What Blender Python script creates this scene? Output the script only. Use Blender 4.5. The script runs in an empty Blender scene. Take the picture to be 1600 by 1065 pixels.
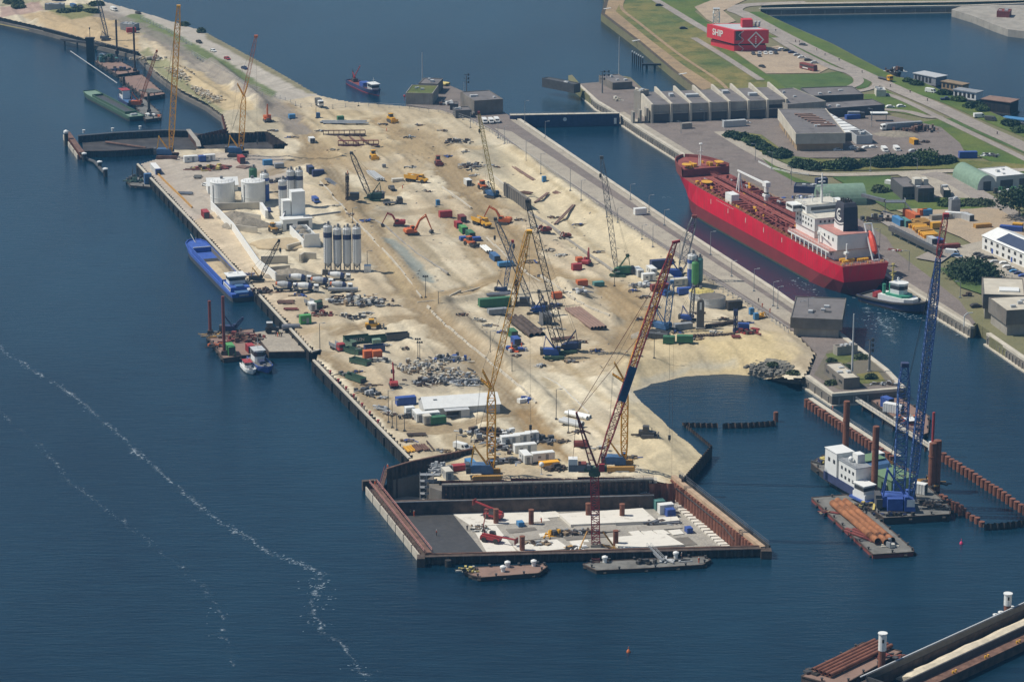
import bpy,math,random
import numpy as np
from mathutils import Vector,Matrix,noise
R=math.radians
random.seed(7)
SC=bpy.context.scene
COL=SC.collection
# ------------------------------------------------------------------ camera
FPX,YH,KS=4700.0,-830.0,0.00326
TH=math.atan((532.5-YH)/FPX)
CAMH=math.cos(TH)/KS
cd=bpy.data.cameras.new('camera');cam=bpy.data.objects.new('camera',cd);COL.objects.link(cam)
cam.location=(0,0,CAMH);cam.rotation_euler=(math.pi/2-TH,0,0)
cd.sensor_width=36;cd.lens=FPX/1600*36;cd.clip_start=1;cd.clip_end=40000
SC.camera=cam
CT,ST=math.cos(TH),math.sin(TH)
def ray(px,py):
 dx,dy=(px-800)/FPX,-(py-532.5)/FPX
 return Vector((dx,CT+dy*ST,-ST+dy*CT))
LZ=4.0
def G(px,py,z=LZ):
 d=ray(px,py);t=(z-CAMH)/d.z
 return Vector((d.x*t,d.y*t,z))
def U(px,py,Y):
 d=ray(px,py);t=Y/d.y
 return Vector((d.x*t,Y,CAMH+d.z*t))
def S(y):return KS*(y-YH)
def ang(a,b,z=LZ):
 p,q=G(*a,z),G(*b,z);return math.atan2(q.y-p.y,q.x-p.x)
AX=math.atan2(-math.cos(R(17)),math.sin(R(17)))
# ------------------------------------------------------------------ materials
MATS={}
def lin(c):
 return tuple((v/12.92 if v<=.04045 else((v+.055)/1.055)**2.4)for v in c)
def mat(name,c,rough=.6,metal=0.,var=.18,scale=.6,bump=0.,spec=.3,dirt=None,streak=0.):
 if name in MATS:return MATS[name]
 m=bpy.data.materials.new(name);m.use_nodes=True;nt=m.node_tree;N=nt.nodes;L=nt.links
 b=N['Principled BSDF'];b.inputs['Roughness'].default_value=rough;b.inputs['Metallic'].default_value=metal
 b.inputs['Specular IOR Level'].default_value=spec
 tc=N.new('ShaderNodeTexCoord')
 n1=N.new('ShaderNodeTexNoise');n1.inputs['Scale'].default_value=scale;n1.inputs['Detail'].default_value=6;n1.inputs['Roughness'].default_value=.65
 L.new(tc.outputs['Object'],n1.inputs['Vector'])
 rp=N.new('ShaderNodeValToRGB');e=rp.color_ramp.elements
 e[0].position=.3;e[1].position=.7
 d=dirt or tuple(v*(1-2*var)for v in c)
 e[0].color=(*d,1)if dirt else(*[max(0,v*(1-1.4*var))for v in c],1)
 e[1].color=(*[min(1,v*(1+.7*var))for v in c],1)
 if dirt:
  e[0].position=.28;k=rp.color_ramp.elements.new(.42);k.color=(*c,1)
 L.new(n1.outputs['Fac'],rp.inputs['Fac']);L.new(rp.outputs['Color'],b.inputs['Base Color'])
 if streak:
  mp=N.new('ShaderNodeMapping');mp.inputs['Scale'].default_value=(.9,.9,.07);L.new(tc.outputs['Object'],mp.inputs[0])
  n3=N.new('ShaderNodeTexNoise');n3.inputs['Scale'].default_value=1.1;n3.inputs['Detail'].default_value=6;n3.inputs['Roughness'].default_value=.7;L.new(mp.outputs[0],n3.inputs['Vector'])
  mr=N.new('ShaderNodeMapRange');mr.inputs[1].default_value=.48;mr.inputs[2].default_value=.75;mr.inputs[4].default_value=streak;L.new(n3.outputs['Fac'],mr.inputs[0])
  mx=N.new('ShaderNodeMix');mx.data_type='RGBA';L.new(mr.outputs[0],mx.inputs[0]);L.new(rp.outputs['Color'],mx.inputs[6]);mx.inputs[7].default_value=(.16,.11,.08,1);L.new(mx.outputs[2],b.inputs['Base Color'])
 if bump:
  bp=N.new('ShaderNodeBump');bp.inputs['Strength'].default_value=bump;bp.inputs['Distance'].default_value=.3
  n2=N.new('ShaderNodeTexNoise');n2.inputs['Scale'].default_value=scale*3;n2.inputs['Detail'].default_value=5
  L.new(tc.outputs['Object'],n2.inputs['Vector']);L.new(n2.outputs['Fac'],bp.inputs['Height']);L.new(bp.outputs['Normal'],b.inputs['Normal'])
 MATS[name]=m;return m
def ground(name,c1,c2,c3,s1=.012,s2=.12,s3=1.5,rough=.9,bump=.3,attr=None,ca=None,pos=(.38,.62)):
 """earth, paving or grass: three scales of noise, an optional worn-track colour read from a mesh attribute"""
 if name in MATS:return MATS[name]
 m=bpy.data.materials.new(name);m.use_nodes=True;nt=m.node_tree;N=nt.nodes;L=nt.links
 b=N['Principled BSDF'];b.inputs['Roughness'].default_value=rough;b.inputs['Specular IOR Level'].default_value=.1
 tc=N.new('ShaderNodeTexCoord')
 def nz(s,d=5):
  n=N.new('ShaderNodeTexNoise');n.inputs['Scale'].default_value=s;n.inputs['Detail'].default_value=d;n.inputs['Roughness'].default_value=.6
  L.new(tc.outputs['Object'],n.inputs['Vector']);return n
 def mp(src,a,bb,lo=0.,hi=1.):
  r=N.new('ShaderNodeMapRange');r.inputs[1].default_value=a;r.inputs[2].default_value=bb;r.inputs[3].default_value=lo;r.inputs[4].default_value=hi
  L.new(src,r.inputs[0]);return r.outputs[0]
 def mix(f,a,bb,bt='MIX'):
  x=N.new('ShaderNodeMix');x.data_type='RGBA';x.blend_type=bt
  if isinstance(f,float):x.inputs[0].default_value=f
  else:L.new(f,x.inputs[0])
  for s,i in((a,6),(bb,7)):
   if isinstance(s,tuple):x.inputs[i].default_value=(*s,1)
   else:L.new(s,x.inputs[i])
  return x.outputs[2]
 a,q,t=nz(s1),nz(s2),nz(s3,3)
 col=mix(mp(a.outputs['Fac'],*pos),c1,c2)
 col=mix(mp(q.outputs['Fac'],pos[0]+.07,pos[1]+.1,0,.75),col,c3)
 if attr:
  at=N.new('ShaderNodeAttribute');at.attribute_name=attr
  col=mix(at.outputs['Fac'],col,ca)
 g=mp(t.outputs['Fac'],.3,.7,.78,1.18)
 cb=N.new('ShaderNodeCombineColor');[L.new(g,cb.inputs[i])for i in range(3)]
 col=mix(1.,col,cb.outputs[0],'MULTIPLY')
 L.new(col,b.inputs['Base Color'])
 if bump:
  bp=N.new('ShaderNodeBump');bp.inputs['Strength'].default_value=bump;bp.inputs['Distance'].default_value=.5
  L.new(t.outputs['Fac'],bp.inputs['Height']);L.new(bp.outputs['Normal'],b.inputs['Normal'])
 MATS[name]=m;return m
# ------------------------------------------------------------------ mesh builder
class MB:
 def __init__(s):s.V,s.F=[],[]
 def add(s,vs,fs):
  o=len(s.V);s.V+=[tuple(v)for v in vs];s.F+=[tuple(i+o for i in f)for f in fs];return s
 def box(s,x0,x1,y0,y1,z0,z1):
  return s.add([(x0,y0,z0),(x1,y0,z0),(x1,y1,z0),(x0,y1,z0),(x0,y0,z1),(x1,y0,z1),(x1,y1,z1),(x0,y1,z1)],[(0,3,2,1),(4,5,6,7),(0,1,5,4),(1,2,6,5),(2,3,7,6),(3,0,4,7)])
 def c(s,x,y,z,sx,sy,sz):return s.box(x-sx/2,x+sx/2,y-sy/2,y+sy/2,z,z+sz)
 def ob(s,x,y,z,sx,sy,sz,a):
  ca,sa=math.cos(a),math.sin(a);o=len(s.V);s.c(0,0,z,sx,sy,sz)
  for i in range(o,len(s.V)):
   p=s.V[i];s.V[i]=(x+p[0]*ca-p[1]*sa,y+p[0]*sa+p[1]*ca,p[2])
  return s
 def bar(s,p,q,r=.1,n=4,r2=None):
  p,q=Vector(p),Vector(q);d=q-p
  if d.length<1e-5:return s
  d.normalize();u=d.cross(Vector((0,0,1))if abs(d.z)<.95 else Vector((1,0,0))).normalized();w=d.cross(u)
  r2=r if r2 is None else r2;vs=[]
  for c,rr in((p,r),(q,r2)):
   for i in range(n):
    a=2*math.pi*(i+.5)/n;vs.append(c+(u*math.cos(a)+w*math.sin(a))*rr)
  return s.add(vs,[(i,(i+1)%n,n+(i+1)%n,n+i)for i in range(n)]+[tuple(range(n))[::-1],tuple(range(n,2*n))])
 def cyl(s,x,y,z0,z1,r,n=16,r2=None):return s.bar((x,y,z0),(x,y,z1),r,n,r2)
 def prism(s,pts,z0,z1):
  n=len(pts)
  if sum(pts[i][0]*pts[(i+1)%n][1]-pts[(i+1)%n][0]*pts[i][1]for i in range(n))<0:pts=pts[::-1]
  return s.add([(p[0],p[1],z0)for p in pts]+[(p[0],p[1],z1)for p in pts],[tuple(range(n))[::-1],tuple(range(n,2*n))]+[(i,(i+1)%n,n+(i+1)%n,n+i)for i in range(n)])
 def side(s,pts,y0,y1):
  n=len(pts)
  if sum(pts[i][0]*pts[(i+1)%n][1]-pts[(i+1)%n][0]*pts[i][1]for i in range(n))>0:pts=pts[::-1]
  return s.add([(p[0],y0,p[1])for p in pts]+[(p[0],y1,p[1])for p in pts],[tuple(range(n))[::-1],tuple(range(n,2*n))]+[(i,(i+1)%n,n+(i+1)%n,n+i)for i in range(n)])
 def loft(s,rings,cap=True):
  n=len(rings[0]);o=len(s.V)
  for r in rings:s.V+=[tuple(v)for v in r]
  for k in range(len(rings)-1):
   for i in range(n):
    j=(i+1)%n;s.F.append((o+k*n+i,o+k*n+j,o+(k+1)*n+j,o+(k+1)*n+i))
  if cap:s.F.append(tuple(o+i for i in range(n))[::-1]);s.F.append(tuple(o+(len(rings)-1)*n+i for i in range(n)))
  return s
 def lathe(s,x,y,prof,n=20):
  return s.loft([[(x+r*math.cos(2*math.pi*i/n),y+r*math.sin(2*math.pi*i/n),z)for i in range(n)]for r,z in prof])
 def xlathe(s,prof,y,z,n=14):
  return s.loft([[(x,y+r*math.cos(2*math.pi*i/n),z+r*math.sin(2*math.pi*i/n))for i in range(n)]for x,r in prof])
 def ball(s,c,r,n=8,sz=1.):
  return s.lathe(c[0],c[1],[(max(.01*r,r*math.sin(math.pi*k/n)),c[2]-r*sz*math.cos(math.pi*k/n))for k in range(n+1)],n+2)
 def lat(s,p,q,w0,w1,n,r=.1,wm=None,up=None):
  p,q=Vector(p),Vector(q);d=(q-p).normalized()
  u=d.cross(Vector(up)if up else(Vector((0,1,0))if abs(d.y)<.9 else Vector((1,0,0)))).normalized();v=d.cross(u)
  wm=wm or max(w0,w1);R_=[]
  for k in range(n+1):
   t=k/n;w=(w0+(wm-w0)*min(1,t/.15))if t<.5 else(w1+(wm-w1)*min(1,(1-t)/.15))
   c=p.lerp(q,t);R_.append([c+(u*a+v*b)*w/2 for a,b in((1,1),(1,-1),(-1,-1),(-1,1))])
  for k in range(n):
   for i in range(4):
    s.bar(R_[k][i],R_[k+1][i],r)
    j=(i+1)%4
    s.bar(R_[k][i if k%2 else j],R_[k+1][j if k%2 else i],r*.65)
    s.bar(R_[k+1][i],R_[k+1][j],r*.6)
  return s
 def rail(s,pts,h=1.1,r=.05,step=2.5):
  for p,q in zip(pts,pts[1:]):
   p,q=Vector(p),Vector(q);n=max(1,int((q-p).length/step))
   for k in(h,h*.55):s.bar(p+Vector((0,0,k)),q+Vector((0,0,k)),r*.8)
   for k in range(n+1):a=p.lerp(q,k/n);s.bar(a,a+Vector((0,0,h)),r)
  return s
 def xf(s,M,o=0):
  for i in range(o,len(s.V)):s.V[i]=tuple(M@Vector(s.V[i]))
  return s
 def mesh(s,name):
  me=bpy.data.meshes.new(name);me.from_pydata(s.V,[],s.F);me.update();return me
 def build(s,name,m,parent=None,loc=None,rz=0,smooth=False):
  me=s.mesh(name);return mobj(name,me,m,parent,loc,rz,smooth)
def mobj(name,me,m,parent=None,loc=None,rz=0,smooth=False):
 if m and not me.materials:me.materials.append(m)
 o=bpy.data.objects.new(name,me);COL.objects.link(o)
 if parent:o.parent=parent
 if loc is not None:o.location=loc
 o.rotation_euler=(0,0,rz)
 if smooth:me.polygons.foreach_set('use_smooth',[True]*len(me.polygons))
 return o
def tag(o,label=None,cat=None,group=None,kind=None):
 if label:o['label']=label
 if cat:o['category']=cat
 if group:o['group']=group
 if kind:o['kind']=kind
 return o
def thing(name,label,cat,loc,rz=0,group=None):
 o=bpy.data.objects.new(name,None);COL.objects.link(o);o.empty_display_size=.5
 o.location=loc;o.rotation_euler=(0,0,rz);return tag(o,label,cat,group)
def copy_tree(o,parent=None):
 c=o.copy();COL.objects.link(c);c.parent=parent
 for ch in list(o.children):copy_tree(ch,c)
 return c
def part(mb,name,m,parent,label=None):
 o=mb.build(name,m,parent)
 if label:o['label']=label
 return o
def text_mesh(txt,size,depth=.05,bold=True):
 cu=bpy.data.curves.new('lettering','FONT');cu.body=txt;cu.size=size;cu.extrude=depth;cu.align_x='CENTER';cu.align_y='CENTER'
 if bold:cu.offset=size*.018
 o=bpy.data.objects.new('lettering',cu);COL.objects.link(o)
 dg=bpy.context.evaluated_depsgraph_get();me=bpy.data.meshes.new_from_object(o.evaluated_get(dg));me.materials.clear()
 bpy.data.objects.remove(o);return me
def lettering(txt,size,m,parent,origin,xdir,updir=(0,0,1),depth=.05):
 me=text_mesh(txt,size,depth);x=Vector(xdir).normalized();u=Vector(updir).normalized();n=x.cross(u)
 M=Matrix(((x.x,u.x,n.x,origin[0]),(x.y,u.y,n.y,origin[1]),(x.z,u.z,n.z,origin[2]),(0,0,0,1)))
 me.transform(M);return mobj('lettering',me,m,parent)
# ------------------------------------------------------------------ palette
def pal(n,hexc,rough=.5,**k):
 h=hexc.lstrip('#');c=lin(tuple(int(h[i:i+2],16)/255 for i in(0,2,4)));du=0 if n in('white_paint','hull_red','skin','sea_foam','white_new_concrete')else.09
 return mat(n,tuple(v*(1-du)+d*du for v,d in zip(c,(.5,.43,.33))),rough,**k)
M=dict(mastblue=pal('mast_blue','#2d5c9c',.5),silow=pal('silo_steel','#d9dad6',.5,var=.06,streak=.12),pit=pal('pit_shade','#2b2a2e',.7,var=.4,scale=.2),white=pal('white_paint','#e2e2dc',.45,var=.06),offwhite=pal('weathered_white_paint','#cfcabb',.6,var=.15),grey=pal('grey_paint','#8d9296',.6),lgrey=pal('pale_grey_paint','#b9bcbc',.55,var=.1),dgrey=pal('dark_grey_paint','#45484c',.6),black=pal('black_paint','#1a1b1f',.5),red=pal('red_paint','#a3222c',.5,var=.12),hullred=pal('hull_red','#d41a36',.45,var=.14,scale=.1,streak=.45),deckred=pal('deck_red_oxide','#8a3a34',.7,var=.25,scale=.3),brick=pal('rust_red_paint','#7a2c28',.65),orange=pal('orange_paint','#cc6428',.55),yellow=pal('yellow_paint','#dba21a',.5,var=.12),cranegold=pal('crane_yellow','#f2b01e',.5,var=.12),paleyel=pal('pale_yellow_paint','#c9b765',.6),blue=pal('blue_paint','#2450a0',.5),dblue=pal('dark_blue_paint','#1c3160',.5),cblue=pal('crane_blue','#3c6a98',.5),lblue=pal('light_blue_paint','#3f86b8',.5),teal=pal('teal_paint','#4b8580',.6),bblue=pal('barge_blue','#2657ae',.5),green=pal('green_paint','#2a6f4a',.6),dgreen=pal('dark_green_paint','#24503c',.6),bgreen=pal('bright_green_paint','#4a9a52',.6),pgreen=pal('pale_green_cladding','#74917c',.6,var=.15),deckgreen=pal('green_deck_paint','#5d7f5c',.75,dirt=(.14,.12,.08)),steel=pal('bare_steel','#7d8188',.45,metal=.4),dsteel=pal('dark_steel','#45474a',.5,metal=.3),rust=pal('rusted_steel','#6a483a',.8,var=.4,scale=.5),drust=pal('dark_rusted_steel','#43342e',.85,var=.45,scale=.4,streak=.3),orust=pal('fresh_rust_pipe','#985c30',.8,var=.45,scale=.4),pilebrown=pal('brown_pile_steel','#7c4632',.7,var=.3,scale=.5),conc=pal('concrete','#9c978c',.85,var=.22,scale=.15,bump=.1,streak=.4),lconc=pal('pale_concrete','#c2baa8',.85,var=.15,scale=.2,bump=.1),dconc=pal('dark_stained_concrete','#6f6b64',.9,var=.3,scale=.12,bump=.1,streak=.5),wconc=pal('white_new_concrete','#d6d1c4',.8,var=.09,scale=.35,dirt=lin((.68,.65,.6))),roof=pal('dark_roofing_felt','#625f60',.9,var=.3,scale=.18,dirt=lin((.30,.29,.29))),glass=pal('dark_window_glass','#1c2530',.15,var=.05,spec=.5),rubber=pal('black_rubber','#17181a',.8),wood=pal('weathered_timber','#8a765c',.85),deckbrown=pal('worn_brown_deck','#7d6256',.85,var=.3,scale=.3,dirt=(.09,.07,.06)),deckgrey=pal('worn_grey_deck','#6c6c68',.85,var=.3,scale=.3),skin=pal('skin','#b98a6a',.6),hivis=pal('orange_hi_vis_cloth','#f0601c',.7),hiyel=pal('yellow_hi_vis_cloth','#cfd63a',.7),navy=pal('navy_work_cloth','#20283c',.8),sandpile=pal('heaped_sand','#b9a684',.95,var=.15,scale=.4,bump=.3),gravel=pal('heaped_gravel','#8f8676',.95,var=.3,scale=.8,bump=.4),rock=pal('quarry_rock','#77756c',.95,var=.4,scale=.8,bump=.3),solar=pal('solar_glass','#2c3d5a',.25,var=.1),brickw=pal('buff_brick_wall','#a08866',.85,var=.15,scale=.6),panel=pal('weathered_fender_timber','#b8b0a0',.8,var=.2,scale=.4),ocre=pal('ochre_steel','#b5873a',.7))
# ================================================================== SETTING
w=bpy.data.worlds.new('World');SC.world=w;w.use_nodes=True
nt=w.node_tree;sky=nt.nodes.new('ShaderNodeTexSky');sky.sky_type='NISHITA';sky.sun_disc=False
SUN_EL,SUN_AZ=R(54),math.atan2(.12,-1.0)
sky.sun_elevation=SUN_EL;sky.sun_rotation=math.pi/2-SUN_AZ;sky.altitude=0;sky.air_density=1.0;sky.dust_density=1.0;sky.ozone_density=1.5
nt.links.new(sky.outputs[0],nt.nodes['Background'].inputs[0]);nt.nodes['Background'].inputs[1].default_value=.085
sl=bpy.data.lights.new('sun','SUN');sl.energy=4.6;sl.angle=R(.5);sl.color=(1,.95,.87)
so=bpy.data.objects.new('sun',sl);COL.objects.link(so)
sd=Vector((math.cos(SUN_EL)*math.cos(SUN_AZ),math.cos(SUN_EL)*math.sin(SUN_AZ),math.sin(SUN_EL)))
so.rotation_euler=sd.to_track_quat('Z','Y').to_euler();so.location=(0,900,400)
SC.view_settings.view_transform='Standard';SC.view_settings.look='None';SC.view_settings.exposure=0.0;SC.view_settings.gamma=1
def hx(h):return lin(tuple(int(h[i:i+2],16)/255 for i in(1,3,5)))
def alb(h,k=.8):return tuple(v*k for v in hx(h))
def PW(pts,z=LZ):return[tuple(G(x,y,z)[:2])for x,y in pts]
def smooth_line(pts,n=6):
 out=[]
 P_=[pts[0]]+list(pts)+[pts[-1]]
 for i in range(1,len(P_)-2):
  for k in range(n):
   t=k/n;a,b,c,d=P_[i-1],P_[i],P_[i+1],P_[i+2]
   out.append(tuple(.5*((2*b[j])+(-a[j]+c[j])*t+(2*a[j]-5*b[j]+4*c[j]-d[j])*t*t+(-a[j]+3*b[j]-3*c[j]+d[j])*t**3)for j in(0,1)))
 return out+[tuple(pts[-1])]
def offset_line(pts,d):
 out=[]
 for i,p in enumerate(pts):
  a,b=Vector(pts[max(0,i-1)]),Vector(pts[min(len(pts)-1,i+1)]);t=(b-a).normalized();out.append((p[0]-t.y*d,p[1]+t.x*d))
 return out
# ---- water, with the dry dock cut out of it
DOCK=[(603,737),(640,739),(1050,742),(1191,858),(664,873),(577,757)]
dock_in=[tuple(G(*p)[:2])for p in[(584,758,2.5),(670,866,2.5),(1189,855,2.5),(1051,741,3),(1040,741,4),(700,741,4),(692,720,4),(608,733,4)]]
from mathutils.geometry import tessellate_polygon
def water_sheet():
 outer=[(-9000,200),(9000,200),(9000,16000),(-9000,16000)]
 lp=[[Vector((*p,0))for p in outer],[Vector((*p,0))for p in dock_in]]
 tris=tessellate_polygon(lp);b=MB();b.add([v for l in lp for v in l],tris)
 me=b.mesh('water')
 if me.polygons[0].normal.z<0:me.flip_normals()
 for p in me.polygons:pass
 m=bpy.data.materials.new('harbour_water');m.use_nodes=True;t=m.node_tree;N=t.nodes;L=t.links
 s=N['Principled BSDF'];s.inputs['IOR'].default_value=1.333;s.inputs['Roughness'].default_value=.14;s.inputs['Specular IOR Level'].default_value=.42
 tc=N.new('ShaderNodeTexCoord');mp=N.new('ShaderNodeMapping');mp.inputs['Scale'].default_value=(1,.45,1);mp.inputs['Rotation'].default_value=(0,0,R(-14));L.new(tc.outputs['Object'],mp.inputs[0])
 n1=N.new('ShaderNodeTexNoise');n1.inputs['Scale'].default_value=.007;n1.inputs['Detail'].default_value=6;L.new(mp.outputs[0],n1.inputs['Vector'])
 mp2=N.new('ShaderNodeMapping');mp2.inputs['Scale'].default_value=(.25,1.3,1);mp2.inputs['Rotation'].default_value=(0,0,R(8));L.new(tc.outputs['Object'],mp2.inputs[0])
 n2=N.new('ShaderNodeTexNoise');n2.inputs['Scale'].default_value=.22;n2.inputs['Detail'].default_value=4;L.new(mp2.outputs[0],n2.inputs['Vector'])
 rp=N.new('ShaderNodeValToRGB');rp.color_ramp.elements[0].position=.38;rp.color_ramp.elements[1].position=.62
 rp.color_ramp.elements[0].color=(.002,.014,.028,1);rp.color_ramp.elements[1].color=(.007,.031,.053,1)
 ad=N.new('ShaderNodeMath');ad.operation='MULTIPLY_ADD';ad.inputs[1].default_value=.3;L.new(n2.outputs['Fac'],ad.inputs[0]);
 sb=N.new('ShaderNodeMath');sb.operation='ADD';sb.inputs[1].default_value=-.15;L.new(n1.outputs['Fac'],sb.inputs[0]);L.new(sb.outputs[0],ad.inputs[2])
 L.new(ad.outputs[0],rp.inputs[0]);L.new(rp.outputs[0],s.inputs['Base Color'])
 n3=N.new('ShaderNodeTexNoise');n3.inputs['Scale'].default_value=.55;n3.inputs['Detail'].default_value=6;n3.inputs['Roughness'].default_value=.62;L.new(mp2.outputs[0],n3.inputs['Vector'])
 bp=N.new('ShaderNodeBump');bp.inputs['Strength'].default_value=.35;bp.inputs['Distance'].default_value=.55;L.new(n3.outputs['Fac'],bp.inputs['Height']);L.new(bp.outputs[0],s.inputs['Normal'])
 tag(mobj('water',me,m),kind='structure')
water_sheet()
# ---- the island that carries the building site and the left lock quay
ISL=[(-140,-60),(60,-60),(150,-20),(163,0),(240,22),(320,47),(400,90),(455,120),(500,146),(530,153),(562,157),(634,161),(634,152),(652,132),(684,123),(706,133),(762,157),(800,180),(1040,343),(1204,450),(1252,484),(1308,520),(1383,578),(1410,607),(1302,616),(1263,587),(1250,580),(1225,560),(1190,545),(1120,540),(1060,545),(990,562),(955,590),(965,640),(1000,690),(1000,725),(1008,748),(690,757),(672,751),(668,738),(690,724),(612,740),(606,735),(640,715),(490,562),(500,546),(486,548),(215,256),(258,243),(258,233),(345,231),(437,232),(444,226),(416,207),(354,210),(352,200),(345,178),(320,160),(280,140),(240,110),(215,82),(130,61),(68,44),(0,28),(-140,8)]
ISLW=PW(ISL)
base=MB().prism(ISLW,-6,2.0).build('island_ground',M['dconc']);tag(base,kind='structure')
SANDP=[(-140,-60),(60,-60),(150,-18),(163,2),(240,24),(320,49),(400,92),(455,123),(500,149),(530,156),(562,160),(634,166),(690,172),(735,186),(770,203),(840,250),(960,335),(1100,428),(1245,520),(1275,552),(1262,585),(1255,591),(1232,594),(1190,574),(1150,571),(1115,571),(1080,574),(1040,582),(1001,597),(1034,627),(1069,657),(1110,694),(1087,721),(1075,736),(1050,744),(693,753),(676,749),(672,738),(694,722),(616,737),(641,714),(492,560),(500,547),(488,547),(217,256),(260,244),(260,234),(345,232),(440,233),(447,226),(417,206),(355,209),(353,201),(346,180),(320,161),(280,141),(240,111),(215,82),(130,61),(68,44),(0,28),(-140,8)]
SW=np.array(PW(SANDP))
def inside(X,Y,poly):
 r=np.zeros(X.shape,bool);n=len(poly)
 for i in range(n):
  x1,y1=poly[i];x2,y2=poly[(i+1)%n]
  if y1==y2:continue
  c=((y1>Y)!=(y2>Y))&(X<(x2-x1)*(Y-y1)/(y2-y1)+x1);r^=c
 return r
def dist_line(X,Y,pts):
 D=np.full(X.shape,1e9);SG=np.zeros(X.shape)
 for(x1,y1),(x2,y2)in zip(pts,pts[1:]):
  dx,dy=x2-x1,y2-y1;l2=dx*dx+dy*dy+1e-9
  t=np.clip(((X-x1)*dx+(Y-y1)*dy)/l2,0,1);d=np.hypot(X-(x1+t*dx),Y-(y1+t*dy));sg=np.sign((X-x1)*dy-(Y-y1)*dx)
  k=d<D;D=np.where(k,d,D);SG=np.where(k,sg,SG)
 return D,D*SG
rng=np.random.default_rng(5)
def vnoise(X,Y,s,seed=0,oct=4):
 out=0;amp=1;tot=0;r=np.random.default_rng(seed)
 T=r.random((256,256))
 for o in range(oct):
  x,y=X/s,Y/s;xi,yi=np.floor(x).astype(int),np.floor(y).astype(int);fx,fy=x-xi,y-yi
  fx=fx*fx*(3-2*fx);fy=fy*fy*(3-2*fy)
  g=lambda a,b:T[a%256,b%256]
  out=out+amp*((g(xi,yi)*(1-fx)+g(xi+1,yi)*fx)*(1-fy)+(g(xi,yi+1)*(1-fx)+g(xi+1,yi+1)*fx)*fy);tot+=amp;amp*=.55;s/=2.03
 return out/tot
T1,T2,T3='#ab946f','#9f8b6b','#b5a07c'
TRACKS=[([(590,185),(640,215),(700,262),(745,312),(800,375),(850,425),(905,440),(950,452),(1000,500),(985,540)],15,T1,.85),([(660,200),(655,235),(640,265),(600,300),(560,325)],20,T3,.6),([(640,205),(690,225),(705,260),(720,290),(770,350)],14,T2,.6),([(560,215),(620,235),(690,235),(740,232)],16,T3,.7),([(440,165),(478,210),(490,235),(530,300),(580,370),(650,472),(720,545),(790,610),(830,655),(862,700)],12,T2,.8),([(490,235),(470,250),(440,262),(425,270)],12,T2,.7),([(500,240),(540,262),(585,275),(600,300)],14,T1,.6),([(660,470),(720,455),(770,440),(815,425)],9,T1,.8),([(530,520),(580,505),(640,498),(680,510)],10,T2,.8),([(450,520),(500,515),(545,512)],8,T3,.6),([(505,555),(550,590),(585,625),(610,655),(640,668),(690,668),(740,660),(790,645),(822,640)],8,T2,.8),([(690,668),(720,690),(745,700)],8,T2,.6),([(800,430),(850,440),(930,445),(980,460),(1010,510),(960,545),(900,560)],12,T1,.6),([(840,560),(900,580),(950,570),(1000,545)],12,T3,.6),([(800,480),(850,500),(900,520),(960,530)],16,T2,.55),([(600,420),(680,470)],8,T3,.4),([(820,640),(850,680),(890,720)],7,'#a5895f',.7),([(690,330),(760,400),(800,425)],9,T1,.6),([(560,330),(620,335),(690,330)],12,T2,.5),([(160,20),(250,60),(330,110),(420,160),(470,205)],13,'#948b80',.85)]
LINES=[([(610,378),(640,410),(668,440)],5,'#8f9a95',.75),([(560,330),(600,350),(650,380),(720,440),(790,470)],4,'#9c8d6e',.5),([(690,480),(720,510),(770,545),(820,600)],3,'#8b8371',.5),([(600,400),(640,470)],3,'#b5a27c',.5),([(720,380),(760,430),(800,450)],4,'#a08c68',.5),([(880,340),(930,390),(990,420),(1040,440)],3,'#b49f78',.5),([(800,240),(860,290),(930,340)],2.5,'#b3a17c',.6),([(1060,510),(1120,530),(1180,520)],3,'#a4906a',.5),([(850,590),(900,640),(960,690)],4,'#a8946d',.5),([(880,560),(930,610),(985,650)],3,'#b29d75',.5)]
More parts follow.
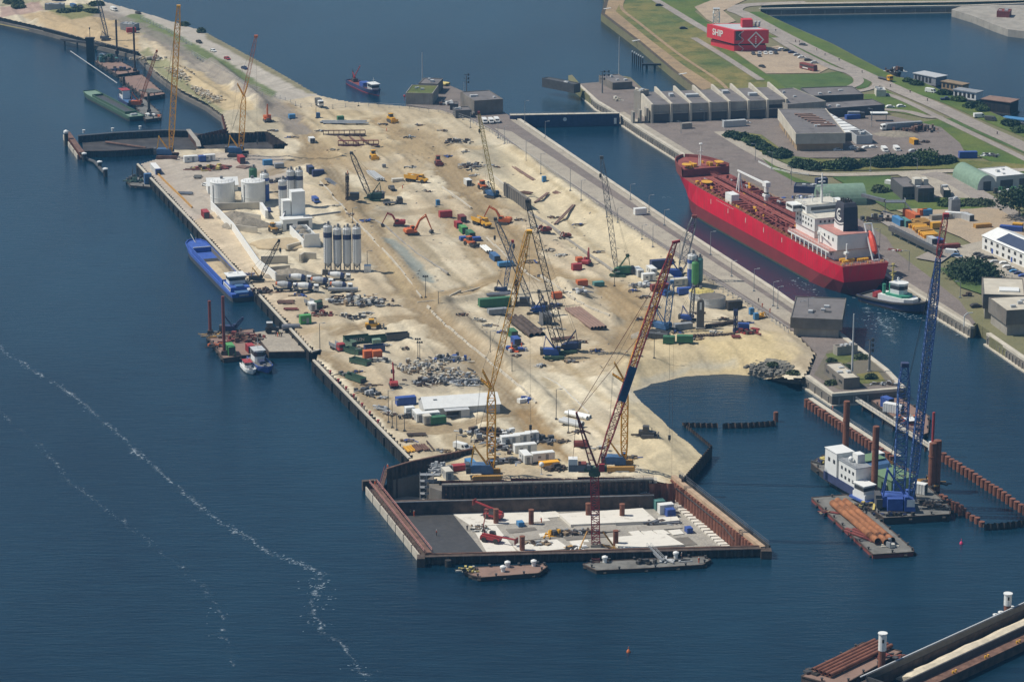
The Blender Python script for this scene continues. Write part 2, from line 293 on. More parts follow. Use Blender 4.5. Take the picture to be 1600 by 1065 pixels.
AREAS=[([(215,256),(262,243),(345,239),(440,245),(455,285),(330,300),(340,330),(302,347)],'#b8ada0',.8,1),([(300,345),(345,330),(440,440),(500,500),(480,545)],'#cbb79a',.7,1),([(345,180),(420,165),(445,225),(426,226),(352,200)],'#b3a88e',.7,1),([(455,470),(610,440),(620,470),(520,500),(470,505)],'#b8a688',.6,4),([(490,170),(600,175),(640,230),(560,260),(480,240)],'#c0a878',.4,6),([(560,150),(740,180),(770,220),(700,230),(620,200)],'#b9a888',.5,6),([(740,215),(790,235),(820,290),(740,270)],'#aaa38d',.6,8),([(780,225),(1090,440),(1000,455),(790,310)],'#d8c8a4',.7,6),([(1000,520),(1210,520),(1260,560),(1150,566),(1040,577),(1000,591),(960,580)],'#d2bf95',.7,4),([(1005,600),(1110,694),(1060,742),(985,725),(960,660)],'#d9c8a2',.85,4),([(1090,538),(1200,530),(1230,570),(1140,575)],'#dcc796',.6,4),([(1150,562),(1080,566),(1000,588),(1000,580),(1080,560),(1150,556)],'#c3bba4',.8,2),([(640,560),(730,565),(780,610),(660,615),(600,600)],'#a59b88',.5,4),([(690,680),(780,665),(900,735),(700,735)],'#c2b28f',.5,3),([(480,270),(560,290),(640,330),(600,400),(640,460),(560,360)],'#c8b690',.5,8),([(555,320),(640,320),(640,345),(560,345)],'#a79f8e',.6,6),([(163,2),(240,24),(320,49),(400,92),(455,123),(500,149),(440,158),(320,92),(220,40),(140,10)],'#bab2a5',.9,1),([(215,20),(280,55),(360,100),(430,145),(425,160),(350,115),(230,55),(170,30)],'#6d7b48',.9,2),([(215,82),(240,110),(280,140),(320,160),(346,180),(350,172),(300,135),(262,100),(232,78)],'#8a8a62',.85,2),([(262,98),(300,105),(380,150),(400,172),(350,172),(300,135)],'#c9b48c',.9,2),([(320,47),(400,90),(455,122),(500,148),(480,146),(400,102),(320,60)],'#87805f',.85,1.5),([(68,44),(30,20),(160,14),(215,55),(215,82)],'#c3ab84',.9,3),([(60,12),(140,6),(160,22),(110,32)],'#7f8455',.8,3),([(0,-40),(140,-40),(60,6),(0,10)],'#8d8a68',.7,4),([(0,12),(60,4),(70,16),(0,28)],'#b3958a',.8,1)]
MOUNDS=[(880,452,9,2.2),(905,455,7,1.6),(655,548,5,1.2),(700,470,14,.9),(640,345,10,1.2),(1130,525,16,1.5),(1215,545,16,1.2),(745,250,14,1.4),(740,490,14,1.2),(430,355,0.1,0),(770,255,9,1.2),(560,322,9,.8),(600,520,8,.5),(500,270,12,1.6),(520,300,10,1.2),(865,540,16,.9),(960,560,12,.7),(1010,520,8,.9),(690,395,18,1.0),(620,430,14,.8)]
RIDGES=[([(330,100),(380,140),(410,165)],8,2.4),([(262,100),(300,125),(340,150)],6,1.8),([(60,36),(110,46),(160,58)],7,2),([(800,235),(900,310),(1000,380),(1090,440)],11,2.0),([(500,270),(580,360),(655,455)],6,1.3),([(690,480),(780,560),(860,630)],6,1.4),([(675,490),(760,460)],4,1.0),([(870,450),(960,500)],5,1.4)]
STEP=1.0
gx=np.arange(SW[:,0].min(),SW[:,0].max(),STEP);gy=np.arange(SW[:,1].min(),min(SW[:,1].max(),1800),STEP*1.6)
GX,GY=np.meshgrid(gx,gy)
INS=inside(GX,GY,SW)
ED,_=dist_line(GX,GY,list(map(tuple,SW))+[tuple(SW[0])])
def build_ground():
 X,Y=GX,GY;nA,nB,nC=vnoise(X,Y,34,1),vnoise(X,Y,9,2),vnoise(X,Y,3.2,3,3)
 al,ac=X*.292-Y*.956,X*.956+Y*.292;sA=vnoise(ac,al*.06,3.0,31,3);sB=vnoise(ac,al*.1,14,32,2);Hh=(nA-.5)*.9+(nB-.5)*.55+(nC-.5)*.4+(sB-.5)*1.3+(sA-.5)*1.0;ben=(ac/13+.35*(nA-.5))%1;Hh=Hh+.7*np.where(ben<.88,ben/.88,(1-ben)/.12)*np.clip(nB*2-.4,0,1)
 C=np.zeros(X.shape+(3,));s0,s1=np.array(alb('#cfc3a8',.94)),np.array(alb('#bfb094',.92))
 C[:]=s0;k=np.clip((nA-.42)/.2,0,1)[...,None];C=C*(1-k)+s1*k;k=np.clip((sB-.55)/.15,0,.6)[...,None];C=C*(1-k)+np.array(alb('#ad9c80',.88))*k;C=C*(1+np.clip((sA-.5)*1.3,-.2,.14)*np.clip((nB-.25)*2.5,.15,1))[...,None]
 sx,sy=(nB-.5),(nC-.5)
 for poly,col,st,rag in AREAS:
  pw=PW(poly);d,_=dist_line(X,Y,pw+[pw[0]]);ins=inside(X,Y,pw);sd_=np.where(ins,d,-d)+rag*2*sx+rag*sy
  a=(np.clip(sd_/max(rag,.8)+.5,0,1)*st)[...,None];C=C*(1-a)+np.array(alb(col))*a
  if col in('#b8ada0','#cbb79a','#bab2a5'):Hh*=(1-.75*np.clip(sd_/2,0,1))
 for pts,wd,col,st in TRACKS:
  pw=PW(smooth_line(pts));d,sg=dist_line(X,Y,pw);d2=d+sx*wd*.9+sy*2
  a=np.clip((wd/2-d2)/(wd*.22)+.3,0,1)*st
  rut=.5+.5*np.cos(sg*2*math.pi/2.6+5*vnoise(X,Y,22,9));a=a*(.66+.42*rut*np.clip(nB*1.5,.4,1))
  a=np.clip(a*1.25,0,1)[...,None];C=C*(1-a)+np.array(alb(col))*a;Hh-=a[...,0]*(.25+.16*rut)
 for pts,wd,col,st in LINES:
  pw=PW(smooth_line(pts));d,sg=dist_line(X,Y,pw);a=(np.clip((wd/2-d-sx*wd-sy*1.5)/1.2+.5,0,1)*st)[...,None]
  C=C*(1-a)+np.array(alb(col))*a;Hh-=a[...,0]*.2
 st1=vnoise(X*.8+Y*.55,(Y*.8-X*.55)*.14,2.2,11,3);st2=vnoise(X*.8-Y*.6,(Y*.8+X*.6)*.16,2.6,12,3)
 q=np.where(nA>.5,st1,st2);q=np.clip((q-.5)*3.2,-1,1)*np.clip((nB-.3)*2.2,0,1);C*=(1+.2*q)[...,None];Hh+=.3*q
 for px,py,r,h in MOUNDS:
  p=G(px,py);d=np.hypot(X-p.x,Y-p.y)*(1+.5*sx);Hh+=h*np.exp(-(d/r)**2)*1.1
 for pts,wd,h in RIDGES:
  d,_=dist_line(X,Y,PW(smooth_line(pts)));Hh+=1.5*h*np.exp(-((d+3*sx)/(wd*.5))**2)
 Hh*=np.clip(ED/5,0,1)
 Hh=np.maximum(Hh,-1.6)
 bl=PW([(1190,572),(1150,569),(1115,569),(1080,572),(1040,580),(1000,594),(1030,627),(1068,660),(1092,679),(1110,694)]);d,_=dist_line(X,Y,bl)
 Hh-=4.6*np.clip(1-d/13,0,1)**.8
 bl=PW([(1060,745),(1090,720)]);d,_=dist_line(X,Y,bl);Hh-=3.6*np.clip(1-d/14,0,1)
 C*=(.93+.16*vnoise(X,Y,5,21))[...,None]
 return Hh,np.clip(C,0,1)
HH,CC=build_ground()
def HZ(x,y):
 i=int(round((y-gy[0])/(STEP*1.6)));j=int(round((x-gx[0])/STEP))
 if 0<=i<HH.shape[0]and 0<=j<HH.shape[1]and INS[i,j]:return LZ+float(HH[i,j])
 return LZ
def GT(px,py):
 z=LZ
 for _ in range(4):
  p=G(px,py,z);z=HZ(p.x,p.y)
 return G(px,py,z)
def ground_mesh():
 idx=-np.ones(GX.shape,int);idx[INS]=np.arange(INS.sum())
 q=INS[:-1,:-1]&INS[1:,:-1]&INS[:-1,1:]&INS[1:,1:];i,j=np.nonzero(q)
 F=np.stack([idx[i,j],idx[i,j+1],idx[i+1,j+1],idx[i+1,j]],1)
 V=np.stack([GX[INS],GY[INS],LZ+HH[INS]],1)
 me=bpy.data.meshes.new('sandy_ground');me.vertices.add(len(V));me.vertices.foreach_set('co',V.astype(np.float32).ravel())
 me.loops.add(F.size);me.loops.foreach_set('vertex_index',F.ravel().astype(np.int32));me.polygons.add(len(F));me.polygons.foreach_set('loop_start',np.arange(0,F.size,4,dtype=np.int32))
 me.update(calc_edges=True);me.validate()
 at=me.color_attributes.new('soil','FLOAT_COLOR','POINT');at.data.foreach_set('color',np.concatenate([CC[INS],np.ones((len(V),1))],1).astype(np.float32).ravel())
 m=bpy.data.materials.new('sandy_soil');m.use_nodes=True;N=m.node_tree.nodes;L=m.node_tree.links;b=N['Principled BSDF'];b.inputs['Roughness'].default_value=.95;b.inputs['Specular IOR Level'].default_value=.05
 a=N.new('ShaderNodeVertexColor');a.layer_name='soil';tc=N.new('ShaderNodeTexCoord')
 n=N.new('ShaderNodeTexNoise');n.inputs['Scale'].default_value=.9;n.inputs['Detail'].default_value=7;n.inputs['Roughness'].default_value=.7;L.new(tc.outputs['Object'],n.inputs['Vector'])
 r=N.new('ShaderNodeMapRange');r.inputs[1].default_value=.3;r.inputs[2].default_value=.7;r.inputs[3].default_value=.8;r.inputs[4].default_value=1.17;L.new(n.outputs['Fac'],r.inputs[0])
 cb=N.new('ShaderNodeCombineColor');[L.new(r.outputs[0],cb.inputs[k])for k in range(3)]
 x=N.new('ShaderNodeMix');x.data_type='RGBA';x.blend_type='MULTIPLY';x.inputs[0].default_value=1;L.new(a.outputs[0],x.inputs[6]);L.new(cb.outputs[0],x.inputs[7]);L.new(x.outputs[2],b.inputs['Base Color'])
 bp=N.new('ShaderNodeBump');bp.inputs['Strength'].default_value=.5;bp.inputs['Distance'].default_value=.35;L.new(n.outputs['Fac'],bp.inputs['Height']);L.new(bp.outputs[0],b.inputs['Normal'])
 o=mobj('sandy_ground',me,m,smooth=True);tag(o,kind='structure')
ground_mesh()
# ---- paved strips of the left lock quay
GR=dict(brickpave=ground('brick_paving',alb('#a0938a',.64),alb('#9a8f86',.64),alb('#877d76',.62),s1=.02,s2=.15),roadgrey=ground('old_asphalt',alb('#b3a99d'),alb('#a59b90'),alb('#948b82'),s1=.02,s2=.2),concpave=ground('concrete_paving',alb('#c0b6a3'),alb('#b5ab9a'),alb('#a1988a'),s1=.03,s2=.2),grass=ground('mown_grass',alb('#708c45',.56),alb('#86904e',.57),alb('#5f7a46',.52),s1=.02,s2=.08,pos=(.36,.6)),lush=ground('lush_grass',alb('#69854c',.56),alb('#788c54',.56),alb('#597346',.52),s1=.03,s2=.1),wild=ground('rough_dune_grass',alb('#7f8a52',.58),alb('#a3965c',.62),alb('#627846',.5),s1=.018,s2=.09,s3=.7,pos=(.4,.58)),beach=ground('stone_pitched_shore',alb('#b59c78'),alb('#a08a6e'),alb('#8d7a64'),s1=.02,s2=.2),darkbeach=ground('wet_stone_shore',alb('#6d6150'),alb('#5e564a'),alb('#4f4a42')),gravelpk=ground('gravel_yard',alb('#c2ad92'),alb('#b5a48e'),alb('#a39380')),sandyard=ground('sand_yard',alb('#c8b498'),alb('#b9a58a'),alb('#a89a86')),soil=ground('bare_earth',alb('#8c8272'),alb('#7b7465'),alb('#6c6a58')),white=ground('white_slab',alb('#d8d2c6'),alb('#d0cabd'),alb('#c4bdb0')),line=ground('road_paint',alb('#dedbd2'),alb('#d5d2c8'),alb('#c8c4ba')))
ZS=[0]
def sheet(name,pts,m,z=None,z0=LZ):
 ZS[0]+=1;zz=z if z is not None else z0+.03+.012*ZS[0]
 b=MB();b.add([(*p,zz)for p in PW(pts,z0)],[tuple(range(len(pts)))]);me=b.mesh(name)
 if me.polygons[0].normal.z<0:me.flip_normals()
 return tag(mobj(name,me,GR[m]if m in GR else M[m]),kind='structure')
def strip(name,pts,wd,m,z0=LZ,z=None):
 ZS[0]+=1;zz=z if z is not None else z0+.03+.012*ZS[0];c=smooth_line(PW(pts,z0),5);l,r=offset_line(c,wd/2),offset_line(c,-wd/2);n=len(c);b=MB()
 b.add([(*p,zz)for p in l]+[(*p,zz)for p in r],[(i,n+i,n+i+1,i+1)for i in range(n-1)]);me=b.mesh(name)
 if me.polygons[0].normal.z<0:me.flip_normals()
 return tag(mobj(name,me,GR[m]if m in GR else M[m]),kind='structure')
def slab(name,pts,z1,m,z0=-3,zp=None):
 return tag(MB().prism(PW(pts,z1 if zp is None else zp),z0,z1).build(name,GR[m]if m in GR else M[m]),kind='structure')
slab('quay_road',[(634,163),(640,150),(655,135),(684,125),(706,135),(762,159),(798,182),(1040,345),(1204,452),(1252,486),(1310,522),(1383,579),(1408,606),(1302,615),(1264,587),(1277,553),(1247,521),(1100,429),(960,336),(840,251),(770,204),(735,187),(690,173)],LZ-.05,'brickpave',3.3)
sheet('concrete_lane',[(772,200),(800,206),(815,216),(842,232),(1042,362),(1212,472),(1240,492),(1240,510),(1190,478),(1020,370),(830,245)],'concpave',LZ+.02)
sheet('quay_kerb_lane',[(800,183),(1040,345.5),(1204,452.5),(1252,486.5),(1248,489),(1200,457),(1036,349.5),(797,187)],'concpave',LZ+.03)
sheet('bare_plot',[(1293,548),(1340,540),(1398,598),(1310,608),(1272,585)],'soil',LZ+.03)
sheet('grass_plot',[(1290,553),(1320,548),(1352,560),(1300,572)],'wild',LZ+.06)
sheet('weed_plot',[(1335,585),(1372,580),(1385,597),(1340,600)],'wild',LZ+.06)
# ---- right bank
RB=[(900,-70),(942,-20),(945,0),(939,22),(1000,68),(1050,110),(1093,143),(1012,148),(1006,140),(985,121),(975,119),(955,122),(945,128),(906,131),(894,117),(888,118),(888,124),(906,139),(935,160),(967,178),(985,191),(1003,201),(1060,236),(1200,321),(1410,445),(1521,511),(1527,505),(1546,517),(1546,526),(1600,560),(1760,660),(1900,640),(1900,340),(1600,197),(1500,154),(1435,125),(1400,120),(1345,92),(1300,68),(1240,42),(1188,18),(1190,9),(1250,7),(1510,4),(1720,-4),(1720,-14),(1240,-6),(1232,-16),(1150,-70)]
tag(MB().prism(PW(RB),-6,LZ).build('right_bank',ground('bank_earth',alb('#948c6e',.7),alb('#8b8a62',.7),alb('#7d7c5c',.7))),kind='structure')
slab('harbour_pier',[(1487,15),(1508,8),(1620,8),(1720,20),(1720,70),(1600,49),(1575,46),(1555,39),(1520,25)],LZ,'conc')
sheet('shore_strip',[(945,0),(939,22),(1000,68),(1050,110),(1093,143),(1118,135),(1070,104),(1010,58),(962,18),(975,-5)],'beach')
sheet('wet_shore',[(945,0),(939,22),(1000,68),(1050,110),(1093,143),(1097,141),(1053,108),(1003,66),(945,22),(951,0)],'darkbeach')
sheet('dune_grass',[(962,18),(975,-5),(1018,0),(1086,39),(1126,62),(1200,128),(1245,150),(1160,150),(1118,135),(1070,104),(1010,58)],'wild')
sheet('meadow',[(1030,0),(1100,-10),(1125,0),(1085,18),(1105,34),(1125,45),(1135,64),(1086,38)],'grass')
sheet('meadow',[(1197,117),(1280,116),(1310,112),(1332,122),(1333,132),(1315,138),(1240,144),(1215,134)],'lush')
sheet('meadow',[(1110,68),(1147,82),(1197,116),(1245,150),(1225,148)],'grass')
sheet('basin_verge',[(1160,20),(1188,19),(1240,43),(1300,69),(1345,93),(1400,121),(1435,126),(1500,155),(1600,198),(1700,250),(1700,275),(1600,215),(1538,190),(1466,158),(1400,136),(1368,121),(1300,86),(1240,58),(1185,33)],'grass')
sheet('verge',[(1386,142),(1400,150),(1440,170),(1466,180),(1462,184),(1420,166),(1380,150)],'grass');sheet('verge',[(1232,73),(1240,71),(1312,103),(1305,106)],'grass');sheet('verge',[(1195,52),(1222,62),(1220,65),(1198,58)],'grass')
sheet('verge',[(1326,110),(1340,112),(1362,128),(1355,138),(1338,139),(1345,126)],'lush');sheet('verge',[(1475,186),(1500,186),(1600,233),(1600,240)],'lush');sheet('verge',[(1245,152),(1330,142),(1336,143),(1250,148)],'grass')
sheet('meadow',[(1350,148),(1385,148),(1450,178),(1440,184),(1400,176),(1370,176),(1350,160)],'grass');sheet('meadow',[(1440,192),(1470,186),(1600,250),(1700,300),(1700,320),(1500,232),(1480,215)],'grass')
sheet('gravel_car_park',[(1147,81),(1180,79),(1216,72),(1296,107),(1280,115),(1197,116)],'gravelpk')
strip('dike_road',[(1012,-6),(1028,3),(1086,38),(1130,63),(1150,76)],5,'roadgrey');strip('cycle_path',[(1084,60),(1130,88),(1189,126)],4,'roadgrey')
strip('cycle_path',[(975,-2),(972,15),(1000,38),(1060,85),(1120,125),(1140,145)],2,'beach')
strip('harbour_road',[(1260,5),(1200,7),(1160,10),(1148,17),(1165,24),(1216,52),(1286,87),(1348,116),(1410,144),(1466,168),(1538,202),(1600,230),(1700,280)],9,'roadgrey')
strip('dam_road',[(1200,7),(1350,5),(1510,3),(1700,-2)],5,'concpave');sheet('gravel_yard',[(1085,12),(1110,2),(1180,-6),(1150,8),(1130,18),(1150,34),(1125,42),(1105,32)],'gravelpk')
strip('loop_road',[(1212,60),(1245,80),(1298,106),(1330,116),(1342,128),(1325,138),(1290,142),(1240,149)],5,'roadgrey');strip('loop_road',[(1366,126),(1368,135),(1345,143),(1300,147),(1245,152)],4,'roadgrey')
strip('cycle_path',[(1370,146),(1392,150),(1430,166),(1466,184),(1530,215),(1600,249),(1700,300)],4,'roadgrey');strip('access_road',[(1380,172),(1420,176),(1450,184),(1470,182)],5,'roadgrey')
sheet('quay_apron',[(906,132),(945,129),(985,124),(1004,142),(1012,150),(1100,150),(1150,160),(1240,180),(1390,182),(1470,200),(1500,225),(1512,248),(1262,248),(1235,245),(1190,212),(1130,214),(1180,245),(1245,282),(1310,322),(1385,372),(1400,395),(1450,432),(1500,472),(1520,500),(1524,506),(1519,509),(1410,444),(1200,320),(1060,235),(1003,200),(967,177),(935,158)],'brickpave')
sheet('apron_edge',[(967,177),(1003,200),(1060,235),(1200,320),(1410,444),(1519,509),(1514,502),(1412,438),(1204,315),(1066,231),(1010,197),(975,176)],'concpave')
sheet('grass_bank',[(1135,205),(1190,212),(1235,245),(1300,252),(1500,250),(1600,258),(1700,258),(1700,268),(1600,266),(1500,265),(1290,268),(1230,258),(1180,235)],'wild')
strip('bank_road',[(1125,207),(1180,240),(1235,265),(1290,274),(1400,272),(1500,268),(1700,266)],6,'concpave')
sheet('grass_patch',[(1190,248),(1240,278),(1275,290),(1260,296),(1210,268)],'grass');sheet('grass_patch',[(1300,278),(1390,276),(1400,285),(1430,310),(1440,328),(1390,330),(1340,300)],'lush')
sheet('pale_slab',[(1408,277),(1448,276),(1485,292),(1440,295)],'white');sheet('concrete_yard',[(1400,273),(1470,271),(1500,285),(1545,322),(1430,322),(1450,300)],'concpave')
strip('yard_road',[(1450,272),(1490,284),(1545,316),(1600,350),(1700,410)],10,'roadgrey')
sheet('sand_yard',[(1400,330),(1500,322),(1560,328),(1600,352),(1600,375),(1540,395),(1500,372),(1470,360),(1440,345)],'sandyard')
sheet('scrub',[(1405,315),(1470,310),(1530,312),(1548,325),(1520,328),(1440,330)],'grass');sheet('car_park',[(1535,378),(1600,372),(1760,470),(1760,520),(1600,468),(1535,425),(1485,400),(1500,386)],'concpave')
sheet('grass_patch',[(1468,420),(1520,425),(1600,460),(1600,475),(1560,470),(1500,450)],'lush');sheet('yard_slab',[(1380,330),(1420,345),(1500,395),(1470,400),(1420,375),(1370,345)],'roadgrey')
sheet('yard_slab',[(1450,395),(1490,398),(1470,412),(1430,405)],'roadgrey')
# ---- foam
def foam(lines,n,seed):
 r=random.Random(seed);b=MB()
 for pts,k,sp,sz in lines:
  P_=PW(pts,0)
  for i in range(k):
   t=r.random()*(len(P_)-1);a=int(t);f=t-a;x=P_[a][0]*(1-f)+P_[min(a+1,len(P_)-1)][0]*f;y=P_[a][1]*(1-f)+P_[min(a+1,len(P_)-1)][1]*f
   if noise.noise(Vector((x*.06,y*.02,seed)))<-.12:continue
   x+=r.gauss(0,sp);y+=r.gauss(0,sp*1.6);s=sz*r.uniform(.2,.85);aa=r.uniform(-.5,.9);m=5
   ln=s*r.uniform(1,3);vs=[]
   for q in range(m*2):
    an=math.pi*q/m;rr=r.uniform(.5,1);vx,vy=math.cos(an)*ln*rr,math.sin(an)*s*.5*rr;vs.append((x+vx*math.cos(aa)-vy*math.sin(aa),y+vx*math.sin(aa)+vy*math.cos(aa),.04))
   b.add(vs,[tuple(range(m*2))])
 return b
def foam_ribbon(px,wd,dens,seed):
 c=smooth_line(PW(px,0),8);r=random.Random(seed);vs,fs,at=[],[],[];n=7
 for i,p in enumerate(c):
  a,b2=Vector(c[max(0,i-1)]),Vector(c[min(len(c)-1,i+1)]);t=(b2-a).normalized();o=3*noise.noise(Vector((i*.35,seed,0)));w_=wd*(.7+.6*noise.noise(Vector((i*.2,0,seed))))
  for k in range(n):f=k/(n-1)*2-1;vs.append((p[0]-t.y*(f*w_+o),p[1]+t.x*(f*w_+o),.03));at.append((1-abs(f))*dens*(.75+.5*noise.noise(Vector((i*.5,7,seed)))))
 for i in range(len(c)-1):
  for k in range(n-1):fs.append((i*n+k,i*n+k+1,(i+1)*n+k+1,(i+1)*n+k))
 b=MB().add(vs,fs);me=b.mesh('foam');A=me.attributes.new('amount','FLOAT','POINT');A.data.foreach_set('value',at)
 if me.polygons[0].normal.z<0:me.flip_normals()
 m=bpy.data.materials.get('soft_foam')
 if not m:
  m=bpy.data.materials.new('soft_foam');m.use_nodes=True;N=m.node_tree.nodes;L=m.node_tree.links;p_=N['Principled BSDF'];p_.inputs['Base Color'].default_value=(.42,.5,.55,1);p_.inputs['Roughness'].default_value=.9
  tc=N.new('ShaderNodeTexCoord');n1=N.new('ShaderNodeTexNoise');n1.inputs['Scale'].default_value=.55;n1.inputs['Detail'].default_value=8;n1.inputs['Roughness'].default_value=.75;n1.inputs['Distortion'].default_value=1.2;L.new(tc.outputs['Object'],n1.inputs['Vector'])
  a_=N.new('ShaderNodeAttribute');a_.attribute_name='amount';s_=N.new('ShaderNodeMath');s_.operation='MULTIPLY_ADD';s_.inputs[1].default_value=.42;L.new(a_.outputs['Fac'],s_.inputs[0]);L.new(n1.outputs['Fac'],s_.inputs[2])
  r_=N.new('ShaderNodeMapRange');r_.inputs[1].default_value=.70;r_.inputs[2].default_value=.95;L.new(s_.outputs[0],r_.inputs[0]);L.new(r_.outputs[0],p_.inputs['Alpha'])
 tag(mobj('foam',me,m),kind='stuff')
foam_ribbon([(-10,538),(40,572),(100,608),(190,682),(255,742),(300,780),(340,812),(375,832),(420,862),(470,882),(505,900),(490,930),(498,975),(530,1005),(575,1056)],3.6,.66,1)
foam_ribbon([(-10,636),(30,670),(75,710),(110,752),(160,790),(215,832),(260,870),(320,920),(345,960),(350,1000),(368,1040)],3.0,.52,2)
foam_ribbon([(1352,480),(1368,497),(1388,520),(1400,540)],6,.62,3);foam_ribbon([(1405,492),(1440,500),(1475,504),(1510,525)],2.5,.6,4)
fm=pal('sea_foam','#a9bac4',.8,var=.1)
tag(foam([([(0,546),(40,572),(100,608),(190,682),(255,742),(300,780),(340,812),(375,832),(420,862),(470,880),(500,895)],300,.6,.3),([(0,645),(30,670),(75,710),(110,752),(160,790),(200,820),(250,855)],160,.5,.2),([(490,902),(500,910),(490,930),(500,950),(490,975)],60,2.2,.35),([(520,985),(540,1015),(575,1055)],40,2.5,.35),([(335,945),(345,990),(365,1035)],26,2.2,.28)],0,3).build('foam',fm),kind='stuff')
tag(foam([([(1240,440),(1262,445),(1275,462),(1300,475),(1330,480)],70,1.8,.4),([(1360,485),(1375,500),(1385,520)],160,3.2,.45),([(1410,490),(1440,500),(1470,500),(1500,520)],70,1.3,.4),([(1010,309),(1045,308)],30,.6,.4),([(1330,463),(1420,492)],40,1,.4),([(505,930),(515,936)],6,1,.3)],0,8).build('foam',fm),kind='stuff')
# ---- haze
hz=MB().box(-2600,2600,-60,5200,-7.5,CAMH+25)
hm=bpy.data.materials.new('summer_haze');hm.use_nodes=True;N=hm.node_tree.nodes;N.remove(N['Principled BSDF']);pv=N.new('ShaderNodeVolumePrincipled');pv.inputs['Color'].default_value=(.2,.58,1,1);pv.inputs['Density'].default_value=.00009;pv.inputs['Anisotropy'].default_value=.3
hm.node_tree.links.new(pv.outputs[0],N['Material Output'].inputs['Volume'])
HAZE=tag(hz.build('haze',hm),kind='stuff')
M['pinkrail']=pal('faded_red_rail','#b98076',.7);M['capbeige']=pal('beige_cap','#b59a7d',.8,var=.2)
# ================================================================== WALLS, DOCK, PILES
def V3(p,z):return Vector((p[0],p[1],z))
def sheet_ribbon(b,pts,zt,zb,period=1.7,depth=.5,thick=.15):
 """corrugated steel sheet piling along a world polyline"""
 for p,q in zip(pts,pts[1:]):
  p,q=Vector(p[:2]),Vector(q[:2]);L=(q-p).length;t=(q-p)/L;n=Vector((-t.y,t.x));k=max(1,int(L/period));prof=[]
  for i in range(k):
   for f,o in((0,0),(.28,0),(.5,1),(.78,1)):prof.append((p+t*(i+f)/k*L+n*(o-.5)*depth))
  prof.append(q-n*.5*depth)
  m=len(prof);b.add([(v.x,v.y,zb)for v in prof]+[(v.x,v.y,zt)for v in prof],[(i,i+1,m+i+1,m+i)for i in range(m-1)])
  pr2=[v+n*thick for v in prof];b.add([(v.x,v.y,zb)for v in pr2]+[(v.x,v.y,zt)for v in pr2],[(i+1,i,m+i,m+i+1)for i in range(m-1)])
 return b
def beam(b,pts,w,z0,z1):
 pts=[tuple(p[:2])for p in pts]
 l,r=offset_line(pts,w/2),offset_line(pts,-w/2)
 for i in range(len(pts)-1):b.prism([l[i],l[i+1],r[i+1],r[i]],z0,z1)
 return b
def local(pts,o):return[(p[0]-o[0],p[1]-o[1])for p in pts]
def sheet_wall(px,zt,zb,label,m='drust',cap='rust',capw=.9,rail=False,z=None):
 P_=[G(x,y,zt)for x,y in px];o=P_[0];t=thing('sheet_pile_wall',label,'wall',(o.x,o.y,0));L=local(P_,o)
 part(sheet_ribbon(MB(),L,zt,zb),'sheet_piles',M[m],t)
 if cap:part(beam(MB(),L,capw,zt,zt+.35),'cap_beam',M[cap],t)
 if rail:part(MB().rail([V3(p,zt+.35)for p in L],1.1,.05,3),'railing',M['red'],t)
 return t
def tube_wall(px,zt,zb,r,step,label,m='pilebrown',walk=None,off=2.0,vary=.0,cap=None):
 P_=[G(x,y,zt)for x,y in px];o=P_[0];t=thing('pile_wall',label,'wall',(o.x,o.y,0));L=[Vector(p)for p in local(P_,o)]
 rr=random.Random(len(px)*7+int(px[0][0]))
 w=MB()
 for p,q in zip(L,L[1:]):
  n=max(1,int((q-p).length/step))
  for i in range(n):
   c=p.lerp(q,(i+.5)/n);part(MB().cyl(c.x,c.y,zb,zt+rr.uniform(-vary,vary),r,12),'pile',M[m],t)
  beam(w,[p,q],.3,zb,zt-.9)
 part(w,'infill_plate',M['drust'],t)
 if cap:part(beam(MB(),L,cap,zt+.02,zt+.5),'cap_beam',M['ocre'],t)
 if walk:
  l2=offset_line([tuple(p)for p in L],off)
  k=part(beam(MB(),l2,walk,zt-.3,zt),'walkway',M['lconc'],t);l3=offset_line(l2,walk*.45)
  part(MB().rail([V3(p,zt)for p in l3],1.1,.06,2.5),'railing',M['grey'],t)
 return t
# ---- the dry dock at the head of the island
FL=-4.0
def G2(x,y,z):return tuple(G(x,y,z)[:2])
dk=[(584,758,2.5),(670,866,2.5),(1189,855,2.5),(1051,741,3),(1040,748,4),(690,757,4),(660,738,4),(608,733,4)]
tag(MB().prism([G2(*p)for p in dk],FL-1.5,FL).build('dock_floor',ground('dock_concrete',alb('#b9b3a6'),alb('#aba598'),alb('#98928a'),s1=.05,s2=.3)),kind='structure')
def slab_f(pts,h,m,name='concrete_slab',up=0):
 return tag(MB().prism([G2(x,y,FL+h)for x,y in pts],FL+.01+up,FL+h).build(name,M[m]),kind='structure')
slab_f([(608,790),(703,797),(760,868),(752,900),(660,905),(590,800)],.06,'dsteel','wet_floor')
slab_f([(700,797),(836,790),(860,813),(738,822)],.12,'wconc');slab_f([(738,823),(775,820),(808,862),(764,868)],.1,'wconc')
slab_f([(873,802),(1004,793),(1027,813),(892,819)],.9,'wconc');slab_f([(1028,808),(1058,806),(1062,812),(1030,815)],.9,'wconc')
slab_f([(950,839),(1038,832),(1069,850),(970,856)],.7,'wconc');slab_f([(982,830),(998,828),(1007,836),(992,838)],.25,'wconc');slab_f([(1000,828),(1017,827),(1028,835),(1010,837)],.25,'wconc');slab_f([(1019,827),(1036,826),(1047,833),(1030,835)],.25,'wconc');slab_f([(1044,828),(1062,826),(1069,833),(1052,835)],.25,'wconc')
slab_f([(800,850),(870,842),(890,856),(815,863)],.3,'wconc');slab_f([(890,845),(918,842),(925,852),(900,856)],.3,'wconc');slab_f([(842,833),(858,831),(860,836),(845,838)],.4,'wconc')
